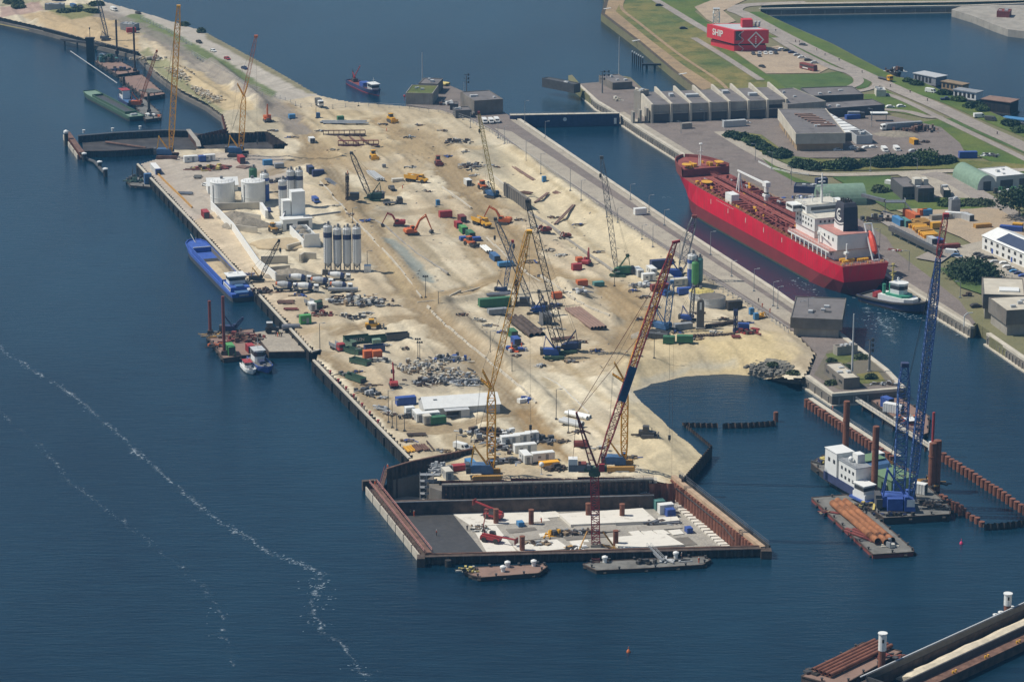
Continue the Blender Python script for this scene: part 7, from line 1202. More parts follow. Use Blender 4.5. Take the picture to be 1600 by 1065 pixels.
boat((398,563),(420,585),6.0,'blue hulled workboat with white cabin moored to the spud pontoon','blue','deckgrey','white','lgrey',(.1,.42),L=17,cab_h=4.0,extra=lambda t,L,h,hh:part(MB().c(L*.55,0,hh,2,1.8,1.2).bar((L*.5,1,hh),(L*.62,1,hh+3.4),.18),'deck_crane',M['dblue'],t))
boat((383,572),(397,588),4.0,'small white boat with red roof lying outside the blue workboat','white','lgrey','white','red',(.1,.5),L=11,hh=1.0,cab_h=1.8,mast=1.5,low='dsteel')
boat((549,130),(592,150),6.5,'red and white coaster like workboat anchored in the far water','dblue','brick','white','white',(.72,.9),hh=1.6,cab_h=3.4,mast=3,low='red',extra=lambda t,L,h,hh:(part(MB().c(L*.5,0,hh,5,4,2.2),'hatch',M['blue'],t),part(MB().bar((L*.12,0,hh),(L*.12,0,hh+2.5),.6,8).bar((L*.12,0,hh+2.5),(L*.3,.5,hh+9),.22).bar((L*.12,0,hh+2),(L*.05,0,hh+4.6),.3),'deck_crane',M['red'],t),part(MB().c(L*.12,0,hh,3,2.4,1.6).bar((L*.06,0,hh),(L*.06,0,hh+5.5),.25),'pump_house',M['dsteel'],t)))
def pontoon(px,zd,label,hullm,deckm,name='pontoon',cat='pontoon',rim=True,inset=.35):
 P_=[G(x,y,zd)for x,y in px];o=sum(P_,Vector())/len(P_);o.z=0;t=thing(name,label,cat,o);L=[(p.x-o.x,p.y-o.y)for p in P_];c=Vector((0,0))
 part(MB().prism(L,-1,zd-.02),'hull',M[hullm],t);ins=[tuple(Vector(p)*(1-inset/max(1,Vector(p).length)))for p in L];part(MB().prism(ins,zd-.02,zd+.03),'deck',M[deckm],t)
 r_=MB();n=len(L)
 for i in range(n):
  p,q=Vector(L[i]),Vector(L[(i+1)%n]);r_.bar((p.x,p.y,zd),(q.x,q.y,zd),.22);k=max(1,int((q-p).length/7))
  for j in range(k):m_=p.lerp(q,(j+.5)/k)*.965;part(MB().cyl(m_.x,m_.y,zd,zd+.7,.25,8).cyl(m_.x,m_.y,zd+.7,zd+.85,.4,8),'bollard',M['dsteel'],t);e=p.lerp(q,(j+.2)/k)*1.012;part(MB().bar((e.x-.45,e.y,zd-.9),(e.x+.45,e.y,zd-.9),.5,8),'tyre_fender',M['rubber'],t)
 part(r_,'rubbing_strake',M['drust'],t);return t,o
pontoon([(322,521),(395,514),(414,551),(349,560)],1.6,'rusty spud pontoon at the end of the landing stage','drust','deckbrown');D1=1.65
def spud(px,py,ptop,label,m='brick',r=.55,z=D1):p=G(px,py,z);h=U(px,ptop,p.y).z-z;t=thing('spud_pile',label,'spud pile',p);part(MB().cyl(0,0,-4,h,r,12).cyl(0,0,h,h+.3,r*1.1,12),'pile',M[m],t);part(MB().c(0,0,-.1,1.8,1.8,1.6),'guide',M['drust'],t)
spud(328.5,522,471,'left tall dark red spud of the landing stage pontoon');spud(350.5,554,464,'right tall dark red spud of the landing stage pontoon');spud(183,84,32,'left thin dark spud on the upper left work pontoons','drust',.5);spud(211,112,43,'right thin dark spud on the upper left work pontoons','drust',.5);spud(194,140,121,'short dark spud beside the small blue pusher','black',.6,1.5);spud(233,176,147,'short dark spud behind the orange pontoon crane','black',.6,1.5)
container(360,552,AX,'bgreen','green container standing on the spud pontoon',6,3.2,on=D1);container(391,549,R(-70),'red','red roofed white box on the spud pontoon',4,2.6,on=D1)
crane(362,519,(379,497),'folded dark blue crane on the spud pontoon','dblue','dblue',1.0,0,'dsteel',L=4.5,on=D1,bs=1.5,ropes=False)
def dc(px,py,z,*a,**k):o=clutter(px,py,*a,**k);o.location=G(px,py,z);return o
dc(382,530,D1,7,4,60,['drust','brick','rust'],'rust red beams heaped on the spud pontoon',61,hmax=1.8);dc(340,525,D1,5,3,30,['ocre','wood','deckgrey'],'timber and chains on the left of the spud pontoon',62,hmax=.7);dc(340,541,D1,3,2,16,['drust','orange','dsteel'],'rusty deck gear between the two spuds',63,hmax=1)
pontoon([(726,891),(740,886),(835,882),(850,880),(855,885),(842,895),(752,902),(738,899)],1.1,'small brown deck pontoon with white bollards before the dry dock','black','deckbrown');pontoon([(911,881),(932,891),(1000,888),(1098,882),(1110,874),(1101,869),(1010,873),(930,877)],1.0,'long grey deck pontoon with a gangway before the dry dock','black','deckgrey')
for x,y,l in((793,886,'white round bollard cap behind the brown pontoon, left'),(834,884,'white round bollard cap behind the brown pontoon, right'),(786,893,'small white drum on the brown pontoon edge'),(945,878,'white round bollard cap behind the grey pontoon, left'),(1056,871,'white round bollard cap behind the grey pontoon, right')):p=G(x,y,1);tag(MB().cyl(0,0,-2,1.2,.6,12).lathe(0,0,[(.85,1.2),(.85,1.7),(.3,2.0)],12).build('bollard',M['white'],None,p),l,'bollard')
dc(733,892,1.1,2.5,1.6,22,['black','offwhite','paleyel'],'anchor winch and tyres on the left end of the brown pontoon',64,hmax=1.4,size=.7);dc(1008,880,1.1,3,.8,12,['black','dsteel'],'dark drums in the middle of the grey pontoon',65,long=0,size=.7);dc(1050,876,1.1,4,.8,14,['lgrey','dsteel'],'pale beams on the grey pontoon by the gangway',66,hmax=.5)
t=thing('gangway','steel gangway from the dock wall down to the grey pontoon','gangway',G(1036,878,1.1));part(MB().bar((0,0,.3),(-3.6,8,1.6),.5),'deck',M['grey'],t);part(MB().rail([(.5,0,.5),(-3.1,8,1.8)],1.1,.06,1.2).rail([(-.6,0,.5),(-4.2,8,1.8)],1.1,.06,1.2),'railing',M['lgrey'],t)
person(1092,879,'hivis','worker in orange standing on the right end of the grey pontoon',1.1);person(1065,872,'navy','dark clothed person at the back of the grey pontoon',1.1)
pontoon([(1267,723),(1286,711),(1328,703),(1400,735),(1442,752),(1486,793),(1484,803),(1381,809),(1330,772)],2.0,'large crane pontoon carrying the blue piling crane and white quarters','black','deckgrey');DP=2.05
def quarters():
 t=thing('accommodation_block','white and blue three storey crew quarters on the crane pontoon','deckhouse',G(1360,772,DP),R(-66));part(MB().box(-.6,18.6,-.8,5.45,0,2.6),'base_deck',M['dblue'],t);part(MB().box(0,10,0,5.2,2.6,8.6).box(11,18,-.4,5.4,2.6,10),'block',M['white'],t)
 t.rotation_euler.z=R(180-66);w=MB()
 for k in range(4):
  for z_ in(3.6,6.2):w.c(1.6+k*2.2,5.22,z_,1.0,.06,1.0);
 for k in range(2):w.c(12.5+k*3,5.42,6.5,1.2,.06,1.2)
 part(w,'windows',M['glass'],t);part(MB().box(-.2,10.2,-.2,5.4,8.6,8.8),'roof',M['grey'],t);part(MB().box(10.8,18.2,-.6,5.6,10,10.15).ball((6,3.5,9.8),.8,8).box(4,7,-.1,2.4,8.8,11.4),'roof_units',M['white'],t);part(MB().rail([(0,5.2,8.8),(10,5.2,8.8)],1.1,.05,1.5),'railing',M['lgrey'],t)
quarters()
t=thing('wheelhouse','small white control cabin with dark windows on the crane pontoon','cabin',G(1350,779,DP),R(-60));part(MB().box(-3,3,-2,2,0,2.2).box(-2.4,2.4,-2,2,2.2,4.8),'walls',M['white'],t);part(MB().box(-2.2,2.46,-2.06,2.06,3.2,4.3),'windows',M['glass'],t);part(MB().box(-2.8,2.9,-2.3,2.3,4.8,5),'roof',M['white'],t);part(MB().box(-4,4,-2.6,2.6,-.05,.6),'base',M['blue'],t)
t=thing('deck_house','green roofed machinery house beside the tall blue crane','deckhouse',G(1386,754,DP),R(-60));part(MB().box(-8,8,-4.5,4.5,0,3.6),'walls',M['deckgreen'],t);part(MB().box(-8.2,8.2,-4.7,4.7,3.6,3.85),'roof',M['deckgreen'],t);part(MB().rail([(-8,4.5,3.85),(8,4.5,3.85),(8,-4.5,3.85)],1.1,.05,2),'railing',M['ocre'],t)
t=thing('engine_house','blue grey curved engine house beside the white quarters','deckhouse',G(1362,745,DP),R(-62));part(MB().side([(-5,0),(5,0),(5,3),(3.6,5),(1,6),(-3,6),(-5,5)],-4,4),'walls',M['cblue'],t);part(MB().box(-4,2,-3.6,3.6,6,6.15),'roof',M['deckgreen'],t)
container(1384,762,R(-62),'white','small white deck box between spud pile and blue crane',4.5,2.6,on=DP);container(1372,718,R(-62),'white','white roof box on top behind the quarters',3.5,2.6,on=DP)
crane(1412,793,(1466,404),'very tall dark blue piling crane with red tip on the crane pontoon','blue','mastblue',2.4,R(90),'black',jib=(1478,336),jibm='red',jw=1.6,L=0,on=DP,bs=1.5,framem='blue',hookm='red',chord=.17,segs=46)
def pile_leads():
 p=G(1425,788,DP);q=U(1463,412,p.y+1)-p;t=thing('piling_leader','long grey pile leader leaning beside the tall blue crane boom','piling leader',p);part(MB().lat((0,0,0),q,1.0,1.0,44,.13),'leader',M['steel'],t)
 m=thing('lattice_mast','shorter dark blue lattice mast standing left of the tall blue crane boom','mast',G(1404,780,DP));o=m.location;q=U(1414,570,o.y)-o;part(MB().lat((0,0,0),q,3.2,1.6,18,.2),'mast',M['mastblue'],m);part(MB().c(q.x,q.y,q.z-.5,2.2,2,1.2),'head',M['dblue'],m)
pile_leads()
t=thing('crane_cab','light blue crane cab and winch house on the crane pontoon','cab',G(1404,797,DP));part(MB().box(-3.5,1,-2,2,.4,4.2).side([(1.4,.5),(4.6,.5),(4.2,4.0),(2.4,5.0),(1.4,5.0)],-2.6,0),'winch_house',M['blue'],t);part(MB().box(2,4.3,-2.66,-2.6,2,4.2),'window',M['white'],t);part(MB().cyl(0,0,-.05,.5,3.4,20),'slew_ring',M['black'],t)
container(1437,770,R(-30),'white','white round topped cabin at the right side of the crane pontoon',4,3.2,on=DP)
dc(1355,790,DP,5,2,24,['dsteel','drust','paleyel'],'winches and ropes on the front deck of the crane pontoon',67,hmax=1);dc(1460,790,DP,4,3,30,['dsteel','black','drust'],'dark mooring gear on the right corner of the crane pontoon',68,hmax=1);dc(1448,756,DP,5,2.5,40,['ocre','drust','dsteel'],'rusty frame work on the back edge of the crane pontoon',69,hmax=1.6);dc(1284,722,DP,3,2,20,['dblue','paleyel','dsteel'],'anchor winch on the left corner of the crane pontoon',70,hmax=1.2);dc(1395,805,DP,6,.6,20,['dblue','black'],'row of blue drums along the front edge of the crane pontoon',71,long=0,size=.6)
pontoon([(1268,777),(1328,772),(1428,859),(1427,862),(1364,866)],1.2,'red edged deck barge loaded with three orange steel tubes','brick','deckgrey')
def tubes():
 z=1.25;A,B=G(1311,790,z),G(1382,850,z);d=Vector((B.x-A.x,B.y-A.y));a=math.atan2(d.y,d.x);c=(A+B)/2
 off=Vector((-d.y,d.x)).normalized()
 for k,l in enumerate(('left','middle','right')):
  f=(k-1)*2.1;p=(c.x+off.x*f+0,c.y+off.y*f);t=MB();L=d.length+(0,3,1)[k];r=1.0;NN=18;o_=[(math.cos(2*math.pi*q/NN),math.sin(2*math.pi*q/NN))for q in range(NN)]
  t.add([(x,co*rr,r+.15+s_*rr)for x in(-L/2,L/2)for rr in(r,r*.93)for co,s_ in o_],[ff for q in range(NN)for ff in((q,(q+1)%NN,2*NN+(q+1)%NN,2*NN+q),(NN+(q+1)%NN,NN+q,3*NN+q,3*NN+(q+1)%NN),(q,NN+q,NN+(q+1)%NN,(q+1)%NN),(2*NN+q,2*NN+(q+1)%NN,3*NN+(q+1)%NN,3*NN+q))])
  t.bar((-L*.3,-.6,.08),(-L*.3,.6,.08),.08);o2=t.build('steel_tube',M['orust'],None,(p[0],p[1],z),a);tag(o2,{'left':'rightmost','middle':'middle','right':'leftmost'}[l]+' of three big orange rusty tubes on the red edged barge','tube','orange tubes on the deck barge')
tubes()
dc(1303,800,1.25,5,1.6,16,['brick','drust','wood'],'brown deck plates left of the orange tubes',72,hmax=.3);dc(1390,853,1.25,2,1.2,12,['offwhite','dsteel','grey'],'white winch at the lower end of the orange tubes',73,hmax=1.6);beams(1352,838,R(-52),3,14,1.0,'brick','reddish brown deck beams along the near side of the tube barge',z=1.25,h=.3)
pontoon([(1362,626),(1392,612),(1452,650),(1450,676),(1436,682)],1.4,'deck barge with white and blue containers behind the pale jetty','dsteel','deckbrown');container(1386,636,R(-58),'blue','blue container on the deck barge by the inner lock head',4,3.4,on=1.45);container(1396,644,R(-32),'white','white container on the deck barge by the inner lock head',6.5,3.0,on=1.45);dc(1416,655,1.45,4,2,30,['offwhite','drust','orange'],'deck gear right of the white container',74,hmax=1.2)
boat((1414,662),(1440,682),4.5,'small red and blue boat moored at the pale jetty','dblue','deckgrey','red','white',(.2,.5),L=12,hh=1.0,cab_h=1.8,mast=2)
person(1301,641,'hivis','worker in orange on the pale walkway of the tube pile wall',2.6)
pontoon([(1252,1056),(1349,1003),(1409,1017),(1313,1072)],1.6,'brown pontoon loaded with dark red pipes at the bottom edge','drust','deckbrown')
pipes(1332,1031,ang((1295,1048),(1370,1012)),5,27,.55,'pilebrown','dark red pipes with blue ends on the bottom pontoon',2.4,z=1.65)
dc(1270,1050,1.65,3,1.5,14,['black','dsteel','rust'],'ropes and bitts on the left corner of the bottom pontoon',75,hmax=.6);dc(1385,1025,1.65,4,1.5,20,['rust','brick','dsteel'],'rusty bits right of the red pipes on the bottom pontoon',76,hmax=.6)
def sand_barge():
 A,a,L0=heading((1352,1063),(1600,950),3.0);L=130;t=thing('hopper_barge','long dark hopper barge filled with pale sand at the bottom right','barge',(A.x,A.y,0),a);B=9.8
 part(MB().box(-2,L,-B-3.2,-B+1,-1,2.6).box(-2,L,-.6,.6,-1,2.9).box(-2,0,-B,-.6,-1,2.9),'hull',M['drust'],t);part(MB().box(-2,L,-B-3.3,-B+.4,2.6,2.66),'side_deck',M['rust'],t)
 part(MB().box(0,L,-.5,-.1,2.9,4.6).box(0,L,-B+.4,-B+.9,2.66,4.4).box(0,.4,-B+.9,-.5,2.0,4.2),'coaming',M['dsteel'],t);part(MB().box(-2,L,-.12,.25,4.55,4.75),'coaming_rail',M['lgrey'],t)
 rg=[]
 for k in range(44):
  x=12+k*2.7;h=1.6+1.2*noise.noise(Vector((k*.35,0,0)))*.6+min(1,k/3)*.9;rg.append([(x,-.6,.4),(x,-2.4,h*.72),(x,-4.8+noise.noise(Vector((k*.5,3,0)))*.8,h+.4),(x,-7.2,h*.95+.2),(x,-B+.9,h*.85),(x,-B+.9,-.3),(x,-.6,-.3)])
 part(MB().loft(rg),'sand_cargo',pal('pale_sand','#cfc3aa',.95,bump=.3,scale=.5),t);b=MB()
 for k in range(8):b.cyl(6+k*14,-B-2.6,2.66,3.3,.3,8).cyl(7.2+k*14,-B-2.6,2.66,3.3,.3,8);b.c(10+k*14,.35,2.9,.5,.4,.6)
 part(b,'bollards',M['yellow'],t);part(MB().bar((-1.5,-3,2.9),(-1.5,-9,2.9),.4,8).c(-1,-10,2.6,1.4,1.4,1.2),'bow_gear',M['paleyel'],t)
sand_barge()
def hopper():
 A,a,L=heading((214,189),(140,150));t=thing('hopper_barge','green decked hopper barge beside the small blue pusher, upper left','barge',A,a);L=max(45,L);B=8
 hull(t,[(0,3,3.6,4,2.0,-.5),(3,3.9,4,4,2,0),(L-8,3.9,4,4,2,0),(L-2,2.8,3.4,3.8,2.3,.3),(L,1.6,2.4,3.2,2.4,.6)],.8,'black','dgreen','pgreen',bulwark=.4);part(MB().box(8,L-12,2.6,2.9,2,3.2).box(8,L-12,-2.9,-2.6,2,3.2).box(8,8.3,-2.6,2.6,2,3.2).box(L-12.3,L-12,-2.6,2.6,2,3.2),'coaming',M['dgreen'],t);part(MB().box(8.3,L-12.3,-2.6,2.6,2.02,2.3),'cargo',M['dsteel'],t);part(MB().rail([(1,3.5,2.4),(1,-3.5,2.4)],1,.06,1.5).c(4,0,2,2,3,.8),'stern_gear',M['lgrey'],t)
hopper()
boat((208,166),(170,142),6,'small pusher boat with white wheelhouse beside the green hopper barge','dblue','cblue','white','red',(.55,.85),L=20,cab_h=4.2,mast=2)
pontoon([(208,160),(222,152),(250,176),(252,184),(228,187),(222,182)],1.5,'dark pontoon of the orange crane at the upper left','black','deckgrey');crane(216,166,(245,80),'faded red lattice crane with orange body on the upper left pontoon','orange','orange',1.3,0,'dsteel',L=5,on=1.5,bs=1.4);dc(237,181,1.5,4,1.6,26,['orange','dsteel','white'],'orange winches on the front of the dark crane pontoon',77,hmax=1.2)
pontoon([(186,121),(222,117),(258,147),(226,152)],2.0,'rust red decked pontoon behind the orange crane','black','deckbrown');pontoon([(148,96),(176,90),(218,112),(184,117)],1.8,'work pontoon with green machinery at the upper left','black','deckbrown');beams(236,143,R(-50),5,10,1.0,'deckgrey','grey hatch plates on the front of the rust red pontoon',z=2.05,h=.3)
dc(170,96,1.85,7,3,50,['dgreen','dsteel','teal'],'dark green machinery on the upper left work pontoon',78,hmax=3);dc(186,110,1.85,5,2,26,['dblue','dsteel'],'dark blue engines on the upper left work pontoon',79,hmax=1.6);container(160,92,R(-50),'white','small white cabin on the upper left work pontoon',4,2.6,on=1.85)
t=thing('jetty','dark timber jetty along the dike at the upper left','jetty',G(95,62,3.2));q=G(214,76,3.2)-G(95,62,3.2);part(MB().bar((0,0,0),q,.8),'deck',M['dsteel'],t)
for k in range(6):c=q*((k+.3)/6);part(MB().cyl(c.x,c.y,-5,.6,.5,8),'pile',M['black'],t)
t=thing('guide_frame','black mooring frame standing left of the upper left work pontoon','frame',G(142,97,0));part(MB().box(-2,2,-1,1,-1,12).box(-2.4,2.4,-1.4,1.4,12,12.8),'frame',M['black'],t);part(MB().cyl(0,0,12.8,17,.15,6).c(0,0,17,.6,.6,1),'beacon',M['dgrey'],t)
P_=[G(110,80,1.0),G(145,104,1.0),G(183,130,1.0)];o=P_[0];tag(MB().bar((0,0,0),P_[1]-o,.22).bar(P_[1]-o,P_[2]-o,.22).build('floating_boom',M['lgrey'],None,o),'thin pale floating boom beside the upper left work pontoon','boom')
P_=[G(-20,36,3),G(0,38,3),G(45,47,3)];o=P_[0];tag(MB().bar((0,0,0),P_[1]-o,.18).bar(P_[1]-o,P_[2]-o,.18).build('floating_boom',M['paleyel'],None,o),'thin yellowish boom in front of the wall in the upper left corner','boom')
pontoon([(197,282),(204,290),(244,293),(246,286),(238,278),(215,277)],1.0,'small work pontoon moored at the upper left quay','dsteel','deckgrey');dc(210,284,1.05,3,1.6,34,['dsteel','pgreen','grey'],'greenish dredging gear on the small work pontoon',80,hmax=2.4);container(231,287,PX,'cblue','blue wheelhouse box on the small work pontoon',3,4.5,on=1.05);t=thing('mast','thin dark mast at the left end of the small work pontoon','mast',G(206,284,1.0));part(MB().bar((0,0,0),(.6,0,6),.18,6).bar((0,0,2),(3,0,4),.12),'mast',M['dsteel'],t)
for px,l in(([(249,304),(254,303),(263,311),(257,313)],'upper brown floating raft beside the quay'),([(258,313),(265,312),(276,325),(269,327)],'lower brown floating raft beside the quay')):pontoon(px,.5,l,'drust','deckbrown','raft','raft')
def buoy(x,y,m,l):p=G(x,y,0);t=thing('buoy',l,'buoy',p);t.scale=(.6,)*3;part(MB().lathe(0,0,[(.5,-.6),(.9,0),(.8,.6),(.3,1.3)],12),'float',M[m],t);part(MB().cyl(0,0,1.2,2.2,.1,6).ball((0,0,2.3),.22,6),'top_mark',M[m],t)
M['pink']=pal('pink_buoy_paint','#d92a6a',.5);buoy(982,1018,'orange','small orange buoy alone at the bottom of the picture');buoy(1502,849,'pink','small pink buoy right of the tube barge')
# ================================================================== LOCK HEADS, RIGHT BANK
def block(c0,c1,depth,h,m,roofm,label,name='building',cat='building',z=LZ,base=None,over=.4,parapet=.35,wins=None,doors=None,units=3,hb=None):
 """flat roofed building from the ground line of its viewer side; walls in two bands when base is given"""
 A,B=G(*c0,z),G(*c1,z);d=B-A;L=d.length;a=math.atan2(d.y,d.x);t=thing(name,label,cat,A,a);D=depth;hb=hb or h*.5
 if base:part(MB().box(0,L,0,D,-.3,hb),'lower_wall',M[base],t);part(MB().box(-over,L+over,-over,D+over,hb,h),'upper_wall',M[m],t)
 else:part(MB().box(0,L,0,D,-.3,h),'walls',M[m],t)
 o=over if base else 0;e=.3
 part(MB().box(-o+e,L+o-e,-o+e,D+o-e,h,h+.06),'roof',M[roofm],t);part(MB().box(-o,L+o,-o,-o+e,h,h+parapet).box(-o,L+o,D+o-e,D+o,h,h+parapet).box(-o,-o+e,-o+e,D+o-e,h,h+parapet).box(L+o-e,L+o,-o+e,D+o-e,h,h+parapet),'parapet',M[m],t)
 if wins:
  for n_,zz,hh,ww,side in wins:
   for k in range(n_):
    b=MB();x=L*(k+.5)/n_
    if side=='f':b.box(x-ww/2,x+ww/2,-o*(zz>hb)-.06,-o*(zz>hb)-.003,zz,zz+hh)
    else:y=D*(k+.5)/n_;b.box(-.06-o*(zz>hb),-.003-o*(zz>hb),y-ww/2,y+ww/2,zz,zz+hh)
    part(b,'window',M['glass'],t)
 for x,w_,hh in doors or[]:part(MB().box(x-w_/2,x+w_/2,-.08,-.004,0,hh),'door',M['dgrey'],t)
 r=random.Random(int(c0[0]))
 for k in range(units):x,y=r.uniform(.15,.85)*L,r.uniform(.2,.8)*D;part(MB().c(x,y,h+.06,r.uniform(.8,2),r.uniform(.8,1.8),r.uniform(.4,1.0)),'roof_unit',M['lgrey'],t)
 return t,L,D
t,L,D=block((634,163),(676,164),20,5.2,'conc','dconc','concrete machine house with mossy roof on the outer left lock head','lock_building');part(MB().box(.5,L-.5,.5,D-.5,5.27,5.32),'moss_roof',GR['wild'],t)
block((654,146),(684,147),14,4.6,'dconc','roof','low dark concrete house at the very tip of the outer left lock head','lock_building');block((741,180),(786,177),22,6.5,'dconc','roof','dark gate house beside the outer lock gate, left bank','lock_building');block((712,185),(737,184),8,3.4,'dgrey','roof','small dark shed before the gate house on the left bank','shed','shed');block((703,172),(716,172),5,2.6,'dgrey','roof','small dark hut behind the shed on the left bank','hut','hut')
for x,y,l in((757,192,'left of three white vans by the gate house'),(767,192,'middle of three white vans by the gate house'),(776,191,'right of three vans by the gate house')):car(x,y,R(-80),'white',l,'van','van',LZ)
pipes(688,132,R(-40),3,10,.6,'paleyel','yellowish tubes stacked at the edge of the outer left head',z=LZ);clutter(697,163,4,2,18,['white','rust','dsteel'],'winch and white drum on the outer left lock head',90,hmax=2);p=G(660,145);tag(MB().cyl(0,0,0,2.2,.1,6).ball((0,0,2.5),.6,6).build('signal_ball',M['red'],None,G(632,158)),'red signal ball at the corner of the outer left lock head','signal')
def pole(px,py,pt,label,r=.25,m='lgrey',z=None,name='flag_pole',cat='pole',arms=0):
 p=G(px,py)if z is None else G(px,py,z);h=U(px,pt,p.y).z-p.z;t=thing(name,label,cat,p);part(MB().cyl(0,0,0,h,r,8,r*.5),'shaft',M[m],t);part(MB().c(0,0,0,1.4,1.4,.5),'foot',M['conc'],t)
 if arms:b=MB();[b.bar((-1.2,0,h-k*1.8),(1.2,0,h-k*1.8),.15).c(1.0,0,h-k*1.8-.5,.7,.5,1.1)for k in range(arms)];part(b,'signal_heads',M['dsteel'],t)
pole(660,134,82,'tall thin mast on the outer left lock head',.3);pole(729,154,117,'grey signal mast on the outer left lock head',.4,'steel',arms=3);pole(725,155,128,'thin lamp mast beside the signal mast on the left head',.14);pole(967,121,58,'tall thin mast on the outer right lock head',.3);pole(941,147,112,'grey signal mast on the outer right lock head',.4,'steel',arms=3);pole(948,133,112,'tripod frame mast behind the signal mast, right head',.3,'lgrey',arms=2);pole(1331,592,490,'tall tapered pole on the low house of the inner left head',.42,'lgrey');pole(1358,580,531,'grey signal mast at the tip of the inner left head',.5,'steel',arms=3)
def gate():
 A,B=G(797,180,6),G(968,177,6);o=Vector((A.x,A.y,0));d=Vector((B.x-A.x,B.y-A.y));L=d.length;t=thing('lock_gate','dark rolling lock gate with pale walkway and a white disc','lock gate',o,math.atan2(d.y,d.x));part(MB().box(0,L,0,3,-3,5.8),'leaf',M['dblue'],t);b=MB();[b.box(k*L/16,k*L/16+.25,-.2,-.005,-2,5.6)for k in range(1,16)];part(b,'ribs',M['dblue'],t)
 part(MB().box(0,L,-.3,3,5.8,6.0),'walkway',M['lconc'],t);part(MB().rail([(0,0,6.0),(L,0,6.0)],1.1,.06,3),'railing',M['lgrey'],t);part(MB().bar((L*.5,-.3,3.6),(L*.5,-.22,3.6),.9,16),'white_disc',M['white'],t);part(MB().box(L-2.6,L-1.4,-.3,-.21,1,3.8),'draft_board',M['white'],t)
gate()
t,L,D=block((1240,524),(1310,527),26,6.5,'dconc','roof','dark flat roofed gate house on the inner left lock head','lock_building',base='conc',over=1.2,hb=3);[part(MB().box(x,x+2.4,8,10,6.57,6.7),'roof_hatch',M['black'],t)for x in(4.5,10)]
block((1318,608),(1343,606),18,3.4,'dconc','lconc','low concrete house below the tall pole on the inner left head','lock_building',wins=[(3,1.4,.9,3,'l')])
flat_pile(1217,577,10,3.2,'rock','quarry stone slope beside the beach','rock heap',7,z=.8,ax=2.2,a=R(-40));clutter(1226,578,12,8,320,['rock'],'loose quarry stones covering the rock slope',91,long=0,hmax=1.2,size=.9,a=R(-35));bush(1240,585,2.5,1.2,'green tuft of weeds on the rock slope, lower right','grey_foliage');bush(1208,571,2,1,'green tuft of weeds on the rock slope, upper left','grey_foliage')
for x,y,r in((1345,560,3),(1320,575,2.6),(1360,590,2.4),(1300,565,2.2),(1298,600,2.5)):bush(x,y,r,1.3,'low grey green weeds on the inner left lock head','grey_foliage',group='weeds on the inner left lock head')
clutter(1385,600,5,1.5,20,['dsteel','drust','lgrey'],'winch gear at the tip of the inner left head',92,hmax=.9);block((1308,556),(1340,552),3,2.8,'conc','dconc','concrete wing wall pair in the plot of the inner left head','wing_wall','wall')
block((897,145),(907,143),22,3.8,'dsteel','dgrey','dark floating pier block at the tip of the outer right lock head','pier_block','pier');block((957,142),(988,140),20,3.6,'dconc','roof','low dark house at the foot of the right mast','lock_building');clutter(962,158,4,2,12,['lconc','offwhite','conc'],'pale rounded concrete pieces on the outer right head',93,hmax=2);block((990,178),(1000,180),6,11,'conc','lconc','tall concrete tower at the right end of the lock gate','tower','tower')
def hall():
 A,B=G(1018,193),G(1228,184);d=B-A;L=d.length;t=thing('machine_hall','long dark concrete machine hall with seven raised roof fins','hall',A,math.atan2(d.y,d.x));n=7;D=30;H=8.6;s=L/n
 part(MB().box(0,L,0,D,-.3,H),'walls',M['conc'],t);part(MB().box(.4,L-.4,.4,D-.4,H,H+.1),'roof',M['roof'],t)
 for k in range(n+1):part(MB().add([(k*s-.5,-1.2,-.2),(k*s+.5,-1.2,-.2),(k*s+.5,-1.2,H+.6),(k*s-.5,-1.2,H+.6),(k*s-.5,D+.5,-.2),(k*s+.5,D+.5,-.2),(k*s+.5,D+.5,H+2.4),(k*s-.5,D+.5,H+2.4)],[(0,1,2,3),(7,6,5,4),(3,2,6,7),(1,5,6,2),(4,0,3,7)]),'roof_fin',M['lconc'],t)
 for k in range(n):part(MB().box(k*s+1,k*s+s-1,-.1,-.005,0,4.2 if k<6 else 6.5),'hall_door',M['glass'],t);part(MB().box(k*s+.6,k*s+s-.6,-.5,-.11,4.4,4.9),'canopy',M['conc'],t)
 for x,y,w_ in((s*2.5,15,6),(s*4.4,20,3),(s*5.6,12,4),(s*1.5,18,2)):part(MB().c(x,y,H+.1,w_,3,1.3),'roof_unit',M['lgrey'],t)
 for k in range(3):x=-2-k*3.2;part(MB().c(x,2,-.3,1,4,7.5-k*.8),'pillar',M['conc'],t)
hall()
block((1230,188),(1290,183),34,7.2,'conc','roof','dark extension block right of the machine hall','building');block((1268,166),(1349,163),20,4.6,'dgrey','roof','long low dark store beyond the machine hall','building');block((1285,186),(1382,179),14,4.4,'dgrey','roof','long low grey shed with pale canopy in the yard','building',doors=[(6,9,3.4)])
t,L,D=block((1245,237),(1317,236),52,8,'lconc','roof','large flat workshop with concrete upper band and buff brick below','workshop','workshop',base='brickw',over=.8,hb=3.6,units=3);
for k in range(8):part(MB().box(L*.55-k*.9,L*.95-k*.9,14+k*3.6,15.6+k*3.6,8.07,8.7),'skylight',M['deckbrown'],t)
b=MB();[b.box(-.06,-.005,8+k*7,9.4+k*7,.1,2.5)for k in range(5)];part(b,'side_doors',M['dgrey'],t)
t,L,D=block((1319,222),(1352,220),44,3.6,'dgrey','roof','lean-to with white ribbed roof beside the large workshop','annex','annex');[part(MB().box(.6,L-.6,2+k*6,6.8+k*6,3.68,4.0),'roof_panel',M['white'],t)for k in range(7)]
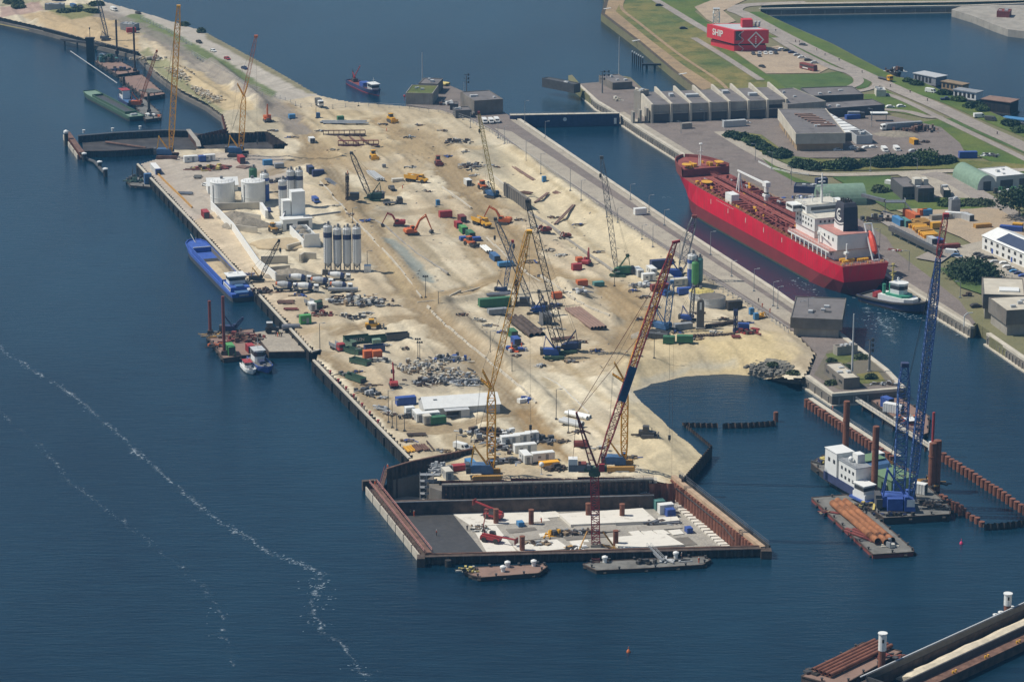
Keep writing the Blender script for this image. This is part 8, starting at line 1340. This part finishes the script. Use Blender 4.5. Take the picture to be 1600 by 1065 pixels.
block((1338,227),(1363,226),12,4,'lgrey','dgrey','small grey shed in front of the white ribbed roof','shed','shed');container(1147,199,PX,'lgrey','long white container by the machine hall',11,3.4);container(1072,202,PX,'conc','grey box before the machine hall',5,3);truck(1338,186,0,'dgrey','grey','dark grey lorry under the pale canopy','box',8,LZ)
t=thing('loading_canopy','pale flat canopy on posts in the yard','canopy',G(1373,190));part(MB().box(-4,4,-2,2,4,4.3),'roof',M['white'],t);part(MB().c(-3.4,0,0,.3,.3,4).c(3.4,0,0,.3,.3,4),'posts',M['grey'],t)
container(1332,187,PX,'blue','blue skip beside the pale canopy',7,2.4);truck(1408,203,PX+math.pi,'white','grey','long blue grey tank lorry standing in the yard','box',20,LZ);container(1428,226,AX,'yellow','bright yellow container alone in the yard',5,2.8);container(1512,247,R(5),'blue','bright blue container at the lower edge of the yard',8,3.0);clutter(1430,205,10,5,90,['drust','rust','deckbrown','dsteel'],'rust brown scrap heap in the yard behind the lorry',94,hmax=2.4);flat_pile(1400,211,8,1.6,'gravel','low rubble heap before the blue grey tank lorry','rubble heap',9,z=LZ,ax=1.8);clutter(1442,224,4,1.5,14,['drust','dsteel'],'dark beams right of the yellow container',95);clutter(1545,244,4,3,26,['grey','white','dsteel'],'mixed pallets right of the blue containers',96)
W_=[(1309,236,'white','white car against the workshop wall','car'),(1334,233,'white','white car left of the dark pickup in the yard','car'),(1344,238,'black','black pickup between white cars in the yard','pickup'),(1354,233,'white','white car right of the black pickup in the yard','car'),(1364,232,'white','white car beside the small grey shed','car'),(1427,238,'lgrey','grey car below the yellow container','car'),(1166,194,'white','white car at the machine hall door','car')]
for x,y,m,l,k in W_:car(x,y,R(20),m,l,'car' if k=='car' else 'pickup',k,LZ)
for x,y,l in((1382,237,'left one of two white delivery vans in the yard'),(1401,236,'right one of two white delivery vans in the yard')):car(x,y,R(-80),'white',l,'van','van',LZ)
def ship_house():
 A,B=G(1147,81),G(1197,80);d=B-A;L=d.length;H=11.2;D=19;t=thing('exhibition_building','tall bright red exhibition building with white lettering and a white diamond','building',A,math.atan2(d.y,d.x));sk=-9.0
 M['exred']=pal('exhibition_red','#d01a30',.5,var=.06)
 P_=[(0,0),(L,0),(L+sk,D),(sk,D)];part(MB().prism(P_,-.3,3.2),'lower_walls',M['exred'],t);e=1.0;part(MB().prism([(-.3,-e),(L+1,-e),(L+sk+1,D+e),(sk-2,D+e)],4.2,H),'upper_walls',M['exred'],t);part(MB().prism([(.5,.5),(L-.5,.5),(L+sk-.5,D-.5),(sk+.5,D-.5)],3.2,4.2),'recess',M['black'],t)
 part(MB().prism([(1,1),(L-1,1),(L+sk,D-1),(sk+.6,D-1)],H,H+.1),'roof',M['lgrey'],t);part(MB().box(L-8+sk*.4,L-2.5+sk*.4,D*.35,D*.62,H+.1,H+4.2),'roof_box',M['exred'],t);b=MB();[b.cyl(L-6+k*1.9,9,H+.1,H+2.2,.5,10).ball((L-6+k*1.9,9,H+2.4),.7,6)for k in range(3)];part(b,'vents',M['lgrey'],t)
 c=(L*.66,-e-.06,6.2);q=MB();ri,ro=3.5,4.4;vs=[]
 for k in range(4):
  an=k*math.pi/2
  for r in(ri,ro):vs.append((c[0]+r*math.cos(an),c[1],c[2]+r*math.sin(an)))
 q.add(vs,[(2*k,2*k+1,2*((k+1)%4)+1,2*((k+1)%4))for k in range(4)]);
 for k in range(4):q.add([(c[0]-.35,c[1],c[2]+2-k*1.2),(c[0]+.35,c[1],c[2]+2-k*1.2),(c[0]+.35,c[1],c[2]+1.3-k*1.2),(c[0]-.35,c[1],c[2]+1.3-k*1.2)],[(0,1,2,3)])
 part(q,'diamond_sign',M['white'],t);wv=MB();pr=None
 for k in range(15):
  z_=.3+k*(H-.4)/14;x=L*.2+1.3*math.sin(k*1.0)
  if pr:wv.bar((pr[0],-e-.1,pr[1]),(x,-e-.1,z_),.22)
  pr=(x,z_)
 part(wv,'wavy_strip',M['lgrey'],t);part(MB().box(.4,L*.2,-e-.05,-e-.005,6,H-.4),'corner_window',M['glass'],t)
 x=Vector((.3+(sk-2)+.0,D+2*e,0));x=Vector((-(sk-2+.3),-(D+2*e),0)).normalized();o=Vector((-.3,-e,7.8)).lerp(Vector((sk-2,D+e,7.8)),.6);nn=x.cross(Vector((0,0,1)));lettering('SHIP',4.6,M['white'],t,o+nn*.1,x*1.9,depth=.06)
 s=thing('lookout_frame','white lattice lookout frame behind the red building','frame',G(1119,40));part(MB().lat((0,0,0),(0,0,9),3.4,2.2,4,.22),'frame',M['white'],s);part(MB().c(0,0,9,3.6,3.6,.4),'platform',M['lgrey'],s)
ship_house()
_c=['dgrey','white','black','white','dblue','lgrey','black']
for k,(x,y,m,l)in enumerate([(1177,86,'dgrey','dark car at the left end of the row before the red building'),(1186,89,'dsteel','grey green car in front of the row before the red building'),(1187,85,'lgrey','silver car second in the row before the red building'),(1196,85,'white','white car third in the row before the red building'),(1204,85,'white','white car fourth in the row before the red building'),(1212,85,'black','black car at the right end of the row before the red building')]):car(x,y,R(-85),m,l,z=LZ)
car(1191,106,R(-60),'black','black car alone on the gravel car park',z=LZ)
for x,y,m,l in[(1222,79,'white','white car first in the slanting row of the gravel car park'),(1230,81,'black','black car second in the slanting row of the gravel car park'),(1238,84,'dblue','dark blue car third in the slanting row of the gravel car park'),(1246,88,'lgrey','silver car fourth in the slanting row of the gravel car park'),(1253,92,'white','white car fifth in the slanting row of the gravel car park'),(1263,96,'black','black car sixth in the slanting row of the gravel car park'),(1273,100,'lgrey','pale car last in the slanting row of the gravel car park')]:car(x,y,R(5),m,l,z=LZ)
t=thing('coach','dark red coach parked on the gravel car park','coach',G(1263,110),R(-55));part(MB().side([(-5.5,.5),(5.5,.5),(5.6,1.6),(5.2,3.3),(-5.5,3.3)],-1.25,1.25),'body',M['brick'],t);part(MB().box(-5,5.2,-1.28,1.28,1.8,2.7),'windows',M['glass'],t);[part(q,n_,M[m_],t)for n_,q,m_ in wh((3.5,-3.2),1.0,.5)];part(MB().box(-3,1,-1.3,-1.285,1.0,1.5),'white_stripe',M['white'],t)
truck(1383,126,R(-60),'yellow','dgrey','bright yellow lorry with dark load on the basin road','flat',10,LZ);car(1255,72,R(-35),'dgrey','dark car on the basin road above the car park',z=LZ);car(1391,169,R(10),'white','white car left of two on the access road',z=LZ);car(1408,168,R(10),'white','white car right of two on the access road',z=LZ);car(1030,10,0,'black','black car driving on the dike road',z=LZ);car(1068,46,0,'black','black car on the dike grass',z=LZ);car(1454,145,R(-40),'white','white camper van below the houseboats','van','van',LZ);car(1530,184,R(10),'white','white van on the basin road','van','van',LZ);car(1548,189,R(-30),'dgrey','dark van on the verge beside the white van','van','van',LZ);car(1478,157,R(0),'dblue','blue trailer by the basin verge','pickup','pickup',LZ)
block((1369,152),(1384,152),8,3.2,'offwhite','lgrey','small white kiosk beside the basin road','kiosk','kiosk')
for x,y,l in((1212,50,'cyclist on the upper basin road'),(1243,67,'left walker on the basin road near the car park'),(1249,68,'right walker on the basin road near the car park'),(1276,80,'walker on the basin road beyond the coach'),(1289,88,'single walker by the grass island'),(1311,96,'dark figure at the road sign'),(1347,115,'cyclist approaching the yellow lorry'),(1391,137,'cyclist below the yellow lorry'),(1422,146,'cyclist on the basin road near the camper'),(1449,159,'cyclist on the lower basin road'),(1558,211,'cyclist near the right edge')):person(x,y,'navy',l,LZ,1.9)
def houseboat(px,py,L,B,h,m,roofm,label,a,z=.6):
 t=thing('houseboat',label,'houseboat',G(px,py,0),a);part(MB().box(-L/2,L/2,-B/2,B/2,-1,z),'hull',M['dsteel'],t);part(MB().box(-L/2+.6,L/2-.6,-B/2+.5,B/2-.5,z,h),'cabin',M[m],t);part(MB().box(-L/2+.1,L/2-.1,-B/2+.1,B/2-.1,h,h+.35),'roof',M[roofm],t);w=MB();[w.box(-L/2+1.4+k*2.4,-L/2+2.8+k*2.4,-B/2+.44,-B/2+.495,1.4,h-.6)for k in range(int((L-2)/2.4))];[w.box(-L/2+.54,-L/2+.595,-B/2+1+k*2,-B/2+2.2+k*2,1.4,h-.6)for k in range(int(B/2-1))];part(w,'windows',M['glass'],t)
houseboat(1453,131,16,9,4.6,'grey','lgrey','large grey houseboat, leftmost of the row along the basin',R(-50));houseboat(1492,142,14,6,4,'brickw','wood','buff roofed houseboat in the middle',R(-45));houseboat(1512,155,14,7,4.2,'white','grey','white houseboat with grey roof',R(-40));houseboat(1562,175,16,10,6,'black','deckbrown','black houseboat with brown roof near the right edge',R(-35));houseboat(1592,192,16,5,1.8,'white','lblue','white and blue motor yacht at the right edge',R(-35))
clutter(1400,112,5,2,30,['rust','black','white'],'small moored boats and tarpaulins left of the houseboats',97,hmax=2.2);boat((1393,116),(1408,122),3.5,'dark covered boat at the bank left of the houseboats','black','dsteel','black','brick',(.2,.7),L=9,mast=.6,cab_h=1)
for x,y,m,r,h in((1432,133,'dark_foliage',4,2.6),(1476,148,'dark_foliage',4,2.5),(1498,158,'foliage',4,2.6),(1522,168,'dark_foliage',5,3),(1535,173,'foliage',4,2.8),(1580,196,'dark_foliage',5,3),(1596,206,'foliage',5,3),(1420,128,'foliage',3,2)):bush(x,y,r,h,'dark green bush on the bank between basin road and houseboats',m,group='bushes beside the houseboats')
block((1557,27),(1577,28),9,3,'brick','brick','small red roofed hut on the far pier','hut','hut')
H1=[(1145,212),(1158,216),(1170,220),(1182,226),(1194,232),(1205,238),(1216,244),(1224,240)]
for k,(x,y)in enumerate(H1):bush(x,y+3,5,3.2,'dark bush in the slanting hedge beside the large workshop',('dark_foliage','foliage')[k%3==2],group='slanting hedge by the workshop')
H2=[(1290,262,5,4),(1304,264,6,5),(1318,263,7,6),(1333,262,7,5.5),(1350,260,5,4),(1364,258,5,4),(1380,259,8,7),(1398,257,6,5),(1414,258,6,6),(1432,257,7,7),(1450,256,8,8),(1478,255,6,4.5)]
for k,(x,y,r,h)in enumerate(H2):bush(x,y,r*.9,h*.75,'dark green bush in the row between yard and bank road',('dark_foliage','foliage','dark_foliage')[k%3],group='bush row above the bank road')
bush(1255,263,7,4,'solitary dark bush below the workshop hedge','dark_foliage');bush(1512,436,12,8.5,'large round dark bush at the upper quay corner','dark_foliage',n=700);bush(1592,338,12,13,'big dark green tree beside the yard road','dark_foliage',cat='tree',name='tree',trunk=True,n=620);bush(1640,350,12,12,'big dark tree cut by the right edge','dark_foliage',cat='tree',name='tree',trunk=True,n=500);bush(1487,322,6,2.6,'low scrub behind the dark brick house','foliage');bush(1380,300,5,2.6,'grey green scrub left of the dark brick house','grey_foliage');bush(1528,322,7,2.4,'low scrub near the yard road bend','grey_foliage')
def quonset(c0,c1,depth,h,label,m):
 A,B=G(*c0),G(*c1);d=B-A;L=d.length;t=thing('arched_shed',label,'shed',A,math.atan2(d.y,d.x));n=16;rg=[]
 for y in(0,depth):rg.append([(L/2-L/2*math.cos(math.pi*k/n),y,h*math.sin(math.pi*k/n)**.8)for k in range(n+1)])
 part(MB().loft(rg,False),'arched_roof',M[m],t);part(MB().add(rg[0],[tuple(range(n+1))[::-1]]),'end_wall',M['lgrey'],t);part(MB().add(rg[1],[tuple(range(n+1))]),'end_wall',M['lgrey'],t);part(MB().box(L*.3,L*.7,-.06,-.004,0,h*.6),'door',M['dgrey'],t)
t=thing('arched_shed','pale green arched shed behind the tanker bridge','shed',G(1283,322),R(8));n=16;rg=[[(x,6-7*math.cos(math.pi*k/n),7.6*math.sin(math.pi*k/n))for k in range(n+1)]for x in(0,19)];part(MB().loft(rg,False),'arched_roof',M['pgreen'],t);part(MB().add(rg[0],[tuple(range(n+1))]),'end_wall',M['pgreen'],t);part(MB().add(rg[1],[tuple(range(n+1))[::-1]]),'end_wall',M['pgreen'],t);part(MB().box(-.06,-.004,3,9,0,5),'door',M['dgrey'],t)
quonset((1527,299),(1557,297),26,6.6,'green arched workshop hall at the right edge','pgreen');t,L,D=block((1556,297),(1600,293),16,5.5,'lgrey','white','grey workshop with white roof strips beside the green arched hall','workshop','workshop',doors=[(5,6,4),(14,6,4)]);clutter(1578,302,7,2.5,40,['green','white','dsteel'],'green and white equipment before the grey workshop',98,hmax=2.4,long=.2)
block((1410,314),(1436,313),18,5.6,'dgrey','roof','dark brick house with two roof boxes in the grass','house','house',units=0,wins=[(4,1.4,1.4,1.2,'f')]);t,L,D=block((1434,318),(1459,317),13,6,'dgrey','roof','dark square house in front, with pale rooftop box','house','house',wins=[(3,1.0,3.6,1.6,'f')]);part(MB().c(2,9,6.06,3,4,2.6).c(5.4,9,6.06,2,4,2.4),'roof_box',M['offwhite'],t);block((1474,311),(1485,311),10,3.4,'dgrey','lconc','small dark garage with pale roof','garage','garage');container(1397,290,R(-40),'white','white boat trailer in the grass by the dark house',8,2);block((1486,336),(1500,335),3,6,'grey','lgrey','small grey gate frame near the scrub','hut','hut')
block((1240,303),(1285,305),7,3,'dblue','dgrey','low dark blue shelter on the quay behind the tanker','shelter','shelter');container(1283,291,R(20),'dblue','dark blue van body beside the arched shed',5,3.6);clutter(1248,312,8,2,30,['blue','dsteel','lgrey'],'blue tarpaulins and rails along the quay behind the tanker',99,hmax=1.8,long=.3)
C_(1494,342,R(-15),'white','white container with blue base in the sand yard',9,2.8,on=LZ);C_(1511,345,R(-60),'lgrey','grey container right of the white one in the sand yard',6,3,on=LZ);C_(1462,357,PX,'yellow','yellow box in the middle of the sand yard',4,2.6,on=LZ);C_(1535,357,PX,'ocre','ochre timber box in the sand yard',7,2,on=LZ);C_(1448,338,PX,'lblue','light blue container at the left of the sand yard',4,3,on=LZ);C_(1442,338,PX,'orange','faded orange container at the left of the sand yard',4,3,on=LZ);C_(1424,343,AX,'orange','long orange container with yellow green roof on the quay yard',12,3.4,on=LZ);C_(1404,352,AX,'lblue','light blue container left in the quay row',8,3.2,on=LZ);C_(1414,354,AX,'teal','teal container in the quay row',7,3.2,on=LZ);C_(1456,382,AX,'lgrey','grey container at the lower end of the quay row',5,3,on=LZ);C_(1467,383,AX,'blue','blue container at the lower end of the quay row',5,2.8,on=LZ);C_(1470,344,PX,'conc','grey concrete box in the sand yard',9,2.4,on=LZ);C_(1590,360,R(-20),'yellow','yellow box near the white office building',4,3,on=LZ);C_(1482,389,PX,'brick','rust red trailer behind the red crane tip',9,2,on=LZ);C_(1580,362,R(-20),'blue','blue container near the white office building',9,2.4,on=LZ)
for k,(x,y)in enumerate(((1430,356),(1437,360),(1443,366),(1450,371),(1438,352))):beams(x,y,PX,4,6,1.2,('ocre','cranegold')[k%2],('first','second','third','fourth','rear')[k]+' yellow timber frame stack in the quay yard row',z=LZ,h=2.0)
t=thing('pipe_bridge','long dark conveyor bridge on legs along the quay','bridge',G(1391,366));q=G(1468,404)-G(1391,366);part(MB().bar((0,0,2.6),q+Vector((0,0,2.6)),1.3),'deck',M['dgrey'],t);part(MB().rail([(0,0,3.4),q+Vector((0,0,3.4))],1.0,.06,3),'railing',M['grey'],t)
for k in range(6):c=q*((k+.3)/6);part(MB().c(c.x,c.y,-.2,.8,.8,2.4),'leg',M['grey'],t)
t=thing('stair_tower','grey steel stair platform behind the tanker stern','stairs',G(1398,338));part(MB().box(-4,4,-2,2,6,6.3).bar((-4,0,0),(-4,0,6),.2).bar((4,0,0),(4,0,6),.2).bar((4,-2,6),(9,-8,0),.3).bar((-4,2,6),(-12,12,6),.9),'frame',M['steel'],t);part(MB().rail([(-4,-2,6.3),(4,-2,6.3),(4,2,6.3)],1.1,.07,2),'railing',M['lgrey'],t);clutter(1375,345,7,4,40,['dsteel','grey','drust'],'grey machinery behind the tanker stern',100,hmax=2.6)
A_=G(1534,391);B_=G(1600,420);d=B_-A_;L=d.length*1.3;t=thing('office_building','long white office with solar panels on its gable roof','office',A_,math.atan2(d.y,d.x));D=14;part(MB().box(0,L,0,D,-.3,6).add([(0,0,6),(0,D,6),(0,D/2,8.4),(L,0,6),(L,D,6),(L,D/2,8.4)],[(0,1,2),(5,4,3)]),'walls',M['white'],t);b=MB()
for y0,y1 in((-.4,D/2),(D+.4,D/2)):b.add([(-.3,y0,5.95),(L,y0,5.95),(L,y1,8.5),(-.3,y1,8.5)],[(0,1,2,3)])
part(b,'roof',M['white'],t);f=lambda y:5.95+(y+.4)/(D/2+.4)*2.55+.05
for k in range(2):x0=9+k*22;part(MB().add([(x0,.6,f(.6)),(x0+20,.6,f(.6)),(x0+20,6.2,f(6.2)),(x0,6.2,f(6.2))],[(0,1,2,3)]),'solar_panels',M['solar'],t)
for k in range(10):
 for z_ in(1.2,3.8):part(MB().box(2+k*4.2,3.6+k*4.2,-.06,-.004,z_,z_+1.3),'window',M['glass'],t)
for k in range(3):part(MB().box(7+k*14,8.2+k*14,-.08,-.065,.2,2.4),'blue_door',M['blue'],t)
R1=[(1529,400,'black'),(1534,403,'black'),(1541,405,'dgrey'),(1549,406,'black'),(1556,412,'lgrey'),(1570,414,'white'),(1575,420,'white'),(1582,424,'dgrey'),(1586,427,'lblue'),(1593,430,'dblue'),(1600,434,'blue')]
N1=('first','second','third','fourth','fifth','sixth','seventh','eighth','ninth','tenth','eleventh')
for k,(x,y,m)in enumerate(R1):car(x,y,R(0),m,{'black':'black','dgrey':'dark grey','lgrey':'silver','white':'white','lblue':'light blue','dblue':'dark blue','blue':'blue'}[m]+' car, '+N1[k]+' in the row under the white office',z=LZ)
R2=[(1543,425,'white'),(1550,430,'dsteel'),(1556,434,'lgrey'),(1566,438,'grey'),(1573,443,'dsteel'),(1580,447,'lgrey'),(1588,452,'dgrey'),(1596,457,'white')]
for k,(x,y,m)in enumerate(R2):car(x,y,R(0),m,{'white':'white','dsteel':'anthracite','lgrey':'silver','grey':'grey','dgrey':'dark grey'}[m]+' car, '+N1[k]+' in the lower row of the office car park',z=LZ)
car(1488,398,R(-20),'white','white van left of the large round bush','van','van',LZ);car(1495,402,R(-20),'cblue','blue grey car left of the large round bush',z=LZ);car(1525,480,R(15),'black','black car alone on the lock quay by the gate house',z=LZ)
t,L,D=block((1538,498),(1596,500),22,9,'dconc','lconc','concrete gate house on the inner right lock head','lock_building',units=0,base='conc',hb=4,over=.8);part(MB().box(5,12,4,9,9.08,9.6),'roof_light',M['white'],t);block((1573,524),(1640,520),16,9,'dconc','lconc','second concrete gate house at the right edge of the inner lock head','lock_building',base='conc',hb=4,over=.8)
t=thing('signal_gantry','white curved signal arm on the inner right lock wall','signal',G(1506,510));part(MB().cyl(0,0,0,4,.2,8).bar((0,0,4),(1.2,0,5),.18).bar((1.2,0,5),(3,0,5.1),.18),'arm',M['white'],t)
clutter(1560,500,2,1,8,['yellow','dsteel'],'yellow hydraulic box beside the gate house',101,hmax=1.6);clutter(1516,462,2,1,8,['drust','dsteel'],'two dark bollards on the lock quay near the bush',102,long=0);clutter(1397,392,3,1,10,['white','brick'],'white ropes lying on the quay behind the tanker',103,hmax=.5)
for x,y,yt in((1134,214,188),(1180,252,225),(1206,268,238),(1236,290,260),(1302,330,300),(1374,392,358),(1420,424,392),(1500,465,440),(1360,268,248),(1433,268,248),(1100,190,172),(1064,210,190),(1580,460,430),(1362,200,170)):lamp(x,y,yt,'slim lamp post on the right lock bank','lamp posts on the right lock bank',R(180),LZ)
t=thing('guard_rail','long white guard rail curving below the slanting hedge','guard rail',G(1185,255));P_=[G(*q)for q in((1185,255),(1205,265),(1235,272),(1263,275))];part(MB().rail([q-P_[0]for q in P_],1.0,.16,3),'rail',M['white'],t)
t=thing('jetty','black timber landing stage with white tipped piles below the dike','jetty',G(1053,101,2.2));q=G(1003,101,2.2)-G(1053,101,2.2);part(MB().bar((0,0,0),q,.7),'deck',M['dsteel'],t)
for k in range(4):c=q*((k+.4)/4);part(MB().cyl(c.x,c.y,-4,0,.6,8),'pile',M['black'],t)
for k in range(6):p=G(988+k*3.2,98+k*1.8,0)-t.location;part(MB().cyl(p.x,p.y,-4,3.2,.35,8),'mooring_pile',M['black'],t);part(MB().cyl(p.x,p.y,3.2,3.9,.38,8),'pile_cap',M['white'],t)
for x,y in((949,14),(994,64),(1067,116)):p=G(x,y);tag(MB().ob(0,0,.1,5,1.1,.2,R(40)).ob(0,0,-.2,4,.6,.3,R(40)).build('shore_sign',M['white'],None,p),'white slab laid on the stone shore of the dike','slab','white slabs on the dike shore')
for x,y,m,l,k in((115,12,'cblue','dark blue van on the spit road','van'),(126,12,'dsteel','dark car beside the blue van on the spit','car'),(178,17,'white','white van on the spit road','van'),(216,22,'black','dark car on the spit road right of the white van','car'),(311,67,'black','first black car on the dike road','car'),(333,81,'white','white car on the dike road','car'),(355,93,'red','red car on the dike road','car'),(382,108,'dblue','blue car on the dike road','car')):car(x,y,R(-55),m,l,'van' if k=='van' else 'car',k)
truck(499,166,R(-70),'white','dgrey','dark box lorry on the road above the sand fill','box',7);container(205,51,PX,'red','small red cabin on the spit by the grey crane',5,2.6);block((188,46),(210,48),5,3,'grey','lgrey','grey hut wall beside the red cabin on the spit','hut','hut');for_=[(120,18,5),(100,20,4),(142,20,5),(150,8,5),(30,12,5),(20,6,6),(288,41,3),(316,51,3)]
for x,y,r in for_:bush(x,y,r,2.4,'green shrub on the spit at the upper left','grey_foliage',group='shrubs on the spit')
block((70,16),(100,16),4,3,'grey','lgrey','long low grey wall on the spit','wall','wall');container(92,2,PX,'dblue','dark blue container at the very top left',8,2.8);clutter(232,93,9,3,60,['lconc','sandpile','conc'],'pale rubble heap at the foot of the spit slope',104,long=0,hmax=1.4);clutter(322,146,22,5,240,['sandpile','lconc'],'lower long bank of pale rubble along the haul track',105,long=0,hmax=1.2,size=.8,a=ang((265,100),(340,165)));clutter(282,115,18,5,200,['sandpile','lconc'],'upper long bank of pale rubble along the haul track',106,long=0,hmax=1.2,size=.8,a=ang((265,100),(340,165)))
